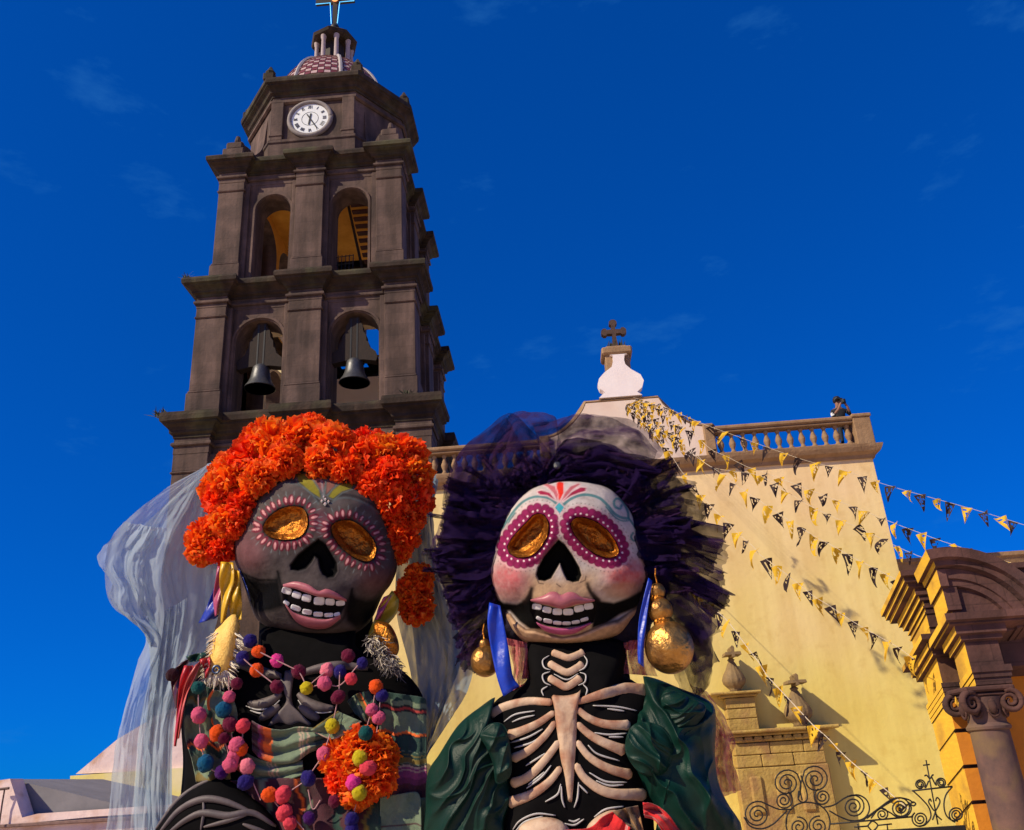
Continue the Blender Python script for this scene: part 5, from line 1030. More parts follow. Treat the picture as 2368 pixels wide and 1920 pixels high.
for k in range(330): t = rr.random(); x = 1600+130*t+rr.uniform(-50, 40); y = 1330+170*t+rr.uniform(-30, 50); px, py = zz(3, x, y); a = rr.uniform(-.3, 2.9); sp.append((px, py, .17+rr.uniform(-.02, .06), .9*math.cos(a), .9*abs(math.sin(a))+.1))
bristles(F1, sp[:230], M('dark_bristle', (.06, .05, .05), (.12, .1, .1), scale=30, bump=0), e2, 'bristle_fringe', 6, 8, 26); bristles(F1, sp[230:], M_STRAW, e2, 'bristle_tip', 7, 12, 30, .0011)
rb = thing('ribbon_bunch', 'yellow, pink and blue satin ribbons hanging left of the grey face', 'ribbon', F1(530, 1310, .15))
YR, PKR, BLR = ribbon_mat('yellow_satin', (.72, .42, .015)), ribbon_mat('pink_satin', (.45, .08, .17)), ribbon_mat('blue_satin', (.008, .03, .36))
def rib3(nm, A, B, m, par, off=.14, **k): return ribbon(nm, F1, [(*zz(3, x, y), off) for x, y in A], [(*zz(3, x, y), off) for x, y in B], m, par, **k)
rib3('blue_ribbon', [(720, 960), (680, 1060), (630, 1180), (596, 1248)], [(770, 1000), (730, 1100), (710, 1200), (690, 1222)], BLR, rb, .10); rib3('pink_ribbon', [(705, 920), (690, 1020), (680, 1110), (690, 1210)], [(750, 930), (735, 1030), (722, 1120), (712, 1195)], PKR, rb, .13)
rib3('yellow_ribbon', [(725, 895), (715, 1000), (728, 1120), (722, 1250)], [(795, 900), (800, 1000), (775, 1100), (748, 1240)], YR, rb, .16); rib3('yellow_ribbon', [(785, 930), (790, 1030), (770, 1130), (785, 1220)], [(830, 950), (838, 1050), (845, 1140), (842, 1230)], YR, rb, .15, ph=2); rib3('blue_ribbon', [(825, 930), (860, 1010), (885, 1080)], [(842, 960), (880, 1060), (895, 1120)], BLR, rb, .08)
rb2 = thing('ribbon_bunch', 'yellow and pink ribbons hanging right of the grey face', 'ribbon', F1(885, 1410, .15))
rib3('yellow_ribbon', [(1710, 1060), (1650, 1140), (1610, 1220), (1565, 1330)], [(1750, 1110), (1740, 1180), (1690, 1250), (1590, 1330)], ribbon_mat('olive_yellow_satin', (.42, .30, .02)), rb2, .13); rib3('pink_ribbon', [(1660, 1100), (1630, 1160), (1612, 1230)], [(1712, 1075), (1680, 1140), (1640, 1225)], PKR, rb2, .145)
# serape
SAGE, DKG, ORG, BUR, IVO, MAG, BLK, OLV, RED = (.135, .185, .115), (.012, .045, .034), (.75, .13, .015), (.055, .008, .018), (.42, .30, .22), (.22, .03, .12), (.008, .008, .009), (.17, .12, .02), (.35, .03, .025)
def stripes(axis, lst, wob=0.0, fine=0.0):
    ts = np.array([a for a, _ in lst]); cs = np.array([c for _, c in lst])
    def fn(u, v):
        t = (u if axis == 'u' else v)+wob*np.sin((v if axis == 'u' else u)*14); i = np.clip(np.searchsorted(ts, t, 'right')-1, 0, len(ts)-1); c = cs[i].copy()
        return c*(1+fine*np.sin(t*260))[:, None]
    return fn
shawl = thing('serape_shawl', 'sage green striped serape shawl draped over the grey-faced puppet', 'shawl', F1(690, 1700, .2))
def s4(nm, A, B, col, off=.24, amp=.012, fu=4, fv=3, nu=60, nv=40, ph=0.0, oB=None):
    return sheet(nm, F1, [(*zz(4, x, y), off) for x, y in A], [(*zz(4, x, y), off if oB is None else oB) for x, y in B], nu, nv, lambda u, v: amp*(np.sin(v*fv*2*math.pi+u*3+ph)*.7+np.sin(u*fu*2*math.pi+v*2+ph)*.5+1.2*(fbm(u*6, v*6, int(ph*7)+2)-.5)), M_VCLOTH, shawl, col, thick=.004)
s4('lower_cloth', [(480, 1010), (800, 985), (1200, 985), (1570, 1030)], [(560, 1480), (850, 1500), (1200, 1500), (1560, 1480)], stripes('u', [(0, DKG), (.05, ORG), (.08, BUR), (.26, SAGE), (.30, BUR), (.48, ORG), (.50, BUR), (.52, SAGE), (.55, BUR), (.70, DKG), (.76, BUR), (.9, OLV), (.93, DKG)], .02), .23, .02, 5, 1.4)
s4('left_drape', [(300, 360), (255, 520), (255, 700), (300, 860), (330, 1010)], [(470, 380), (500, 560), (520, 720), (545, 860), (560, 990)], stripes('u', [(0, DKG), (.14, OLV), (.17, SAGE), (.22, DKG), (.34, SAGE), (.58, BUR), (.62, ORG), (.65, DKG), (.74, SAGE), (.94, OLV)], .03), .23, .022, 3, 1.6, ph=1)
s4('shoulder_fold', [(440, 390), (400, 470), (430, 600), (450, 640)], [(560, 420), (600, 520), (600, 620), (560, 720)], stripes('v', [(0, ORG), (.10, SAGE), (.7, OLV), (.78, SAGE)]), .25, .012, 2, 1, ph=2)
s4('collar_band', [(700, 600), (780, 640), (900, 660), (1010, 640), (1120, 650), (1230, 640)], [(705, 800), (760, 850), (880, 885), (1000, 870), (1090, 810), (1240, 760)], stripes('u', [(0, BUR), (.10, MAG), (.13, RED), (.17, ORG), (.27, SAGE), (.60, IVO), (.625, SAGE), (.64, IVO), (.665, SAGE), (.70, IVO), (.72, SAGE), (.80, DKG), (.9, BUR)], .012), .245, .020, 1.5, 2.2, ph=.5)
s4('collar_band', [(560, 700), (690, 830), (860, 880), (1040, 865)], [(560, 900), (700, 985), (880, 1005), (1050, 960)], stripes('u', [(0, RED), (.2, DKG), (.3, SAGE), (.56, IVO), (.58, SAGE), (.60, IVO), (.63, SAGE), (.66, IVO), (.68, SAGE)], .01), .235, .015, 2, 1.5, ph=1.5)
s4('collar_tip', [(1095, 662), (1180, 600), (1275, 535)], [(1130, 680), (1260, 720), (1440, 605)], stripes('v', [(0, OLV), (.08, SAGE), (.92, IVO)]), .265, .010, 1, 1, 30, 24, ph=.3)
s4('shoulder_fold', [(1340, 470), (1400, 420), (1480, 400)], [(1400, 560), (1500, 620), (1600, 560)], stripes('u', [(0, DKG), (.3, SAGE), (.38, DKG), (.48, OLV), (.6, ORG), (.68, DKG)]), .24, .012, 2, 1, 30, 24, ph=2.2)
s4('right_panel', [(1560, 400), (1700, 420), (1835, 440), (1868, 460)], [(1550, 1120), (1690, 1125), (1800, 1120), (1873, 1115)], stripes('v', [(0, DKG), (.06, SAGE), (.11, BLK), (.13, RED), (.155, BLK), (.17, SAGE), (.36, ORG), (.385, BLK), (.40, DKG), (.54, SAGE), (.55, DKG), (.58, OLV), (.59, DKG), (.61, OLV), (.66, SAGE), (.67, BLK), (.68, IVO), (.70, MAG), (.72, IVO), (.735, MAG), (.80, (.12, .015, .07)), (.86, BUR)], .012), .215, .014, 2.5, 1.0, 50, 90, ph=.9)
s4('lower_fold', [(1560, 1110), (1680, 1090), (1800, 1075), (1832, 1120)], [(1560, 1480), (1700, 1480), (1800, 1470), (1840, 1460)], stripes('v', [(0, SAGE), (.52, BUR), (.56, SAGE)]), .25, .014, 1.5, .6, 40, 40, ph=2.7)
s4('lower_fold', [(1820, 1115), (1875, 1112)], [(1825, 1480), (1876, 1480)], stripes('v', [(0, SAGE)]), .21, .006, 1, 1, 12, 30, ph=.1)
fr_ = thing('red_ribbon_fringe', 'red and coral ribbons hanging from the left shoulder of the serape', 'ribbon', F1(430, 1600, .2))
def rib4(nm, A, B, m, par, off=.25, **k): return ribbon(nm, F1, [(*zz(4, x, y), off) for x, y in A], [(*zz(4, x, y), off) for x, y in B], m, par, **k)
RS, CS_ = ribbon_mat('red_satin', (.52, .025, .035)), ribbon_mat('coral_satin', (.62, .10, .08))
rib4('red_ribbon', [(250, 230), (220, 330), (205, 480), (180, 770)], [(310, 230), (280, 350), (235, 480), (195, 770)], RS, fr_); rib4('coral_ribbon', [(320, 230), (265, 330), (235, 450), (205, 720)], [(370, 190), (315, 320), (262, 450), (215, 715)], CS_, fr_, .262); rib4('red_ribbon', [(350, 190), (380, 250), (385, 310)], [(420, 170), (420, 240), (400, 320)], RS, fr_, .25); rib4('dark_ribbon', [(230, 210), (160, 300), (190, 520)], [(290, 180), (235, 300), (215, 500)], ribbon_mat('burgundy_satin', (.06, .008, .014)), fr_, .22)
rib4('green_ribbon', [(260, 170), (330, 150), (400, 140)], [(290, 210), (340, 200), (390, 190)], ribbon_mat('dark_green_satin', (.008, .05, .035)), fr_, .24)
# pompom garland
def pom_mesh(seed):
    bm = bmesh.new(); bmesh.ops.create_icosphere(bm, subdivisions=4, radius=1.0); r = random.Random(seed)
    for v in bm.verts: v.co *= 1+r.gauss(0, .045)+.05*math.sin(v.co.x*5+seed)*math.sin(v.co.y*5)
    me = bpy.data.meshes.new('pompom'); bm.to_mesh(me); bm.free(); me.polygons.foreach_set('use_smooth', [True]*len(me.polygons)); return me
M_POM = M('felted_wool', (1, 1, 1), (.80, .78, .80), rough=1.0, scale=9, bump=.5, bscale=60, spec=.05, sheen=.08)
n_ = M_POM.node_tree; oi = n_.nodes.new('ShaderNodeObjectInfo'); mx_ = [x for x in n_.nodes if x.type == 'MIX'][0]; mx_.blend_type = 'MULTIPLY'; n_.links.new(oi.outputs['Color'], mx_.inputs[6])
POM = [pom_mesh(s) for s in (1, 2, 3)]
for me in POM: me.materials.append(M_POM)
PC = dict(g=(.006, .075, .075), p=(.66, .10, .20), l=(.80, .20, .27), t=(.006, .09, .19), n=(.020, .012, .14), v=(.055, .006, .11), m=(.13, .008, .035), o=(.80, .085, .008), y=(.55, .44, .012), c=(.75, .06, .09), k=(.75, .045, .28), d=(.03, .006, .012))
PL = [(343, 378, 'g'), (347, 562, 'p'), (363, 735, 'p'), (392, 885, 't'), (497, 945, 'v'), (660, 1010, 'n'), (550, 440, 'p'), (512, 525, 't'), (555, 622, 'm'), (642, 632, 'c'), (510, 712, 'm'), (468, 682, 'o'), (600, 762, 'p'), (630, 790, 'o'), (582, 832, 'p'), (560, 888, 'p'), (670, 905, 'l'), (745, 135, 'o'), (870, 197, 'k'), (733, 262, 'o'), (690, 65, 'n'), (640, 180, 'n'), (600, 350, 'm'), (870, 372, 'm'), (1015, 272, 'm'), (1068, 380, 'y'), (1205, 262, 'l'), (1187, 350, 'p'), (1290, 272, 'n'), (1365, 318, 'c'), (1440, 215, 'n'), (1345, 165, 'm'), (1278, 440, 'm'), (1533, 372, 'o'), (1572, 430, 'n'), (1505, 525, 'p'), (1550, 580, 'p'), (1240, 635, 'y'), (1182, 822, 'p'), (1462, 682, 'g'), (1425, 848, 'y'), (1480, 915, 'c'), (1380, 1010, 'k'), (1420, 1080, 'y'), (1078, 985, 'n'), (910, 1095, 'c'), (820, 1095, 'o'), (1255, 1135, 'm'), (1085, 1250, 'v'), (920, 1215, 'c'), (955, 1280, 'c'), (1370, 1258, 'n'), (1370, 1330, 'n'), (170, 290, 'd')]
garl = thing('pompom_garland', 'garland of colourful felt pompoms looped over the striped serape', 'garland', F1(690, 1650, .28))
for k, (x, y, c) in enumerate(PL):
    off = .285 if y > 300 else .255
    if 1180 < x < 1700 and 640 < y < 1100 and c in 'gyck': off = .33
    o = link('pompom', POM[k % 3], None, garl, F1(*zz(4, x, y), off)); s_ = .0262*(1.04 if y > 500 else .96)*rng.uniform(.86, 1.10); o.scale = (s_*rng.uniform(.94, 1.12), s_*.95, s_*rng.uniform(.88, 1.02)); o.rotation_euler = (k, k*1.3, k*.7); o.color = (*PC[c], 1)
CH = [[(343, 378), (347, 562), (363, 735), (392, 885), (450, 935), (497, 945), (570, 850), (630, 790)], [(548, 300), (550, 440), (556, 620), (572, 720), (600, 762)], [(642, 632), (638, 720), (630, 790)], [(670, 905), (700, 990), (760, 1130)], [(640, 180), (733, 262), (820, 330), (870, 372)], [(745, 135), (870, 197), (960, 240), (1015, 272), (1050, 330), (1068, 380), (1187, 350), (1290, 362), (1410, 230)], [(1205, 262), (1120, 330), (1068, 380)], [(1290, 272), (1285, 400), (1278, 440), (1256, 560), (1240, 635), (1205, 750), (1182, 822), (1110, 930), (1078, 985), (950, 1075), (910, 1095), (820, 1095)], [(1533, 372), (1520, 450), (1505, 525), (1480, 610), (1462, 682)], [(1560, 470), (1550, 580), (1535, 690)], [(820, 1095), (860, 1150), (920, 1215), (1000, 1270), (1050, 1330)], [(1420, 1080), (1390, 1190), (1370, 1258)], [(510, 712), (540, 800), (560, 888)], [(1425, 848), (1480, 915), (1380, 1010), (1420, 1080)], [(1078, 1060), (1110, 1190), (1160, 1130)], [(600, 350), (560, 400)]]
for c in CH: mb = MB(); mb.tube([F1(*zz(4, x, y), .277) for x, y in spline(c, max(8, 5*len(c)))], .0022, 5); mb.build('cord', M('pink_wool_cord', (.5, .28, .28), (.4, .2, .2), scale=60, bump=0), garl)
# veil
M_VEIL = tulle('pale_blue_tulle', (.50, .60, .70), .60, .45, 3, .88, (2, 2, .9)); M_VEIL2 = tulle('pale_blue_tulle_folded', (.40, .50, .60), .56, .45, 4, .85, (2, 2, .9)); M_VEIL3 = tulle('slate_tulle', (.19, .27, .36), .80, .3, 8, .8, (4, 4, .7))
veil = thing('pale_veil', 'pale blue-grey tulle veil billowing left of the grey-faced puppet', 'veil', F1(400, 1400, -.05))
def sv(nm, A, B, m, par, amp, seed, nu=90, nv=60, key='v'):
    def f(u, v):
        n = fbm(u*5+v*2, v*7-u, seed)-.5; m_ = fbm(u*12+v*9, v*14, seed+3)-.5; e = 4*v*(1-v)+.15
        return amp*(2.8*n+.55*m_+.22*np.sin(v*13+u*5+7*n))*e, 16*m_*v, 18*n*v
    conv = (lambda q: [(*zz(key, x, y), o) for x, y, o in q]) if key else (lambda q: q); return sheet(nm, F1, conv(A), conv(B), nu, nv, f, m, par)
A = [(760, 80, -.02), (740, 300, -.02), (760, 550, -.02), (760, 800, -.04), (740, 1050, -.04), (640, 1280, .02), (520, 1500, .04), (470, 1800, .06), (470, 2400, .06)]
B = [(690, 85, 0), (430, 255, .05), (190, 450, .10), (60, 660, .14), (100, 940, .10), (300, 1100, .05), (235, 1370, .04), (140, 1736, .02), (60, 2400, .02)]
sv('veil_layer', A, B, M_VEIL, veil, .035, 4)
B2 = [(690, 95, .05), (500, 270, .05), (300, 470, .08), (180, 680, .12), (240, 900, .10), (340, 1080, .06), (330, 1350, .05), (270, 1736, .03), (230, 2400, .02)]
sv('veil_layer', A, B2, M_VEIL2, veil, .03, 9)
sv('veil_fold', [(470, 480, .08), (420, 640, .10), (400, 820, .10), (420, 1000, .08), (400, 1200, .06), (380, 1500, .05)], [(190, 450, .10), (24, 655, .12), (92, 800, .12), (108, 950, .10), (300, 1100, .05), (330, 1300, .04)], M_VEIL, veil, .03, 13)
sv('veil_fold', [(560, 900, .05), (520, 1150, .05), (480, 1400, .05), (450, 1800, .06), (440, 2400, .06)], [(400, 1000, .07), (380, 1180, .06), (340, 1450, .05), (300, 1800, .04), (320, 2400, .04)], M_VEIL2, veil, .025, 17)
veil2 = thing('pale_veil', 'grey-blue end of tulle veil hanging between the two puppets', 'veil', F1(1010, 1450, -.05))
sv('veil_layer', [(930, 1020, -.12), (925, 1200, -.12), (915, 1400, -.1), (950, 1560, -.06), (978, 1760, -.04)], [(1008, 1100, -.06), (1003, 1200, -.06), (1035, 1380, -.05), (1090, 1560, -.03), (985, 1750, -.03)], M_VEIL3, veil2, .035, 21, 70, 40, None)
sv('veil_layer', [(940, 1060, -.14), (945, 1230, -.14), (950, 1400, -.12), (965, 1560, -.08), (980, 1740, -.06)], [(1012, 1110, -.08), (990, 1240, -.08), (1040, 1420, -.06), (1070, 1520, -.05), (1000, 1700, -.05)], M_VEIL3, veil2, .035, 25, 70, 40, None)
# ------------------------------------------------------------------ puppet with pale face and dark tulle hair
F2 = Frame(3.42); F2H = Frame(3.40, .22, 1230)
pup2 = thing('giant_puppet', 'giant skeleton puppet with pale painted face, bare painted ribs and green satin sleeves', 'puppet', (float(F2(1310, 1700)[0]), 3.42, 0))
def c5(X, Y): return (X-980)/(740/2072), (Y-940)/(740/2072)
EYE2L = [(738, 698), (780, 708), (806, 760), (800, 830), (770, 890), (728, 942), (680, 970), (610, 977), (560, 952), (543, 910), (570, 860), (620, 800), (670, 750), (708, 710)]
EYE2R = [(953, 762), (985, 724), (1040, 723), (1120, 753), (1190, 808), (1242, 880), (1262, 940), (1236, 972), (1180, 977), (1110, 952), (1040, 902), (980, 832)]
NOSE2 = [(872, 862), (830, 910), (780, 970), (738, 1045), (728, 1090), (745, 1125), (785, 1132), (825, 1115), (855, 1065), (882, 1018), (905, 1080), (928, 1125), (965, 1140), (1005, 1132), (1022, 1095), (1010, 1045), (965, 965), (915, 895)]
MOUTH2 = [(690, 1262), (760, 1280), (880, 1312), (1000, 1288), (1105, 1262), (1120, 1330), (1100, 1400), (1000, 1425), (900, 1435), (800, 1425), (720, 1395), (690, 1330)]
BLK2 = [(440, 1235), (520, 1275), (600, 1285), (660, 1255), (695, 1180), (700, 1250), (720, 1300), (770, 1440), (690, 1440), (620, 1390), (560, 1320), (500, 1330), (455, 1290)]
BLK2R = [(1060, 1170), (1090, 1220), (1150, 1265), (1230, 1275), (1330, 1240), (1420, 1190), (1410, 1280), (1360, 1310), (1270, 1345), (1180, 1405), (1090, 1435), (1110, 1330), (1100, 1250)]
JAW2 = [(505, 1330), (560, 1345), (600, 1400), (660, 1445), (720, 1450), (800, 1475), (900, 1498), (1000, 1480), (1100, 1440), (1180, 1405), (1260, 1385), (1330, 1335), (1400, 1290), (1390, 1370), (1300, 1480), (1160, 1535), (1000, 1560), (800, 1555), (670, 1545), (590, 1500), (530, 1420)]
OUT2 = [(880, 484), (740, 515), (650, 570), (575, 650), (515, 745), (478, 850), (445, 960), (424, 1060), (430, 1150), (465, 1240), (505, 1330), (545, 1430), (600, 1502), (680, 1545), (800, 1556), (920, 1560), (1040, 1552), (1160, 1532), (1280, 1488), (1360, 1400), (1400, 1295), (1425, 1180), (1462, 1090), (1440, 1010), (1402, 900), (1378, 785), (1335, 675), (1265, 585), (1175, 520), (1030, 488)]
def disp2(X, Y, R):
    x, y = c5(X, Y); d = 0
    for (cx, cy, rx, ry, a) in ((560, 1130, 140, 130, .05), (1290, 1130, 160, 130, .05), (890, 1330, 260, 180, .05), (920, 1520, 320, 50, .03), (880, 790, 70, 110, .018), (700, 640, 180, 60, .015), (1100, 660, 190, 60, .015), (590, 1340, 90, 70, -.05), (1230, 1330, 110, 70, -.05)): d = d+a*np.exp(-ell(x, y, cx, cy, rx, ry)**2)
    for e in (EYE2L, EYE2R): s = sdf(e, x, y); d = d-.055*sstep(8, -44, s)+.010*np.exp(-((s-30)/28)**2)
    d = d-.05*sstep(6, -24, sdf(NOSE2, x, y))-.02*sstep(6, -16, sdf(MOUTH2, x, y))+.028*sstep(16, -26, sdf(JAW2, x, y))
    return d+.0035*(fbm(x/60, y/60, 8)-.5)
def paint2(X, Y, R):
    x, y = c5(X, Y); n = fbm(x/80, y/80, 11); n2 = fbm(x/22, y/22, 15); col = np.tile(np.array([.52, .46, .43]), (len(x), 1))*(.80+.38*n[:, None])
    tan = (.46, .30, .17); col = mix(col, sstep(1040, 1170, y+.3*np.abs(x-880)-20)*sstep(330, 150, np.abs(x-885))*.95, tan)
    col = mix(col, np.clip(.95*sstep(1.35, .35, ell(x, y, 540, 1120, 150, 140))*(.65+.6*n2), 0, 1), (.46, .12, .13)); col = mix(col, np.clip(.95*sstep(1.35, .3, ell(x, y, 1320, 1090, 165, 130))*(.65+.6*n2), 0, 1), (.52, .11, .10))
    col = mix(col, .55*sstep(1.2, .5, ell(x, y, 1290, 1190, 190, 60)), (.42, .22, .10)); col = mix(col, .4*sstep(1.2, .5, ell(x, y, 560, 1225, 130, 45)), (.36, .16, .12))
    TEAL = (.055, .19, .20)
    for ln, w in (([(870, 640), (820, 600), (760, 585), (700, 590), (640, 620), (590, 670), (540, 740), (505, 800)], 8), ([(900, 640), (960, 595), (1040, 572), (1130, 590), (1190, 640), (1230, 690), (1280, 720), (1325, 725)], 9), ([(1325, 725), (1320, 680), (1290, 620), (1255, 595), (1232, 615), (1240, 650), (1270, 662), (1280, 640)], 8), ([(1335, 735), (1370, 790), (1380, 850), (1360, 870), (1342, 845), (1355, 820)], 7), ([(480, 840), (468, 890), (480, 920)], 6), ([(1180, 650), (1230, 710), (1280, 740), (1325, 740)], 5), ([(590, 690), (545, 760), (515, 830)], 5)):
        dd = ldist(spline(ln, 30), x, y); col = mix(col, .9*sstep(w+4, w-4, dd), TEAL)
    for leaf, c in (([(878, 612), (858, 560), (862, 495), (882, 488), (905, 495), (905, 560)], (.72, .035, .02)), ([(865, 610), (840, 560), (800, 520), (770, 505), (800, 502), (850, 520), (866, 570)], (.50, .13, .15)), ([(893, 610), (915, 560), (950, 520), (1000, 500), (1010, 505), (960, 540), (920, 590)], (.50, .13, .15)), ([(850, 605), (800, 575), (750, 570), (735, 552), (760, 545), (815, 560)], (.32, .02, .06)), ([(905, 610), (950, 580), (1000, 560), (1045, 548), (1050, 528), (1015, 525), (960, 555)], (.32, .02, .06)), ([(878, 622), (908, 655), (880, 695), (848, 655)], (.06, .36, .42))):
        s = sdf(leaf, x, y); col = mix(col, .85*np.exp(-((s-4)/4)**2), (.70, .45, .45)); col = mix(col, sstep(4, -4, s), c)
    MAGC = (.24, .018, .085)
    for e, nn_ in ((EYE2L, 25), (EYE2R, 26)):
        s = sdf(e, x, y); rg = ringpoly(e, nn_, 46); m = sstep(44, 38, s)
        for p, nn in rg: m = np.maximum(m, sstep(1.08, .92, ell(x, y, p[0], p[1], 27, 27)))
        h = np.zeros_like(m)
        for p, nn in ringpoly(e, nn_, 50): h = np.maximum(h, sstep(1.1, .9, ell(x, y, p[0], p[1], 36, 36)))
        col = mix(col, .55*h, (.62, .35, .38)); col = mix(col, m, MAGC)
        for p, nn in rg: col = mix(col, .5*np.exp(-((ell(x, y, p[0], p[1], 27, 27)-1)/.10)**2), (.10, .006, .035))
        for p, nn in ringpoly(e, nn_, 24): col = mix(col, sstep(1.3, .7, ell(x, y, p[0], p[1], 6.5, 6.5)), (.75, .60, .62))
        for p, nn in ringpoly(e, nn_*2, 92): col = mix(col, .55*sstep(1.3, .6, ell(x, y, p[0], p[1], 5, 5)), (.16, .09, .10))
        col = mix(col, sstep(11, 4, s), (.012, .008, .008))
    for h in (BLK2, BLK2R): col = mix(col, sstep(16, -8, sdf(h, x, y)), (.005, .005, .005))
    for ln in ([(700, 1180), (690, 1220), (650, 1265)], [(1060, 1150), (1080, 1200), (1130, 1250)]): col = mix(col, .9*np.exp(-(ldist(ln, x, y)/16)**2), (.02, .012, .01))
    s = sdf(JAW2, x, y); jc = np.tile(np.array([.55, .35, .21]), (len(x), 1))*(.7+.55*n2[:, None]); mj = sstep(7, -7, s); col = col*(1-mj[:, None])+jc*mj[:, None]; col = mix(col, .75*np.exp(-((s)/8)**2), (.05, .025, .018))
    s = sdf(NOSE2, x, y); col = mix(col, .35*sstep(26, 4, s), (.20, .13, .10)); col = mix(col, sstep(5, -5, s), (.003, .003, .003))
    for ln in ([(725, 1100), (745, 1145), (775, 1150)], [(1015, 1140), (1045, 1125), (1050, 1100)], [(860, 1150), (885, 1168)]): col = mix(col, .7*np.exp(-(ldist(ln, x, y)/4)**2), (.04, .03, .03))
    col = mix(col, sstep(7, -7, sdf(MOUTH2, x, y)), (.007, .006, .006))
    col = mix(col, .6*sstep(.985, 1.0, R), (.02, .015, .015)); return col
me = blob(F2H, [zz(5, *p) for p in OUT2], zz(5, 900, 1040), .24, .30, 440, 190, 2.6, 2.0, disp2, paint2)
head2 = link('head', me, M_PAINT, pup2); S2 = Surf(me)
for e in (EYE2L, EYE2R): link('eye', eye_dome(F2H, S2, [zz(5, *p) for p in e], .016, .006), M_GOLD, head2)
link('lip', pillow(F2H, S2, zl(5, [(690, 1252), (770, 1226), (820, 1200), (860, 1203), (890, 1220), (930, 1203), (975, 1205), (1030, 1236), (1108, 1252)]), zl(5, [(692, 1262), (750, 1277), (800, 1286), (850, 1300), (890, 1312), (935, 1300), (985, 1283), (1050, 1276), (1106, 1262)]), .022, 30), M_LIP, head2)
link('lip', pillow(F2H, S2, zl(5, [(728, 1396), (800, 1425), (900, 1437), (1000, 1425), (1085, 1396)]), zl(5, [(734, 1412), (790, 1458), (890, 1480), (985, 1468), (1080, 1412)]), .022), M('magenta_lip_paint', (.46, .09, .21), (.32, .05, .14), rough=.4, scale=18, bump=.15), head2)
for (x, y, w, h, a) in ((732, 1298, 62, 38, .15), (798, 1318, 58, 40, .2), (865, 1330, 62, 42, .03), (935, 1331, 66, 42, -.03), (1005, 1310, 64, 42, -.2), (1068, 1295, 60, 40, -.15), (746, 1374, 40, 22, .5), (803, 1390, 58, 28, .2), (865, 1402, 56, 26, .1), (925, 1405, 56, 24, 0), (984, 1397, 54, 24, -.15), (1040, 1380, 54, 24, -.3)):
    px, py = zz(5, x, y); k = ZT[5][2]; link('tooth', fixn(tooth(F2H, S2, px, py, w*k, h*k, a)), M_TOOTH, head2)
# torso
me = blob(F2, zl(6, [(700, 60), (990, 40), (1290, 60), (1295, 260), (1340, 300), (1470, 400), (1490, 560), (1450, 800), (1470, 1000), (1480, 1231), (1500, 1500), (1000, 1520), (480, 1500), (500, 1231), (510, 900), (480, 700), (430, 540), (500, 430), (610, 355), (695, 290)]), zz(6, 960, 760), .17, .20, 150, 30, 3.2, 2.0)
torso2 = link('torso', me, M_BODY, pup2); T2 = Surf(me)
nk = neck(F2, 1218, 1446, 1440, 1570, pup2, -.11, .10); N2 = Surf(nk.data)
class Nearest:
    def __init__(s, *ss): s.ss = ss
    def __call__(s, px, py, lift=0.0, fall=None):
        c = [h for h in (q(px, py, lift) for q in s.ss) if h is not None]
        return min(c, key=lambda p: np.linalg.norm(p-CAM)) if c else np.array(fall(px, py, lift))
TN2 = Nearest(T2, N2)
mb = MB(); mb.lathe([(.62, 0), (.50, .8), (.26, 1.6), (.15, 1.9)], (float(F2(1310, 1850)[0]), 3.58, 0), 28); mb.build('robe', M('dark_green_robe', (.006, .04, .03), (.004, .03, .02), rough=.5, scale=8), pup2, smooth=True)
link('sternum', fixn(blob(Frame(3.42-.165), zl(6, [(815, 372), (850, 392), (930, 398), (1000, 382), (1032, 358), (1032, 400), (1004, 440), (1003, 560), (998, 700), (988, 850), (982, 960), (968, 1072), (945, 1050), (925, 900), (900, 800), (880, 650), (864, 520), (858, 430)]), zz(6, 935, 640), .022, .012, 110, 16, 3.0, disp=lambda X, Y, R: .005*(fbm(X/14, Y/30, 4)-.5))), M_BONE, pup2)
def on6(p): return zl(6, p)
def bone(surf, pts, r0, r1, name, mat, lift=.004, n=26, fr=F2, knob=1.15):
    p = spline(on6(pts), n); rr = [1.04*(r0+(r1-r0)*i/(n-1))*(1+(knob-1)*math.exp(-((n-1-i)/2.2)**2)) for i in range(n)]; rr[0] *= .5; rr[-1] *= .55
    mb = MB(); mb.tube([surf(a[0], a[1], lift, fr) for a in p], rr, 12, up=tuple(-ray(1310, 1700)), flat=.48); return mb.build(name, mat, pup2, smooth=True)
for pts, a, b in (([(850, 440), (700, 435), (560, 470), (470, 522)], .012, .019), ([(1000, 440), (1150, 392), (1300, 358), (1425, 378)], .010, .026), ([(862, 500), (760, 570), (650, 620), (575, 645)], .010, .016), ([(1000, 480), (1080, 540), (1180, 575), (1330, 582)], .011, .016), ([(868, 560), (800, 650), (700, 740), (600, 790)], .010, .015), ([(1000, 570), (1080, 640), (1170, 690), (1300, 742)], .011, .018), ([(892, 680), (800, 800), (700, 900), (595, 945)], .011, .016), ([(1000, 680), (1080, 780), (1200, 850), (1340, 890)], .011, .016), ([(902, 840), (830, 930), (720, 1010), (575, 1065)], .010, .018), ([(992, 820), (1060, 920), (1200, 1000), (1428, 1012)], .012, .019)): bone(T2, pts, a, b, 'rib', M_BONE)
for pts in ([(825, 195), (880, 228), (940, 255), (1000, 228), (1040, 200)], [(825, 285), (880, 318), (935, 343), (1000, 305), (1025, 285)], [(845, 130), (900, 150), (950, 165), (1010, 145), (1045, 128)]): bone(TN2, pts, .013, .013, 'vertebra', M_BONE, .006)
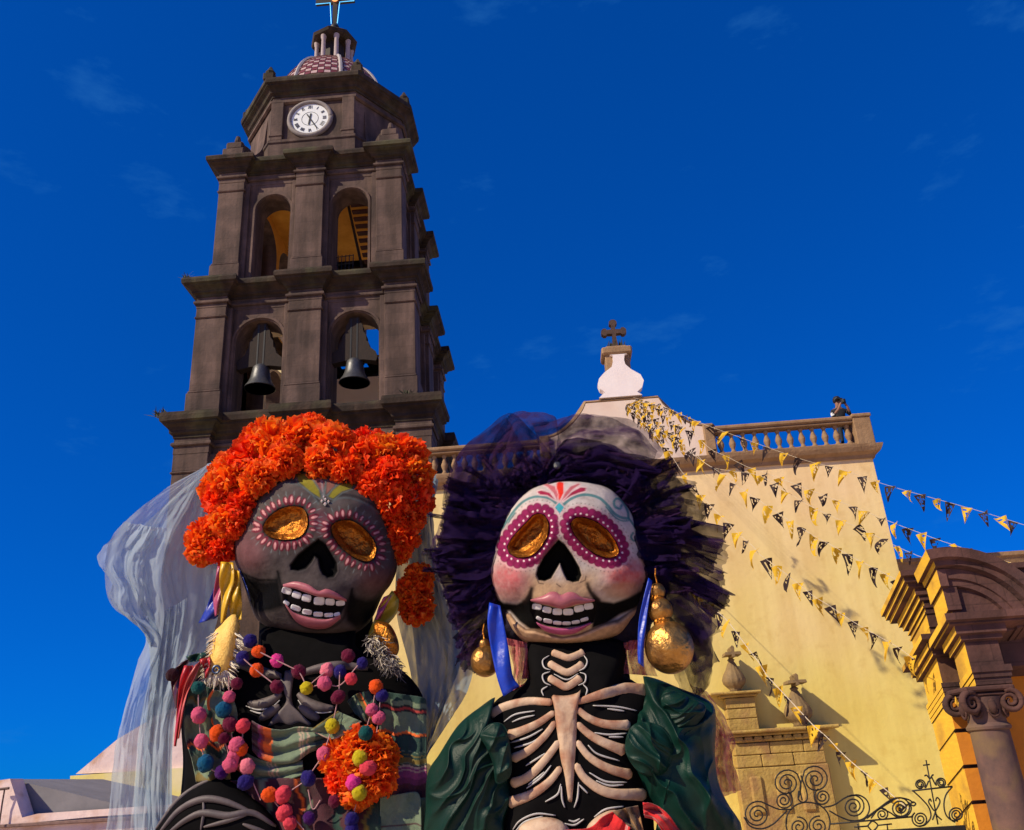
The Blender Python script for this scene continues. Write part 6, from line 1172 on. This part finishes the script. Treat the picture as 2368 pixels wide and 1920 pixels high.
for pts in ([(830, 150), (790, 180), (800, 225), (840, 240)], [(1045, 150), (1065, 185), (1050, 225), (1015, 245)], [(835, 250), (790, 270), (800, 315), (840, 335)], [(1020, 255), (1055, 270), (1050, 315), (1010, 335)], [(820, 340), (785, 365), (795, 400)], [(1040, 330), (1065, 360), (1055, 400)], [(860, 265), (940, 300), (1010, 262)]): line_on(TN2, F2, on6(pts), .003, M_LINE, pup2, 'brush_line', lift=.006, n=14)
for pts in ([(550, 560), (620, 515), (740, 493)], [(600, 562), (660, 538), (740, 520)], [(590, 690), (700, 655), (790, 605)], [(612, 722), (720, 690), (780, 650)], [(685, 832), (760, 785), (805, 755)], [(690, 972), (780, 905), (842, 830)], [(700, 950), (760, 905), (800, 870)], [(1100, 460), (1250, 468), (1372, 492)], [(1190, 480), (1295, 494)], [(1110, 628), (1200, 640), (1310, 632)], [(1070, 705), (1130, 760), (1265, 802)], [(1200, 655), (1290, 655)], [(1078, 875), (1180, 930), (1310, 935)], [(1120, 925), (1200, 955), (1290, 950)], [(902, 945), (880, 1010), (805, 1056)], [(905, 960), (910, 1040), (926, 1092)], [(1012, 935), (1005, 1030), (984, 1092)], [(1015, 950), (1068, 1003)], [(605, 1228), (650, 1172), (750, 1130), (870, 1140)], [(620, 1240), (680, 1180), (790, 1145)], [(1108, 1150), (1180, 1102), (1290, 1084)], [(925, 1190), (985, 1200), (1045, 1163)], [(950, 1170), (985, 1178), (1020, 1160)]): line_on(T2, F2, on6(pts), .0036, M_LINE, pup2, 'brush_line', lift=.004, n=16)
link('pelvis', fixn(blob(Frame(3.42-.17), on6([(630, 1260), (670, 1190), (770, 1152), (870, 1160), (940, 1205), (975, 1290), (960, 1420), (640, 1420)]), zz(6, 810, 1290), .05, .03, 60, 12)), M_BONE, pup2); link('pelvis', fixn(blob(Frame(3.42-.17), on6([(1060, 1220), (1120, 1150), (1210, 1108), (1270, 1120), (1230, 1190), (1150, 1260), (1080, 1300)]), zz(6, 1160, 1190), .03, .03, 50, 10)), M_BONE, pup2)
# satin sleeves
M_SATIN = M('bottle_green_satin', (.0030, .030, .021), (.0018, .016, .012), rough=.46, scale=5, bump=.2, bscale=220, spec=.22)
def satin(seed, amp=.05, sc=85, ang=.9):
    """gathered cloth: long irregular folds that fork and fade, plus a few cross creases"""
    c, s = math.cos(ang), math.sin(ang)
    def f(X, Y, R):
        w = fbm(X/170, Y/170, seed, 3)-.5; w2 = fbm(X/60, Y/60, seed+4, 2)-.5; u = (X*c+Y*s)/sc+3.0*w; v = (-X*s+Y*c)/sc
        k = sstep(.30, .70, fbm(v*.55+seed, u*.8, seed+6, 2)); r1 = (1-np.abs(np.sin(u*2.9+.8*w2)))**1.5; r2 = (1-np.abs(np.sin(u*4.7+1.7+.5*v+1.1*w2)))**1.8; r3 = (1-np.abs(np.sin(v*1.5+u*1.1+6*w+seed)))**4
        return amp*(.85*r1*(.35+.65*k)+.45*r2*(1-k)+.40*r3-.35)+amp*.5*w2
    return f
sl1 = thing('satin_sleeve', 'crumpled dark green satin sleeve on the left arm side of the pale puppet', 'sleeve', F2(1070, 1800, .1))
link('puff', fixn(blob(Frame(3.36), on6([(500, 410), (400, 470), (268, 580), (150, 760), (78, 880), (66, 1080), (74, 1330), (300, 1400), (540, 1340), (560, 1180), (600, 1060), (592, 850), (582, 690), (560, 590), (470, 530)]), zz(6, 330, 920), .13, .14, 220, 90, 2.8, 2.0, satin(3, .038, 66, .50))), M_SATIN, sl1)
link('ruffle', fixn(blob(Frame(3.36-.13), on6([(400, 640), (470, 570), (550, 580), (585, 690), (600, 860), (560, 930), (500, 940), (480, 820), (440, 720)]), zz(6, 520, 750), .045, .05, 120, 40, 2.4, 2.0, satin(8, .03, 40, .2))), M_SATIN, sl1)
sl2 = thing('satin_sleeve', 'crumpled dark green satin sleeve on the right side, beside the gold gourd earring', 'sleeve', F2(1600, 1750, .1))
link('puff', fixn(blob(Frame(3.36), on6([(1400, 285), (1480, 290), (1620, 345), (1830, 440), (1862, 570), (1855, 760), (1882, 950), (1950, 1090), (2015, 1190), (1990, 1300), (1700, 1400), (1480, 1340), (1500, 1150), (1440, 1020), (1350, 880), (1290, 730), (1312, 610), (1380, 480), (1430, 380)]), zz(6, 1610, 800), .14, .14, 240, 100, 2.8, 2.0, satin(5, .042, 72, -.45))), M_SATIN, sl2)
link('ruffle', fixn(blob(Frame(3.36-.12), on6([(1330, 600), (1420, 560), (1540, 600), (1600, 720), (1560, 860), (1470, 900), (1380, 870), (1300, 740)]), zz(6, 1440, 730), .05, .06, 140, 46, 2.4, 2.0, satin(12, .034, 46, -.9))), M_SATIN, sl2)
link('ruffle', fixn(blob(Frame(3.36-.10), on6([(1560, 360), (1700, 410), (1800, 470), (1740, 590), (1640, 660), (1560, 560), (1520, 440)]), zz(6, 1650, 500), .05, .06, 140, 46, 2.4, 2.0, satin(15, .03, 44, .8))), M_SATIN, sl2)
# red sash
sash = thing('red_waist_scarf', 'bright red waist scarf with striped border at the waist of the pale puppet', 'scarf', F2(1420, 1890, .2))
def s6(nm, A, B, col, par, off=.22, amp=.012, ph=0.0, nu=40, nv=30): return sheet(nm, F2, [(*zz(6, x, y), off) for x, y in A], [(*zz(6, x, y), off) for x, y in B], nu, nv, lambda u, v: amp*(np.sin(v*9+u*4+ph)+np.sin(u*11+v*3+ph)+1.4*(fbm(u*5, v*5, 3)-.5)), M_VCLOTH, par, col, thick=.004)
RD = (.62, .012, .015); s6('cloth', [(930, 1232), (1080, 1215), (1160, 1150), (1225, 1118)], [(930, 1420), (1150, 1420), (1300, 1330), (1330, 1215)], stripes('v', [(0, RD), (.82, (.5, .4, .38)), (.85, RD), (.88, (.5, .4, .38)), (.91, RD)]), sash)
s6('fringe', [(1225, 1118), (1300, 1095), (1380, 1080)], [(1335, 1220), (1400, 1260), (1430, 1330)], stripes('u', [(0, (.10, .05, .02)), (.25, (.2, .1, .03)), (.5, (.06, .03, .015)), (.75, (.22, .11, .04))], 0, .5), sash, .21); s6('cloth', [(1408, 1062), (1470, 1068), (1560, 1130), (1650, 1250)], [(1420, 1150), (1480, 1170), (1540, 1250), (1580, 1330)], stripes('v', [(0, RD), (.4, (.35, .02, .02)), (.5, RD), (.8, (.45, .3, .28)), (.84, RD)]), sash, .23, .014, 1.0)
# ribbons and gourd earrings
def rib5(nm, A, B, m, par, off, **k): return ribbon(nm, F2, [(*zz(5, x, y), off) for x, y in A], [(*zz(5, x, y), off) for x, y in B], m, par, **k)
BL2 = ribbon_mat('royal_blue_satin', (.006, .045, .50))
r1 = thing('blue_ribbon', 'broad royal blue ribbon hanging left of the pale face', 'ribbon', F2(1160, 1480, .1)); rib5('ribbon', [(425, 1270), (412, 1400), (432, 1550), (470, 1740), (515, 1880)], [(495, 1290), (520, 1420), (548, 1560), (575, 1740), (620, 1810)], BL2, r1, .12, amp=.007)
r2 = thing('blue_ribbon', 'narrow royal blue ribbon hanging right of the pale face beside the gold gourds', 'ribbon', F2(1490, 1420, .1)); rib5('ribbon', [(1455, 1110), (1420, 1250), (1392, 1400), (1385, 1560), (1388, 1660)], [(1478, 1130), (1455, 1280), (1440, 1420), (1425, 1560), (1425, 1690)], BL2, r2, .16, amp=.004)
def gourd(label, parts, off):
    t = thing('gourd_earring', label, 'earring', F2(*zz(5, parts[-1][0], parts[-1][1]), off))
    for i, (x, y, r_, sq) in enumerate(parts):
        c = np.array(F2(*zz(5, x, y), off)); R0 = r_*ZT[5][2]*.00168; mb = MB()
        mb.lathe([(R0*math.sin(a)*(1 if sq else 1), -R0*(1.0 if sq else 1.06)*math.cos(a)*(.8 if sq == 2 else 1)) for a in np.linspace(.05, math.pi-.05, 22)], c, 36); mb.build('gourd_bulb' if sq != 2 else 'rough_collar', M_GOLDE if sq != 2 else M_GOLD, t, smooth=True)
    c = np.array(F2(*zz(5, parts[0][0], parts[0][1]-parts[0][2]), off)); mb = MB(); mb.tube([c, c+np.array([-.004, 0, .03]), c+np.array([.002, .01, .06])], .003, 6); mb.build('hook', M_GOLD, t)
M_GOLDE = M('aged_gold_paint', (.60, .32, .085), (.36, .17, .04), rough=.38, metal=.85, scale=16, bump=.35, bscale=26, c3=(.17, .08, .03), s3=10)
gourd('large gold gourd earring of stacked bulbs right of the pale face', [(1512, 1198, 50, 0), (1512, 1246, 44, 2), (1532, 1322, 76, 0), (1552, 1398, 62, 2), (1588, 1560, 150, 0)], .13)
gourd('gold gourd earring partly behind the blue ribbon left of the pale face', [(392, 1540, 34, 0), (398, 1650, 92, 0)], .05)
# tulle hair
M_HAIR = tulle('dark_purple_tulle', (.012, .0055, .030), .84, .10, 9, .82); M_HAIR2 = tulle('sheer_purple_tulle', (.040, .016, .058), .68, .2, 16, .5); M_HAIR3 = tulle('violet_tulle', (.018, .009, .042), .66, .15, 12, .7); M_HAIRD = M('bunched_dark_tulle', (.006, .0035, .012), (.012, .006, .022), rough=.95, scale=14, bump=.8, bscale=40); M_GREYT = tulle('smoky_tulle', (.022, .015, .026), .66, .2, 16, .55); M_PINKT = tulle('rose_tulle', (.62, .17, .19), .72, .35, 30, .6)
hair = thing('tulle_hair', 'huge ruffled dark purple tulle headdress round the pale-faced puppet', 'headdress', F2(1310, 1150, -.1))
link('bunched_core', fixn(blob(Frame(3.42+.05), zl(5, [(420, 620), (560, 480), (720, 400), (900, 370), (1100, 400), (1300, 450), (1450, 620), (1560, 800), (1620, 1000), (1580, 1150), (1560, 1300), (1470, 1420), (1440, 1560), (1000, 1580), (520, 1540), (470, 1400), (400, 1250), (340, 1060), (350, 860), (380, 720)]), zz(5, 930, 950), .12, .18, 160, 40, 2.6, 2.0, lambda X, Y, R: .05*(fbm(X/26, Y/26, 6)-.5)*sstep(.3, .7, R))), M_HAIRD, hair)
rr = random.Random(21)
def frill(root, tip, w0, w1, mat, off, amp=.03, seed=0, bend=0.0, name='tulle_frill', offt=None):
    a = np.array(zz(5, *root)); b = np.array(zz(5, *tip)); d = b-a; L_ = np.linalg.norm(d); n = np.array([-d[1], d[0]])/L_; k = ZT[5][2]; mid = (a+b)/2+n*bend*k
    cen = [a, mid, b]; ot = off if offt is None else offt
    A = [(*(c-n*(w0*(1-t)+w1*t)*k/2), off+(ot-off)*t) for c, t in zip(cen, (0, .5, 1))]; B = [(*(c+n*(w0*(1-t)+w1*t)*k/2), off+(ot-off)*t) for c, t in zip(cen, (0, .5, 1))]
    def f(u, v):
        q = fbm(u*4+seed, v*4, seed)-.5; e = fbm(v*9, u*2+seed, seed+2)-.5; return amp*(2.6*q+np.sin(v*7+seed+6*q)*.45)*(.3+u), 22*e*u*u+0*v, 26*(fbm(v*6+3, seed+u, seed+5)-.5)*u
    return sheet(name, F2, A, B, 26, 22, f, mat, hair)
# dense frills round the head
for k in range(44):
    t = k/43; a = math.radians(-205+230*t+rr.uniform(-3, 3)); cx, cy = 920, 900; rx, ry = (480, 430); root = (cx+rx*.86*math.cos(a), cy+ry*.92*math.sin(a)); ln = rr.uniform(170, 300)*(1.25 if abs(math.cos(a)) > .75 else .8); tip = (cx+(rx+ln)*math.cos(a+rr.uniform(-.12, .12)), cy+(ry+ln*.62)*math.sin(a+rr.uniform(-.12, .12)))
    frill(root, tip, rr.uniform(100, 150), rr.uniform(150, 270), M_HAIR3 if k % 3 else M_HAIR, rr.uniform(-.02, .10), rr.uniform(.03, .06), k, rr.uniform(-40, 40), offt=rr.uniform(-.08, .14))
# left sweeping strands
for k in range(20):
    y0 = 560+k*38; frill((620-9*k if k < 12 else 470-6*(k-12), y0), (170-10*k if k < 10 else 70+16*(k-10), 560+k*46+rr.uniform(-30, 30)), rr.uniform(70, 110), rr.uniform(110, 210), M_HAIR3 if k % 2 else M_HAIR, rr.uniform(0, .08), .045, 100+k, rr.uniform(-40, 30), offt=rr.uniform(-.06, .12))
for (r_, t_) in (((470, 1150), (150, 1260)), ((470, 1230), (190, 1420)), ((480, 1300), (230, 1560)), ((490, 1380), (300, 1640)), ((440, 1250), (170, 1330)), ((450, 1400), (235, 1690)), ((480, 1450), (330, 1720))): frill(r_, t_, 90, 100, M_HAIR, .0, .03, int(r_[1]), 20, offt=-.05); frill((r_[0], r_[1]-30), (t_[0]+20, t_[1]-40), 80, 110, M_HAIR2, .02, .03, int(r_[1])+9, -20, offt=.04)
# right bands and strands
for (r_, t_, w0, w1, m) in (((1380, 690), (1940, 850), 150, 150, M_HAIR), ((1400, 800), (1950, 1000), 150, 170, M_HAIR3), ((1420, 760), (1900, 960), 110, 150, M_HAIR), ((1450, 900), (1880, 1060), 140, 120, M_HAIR), ((1480, 980), (1985, 1265), 150, 120, M_HAIR), ((1450, 1080), (1930, 1180), 130, 190, M_HAIR3), ((1490, 1010), (1960, 1275), 110, 95, M_HAIR), ((1470, 1060), (1905, 1330), 110, 90, M_HAIR), ((1430, 820), (1940, 905), 80, 120, M_HAIR2), ((1500, 930), (1930, 1120), 130, 130, M_HAIR2), ((1520, 1100), (1890, 1370), 120, 150, M_HAIR2), ((1560, 1180), (1860, 1520), 150, 170, M_HAIR2), ((1600, 1250), (1830, 1700), 170, 200, M_HAIR2), ((1560, 1200), (1780, 1640), 140, 180, M_HAIR3), ((1500, 1150), (1860, 1480), 150, 200, M_HAIR3), ((1440, 640), (1820, 690), 120, 150, M_GREYT), ((1400, 560), (1760, 560), 130, 170, M_GREYT), ((1250, 500), (1620, 350), 90, 60, M_HAIR), ((1300, 480), (1640, 420), 90, 130, M_GREYT)): frill(r_, t_, w0, w1, m, .04, .028, int(r_[0]+t_[1]), rr.uniform(-25, 25), 'tulle_band', offt=rr.uniform(-.03, .09))
# thin pointed wisps at the edge of the mass
for k in range(54):
    a = math.radians(-212+244*(k+rr.random())/54); cx, cy = 920, 900; root = (cx+440*math.cos(a), cy+400*math.sin(a)); ln = rr.uniform(230, 400)*(1.2 if abs(math.cos(a)) > .7 else .75); a2 = a+rr.uniform(-.16, .16); tip = (cx+(470+ln)*math.cos(a2), cy+(420+ln*.66)*math.sin(a2))
    frill(root, tip, rr.uniform(60, 120), rr.uniform(6, 40), M_HAIR2 if k % 2 else M_HAIR3, rr.uniform(-.04, .08), .03, 300+k, rr.uniform(-50, 50), 'tulle_wisp', offt=rr.uniform(-.08, .10))
# top sheets
def s5(A, B, m, seed, amp=.03, off=.0, offB=None): 
    def f(u, v): n = fbm(u*4+seed, v*5, seed)-.5; return amp*(2*n+.6*np.sin(v*13+u*7+seed+3*n)), 9*(fbm(u*8, v*8, seed+1)-.5), 9*(fbm(u*8+5, v*8, seed+2)-.5)
    return sheet('tulle_sheet', F2, [(*zz(5, x, y), off) for x, y in A], [(*zz(5, x, y), off if offB is None else offB) for x, y in B], 50, 40, f, m, hair)
s5([(140, 600), (170, 460), (240, 290), (400, 150), (565, 45), (700, 160), (820, 300)], [(560, 620), (600, 540), (660, 470), (720, 430), (780, 410), (830, 400), (870, 390)], M_HAIR3, 3, .03, -.04, .02)
s5([(380, 330), (460, 200), (565, 48), (700, 40), (845, 62), (870, 120)], [(640, 520), (700, 440), (760, 400), (820, 380), (860, 360), (900, 330)], M_HAIR2, 7, .03, -.06, .0)
s5([(860, 130), (960, 60), (1100, 60), (1250, 90), (1400, 170), (1520, 290)], [(860, 420), (960, 380), (1080, 370), (1200, 380), (1320, 430), (1420, 500)], M_HAIR2, 31, .05, -.06, .03)
s5([(120, 640), (150, 470), (230, 300), (380, 180), (540, 80)], [(480, 640), (520, 560), (580, 480), (640, 420), (720, 380)], M_HAIR2, 35, .03, -.08, .0)
s5([(700, 110), (830, 90), (960, 60), (1120, 55), (1330, 85), (1460, 170), (1560, 300)], [(800, 400), (880, 360), (960, 340), (1060, 340), (1180, 350), (1300, 380), (1380, 440)], M_HAIR2, 11, .04, -.04, .04)
s5([(850, 290), (920, 210), (1060, 215), (1200, 240), (1320, 300), (1440, 330), (1600, 350)], [(850, 480), (920, 460), (1020, 450), (1120, 450), (1220, 470), (1320, 520), (1420, 560)], M_HAIR, 15, .035, .02, .08)
s5([(820, 350), (900, 260), (1000, 300), (1150, 250), (1300, 310), (1500, 400)], [(800, 500), (880, 480), (1000, 470), (1120, 480), (1230, 510), (1340, 580)], M_HAIR, 19, .04, .04, .09)
s5([(1560, 330), (1650, 470), (1730, 560), (1825, 640), (1815, 745), (1700, 770)], [(1360, 520), (1400, 600), (1440, 660), (1460, 720), (1470, 780), (1480, 820)], M_GREYT, 23, .035, -.03, .03)
s5([(180, 500), (160, 620), (100, 760), (50, 900), (30, 990)], [(560, 600), (500, 720), (460, 830), (430, 950), (420, 1050)], M_HAIR2, 27, .03, .0, .03)
link('hair_brooch', fixn(blob(Frame(3.42-.1), zl(5, [(850, 360), (880, 362), (890, 385), (872, 408), (845, 400), (838, 380)]), zz(5, 865, 384), .008, .01, 30, 6)), M('black_brooch', (.02, .02, .025), (.06, .06, .07), rough=.25, scale=40, bump=.5), hair)
trail = thing('tulle_train', 'rose and purple tulle train falling behind the right sleeve of the pale puppet', 'train', F2(1650, 1650, -.1))
def s6t(A, B, m, seed, off, nm='tulle_layer'):
    def f(u, v): n = fbm(u*4+seed, v*5, seed)-.5; return .035*(2*n+.6*np.sin(v*16+u*5+3*n)), 8*(fbm(u*8, v*8, seed+1)-.5), 8*n
    return sheet(nm, F2, [(*zz(6, x, y), off) for x, y in A], [(*zz(6, x, y), off) for x, y in B], 50, 40, f, m, trail)
s6t([(1500, -60), (1560, 100), (1600, 250), (1640, 380)], [(1830, -120), (1842, 80), (1832, 300), (1770, 405)], M_HAIR2, 4, -.03); s6t([(1560, -20), (1620, 120), (1680, 280), (1720, 380)], [(1825, -60), (1838, 120), (1815, 340), (1760, 400)], M_HAIR2, 9, -.06)
s6t([(1700, 330), (1780, 520), (1800, 700), (1820, 900), (1850, 1050)], [(1810, 370), (1930, 560), (1985, 680), (1965, 800), (2025, 985)], M_PINKT, 14, -.06); s6t([(1720, 380), (1800, 560), (1830, 760), (1860, 1000)], [(1790, 400), (1880, 560), (1950, 720), (1985, 990)], M_PINKT, 18, -.09)
nt_ = thing('rose_neck_tulle', 'rose pink tulle gathered at both sides of the pale puppet neck', 'tulle', F2(1310, 1540, 0))
for A, B, sd in (([(590, 70), (610, 200), (600, 370)], [(690, 90), (700, 230), (680, 330)], 3), ([(560, 40), (600, 180), (640, 330)], [(690, 70), (705, 200), (700, 300)], 7), ([(1290, 70), (1285, 180), (1285, 262)], [(1420, 60), (1400, 180), (1440, 275)], 11), ([(1320, 60), (1320, 170), (1350, 265)], [(1480, 40), (1470, 180), (1500, 280)], 15)):
    sheet('tulle_layer', F2, [(*zz(6, x, y), .03) for x, y in A], [(*zz(6, x, y), .05) for x, y in B], 30, 24, lambda u, v, sd=sd: .02*(2*(fbm(u*4+sd, v*5, sd)-.5)+.6*np.sin(v*14+u*5)), M_PINKT, nt_)
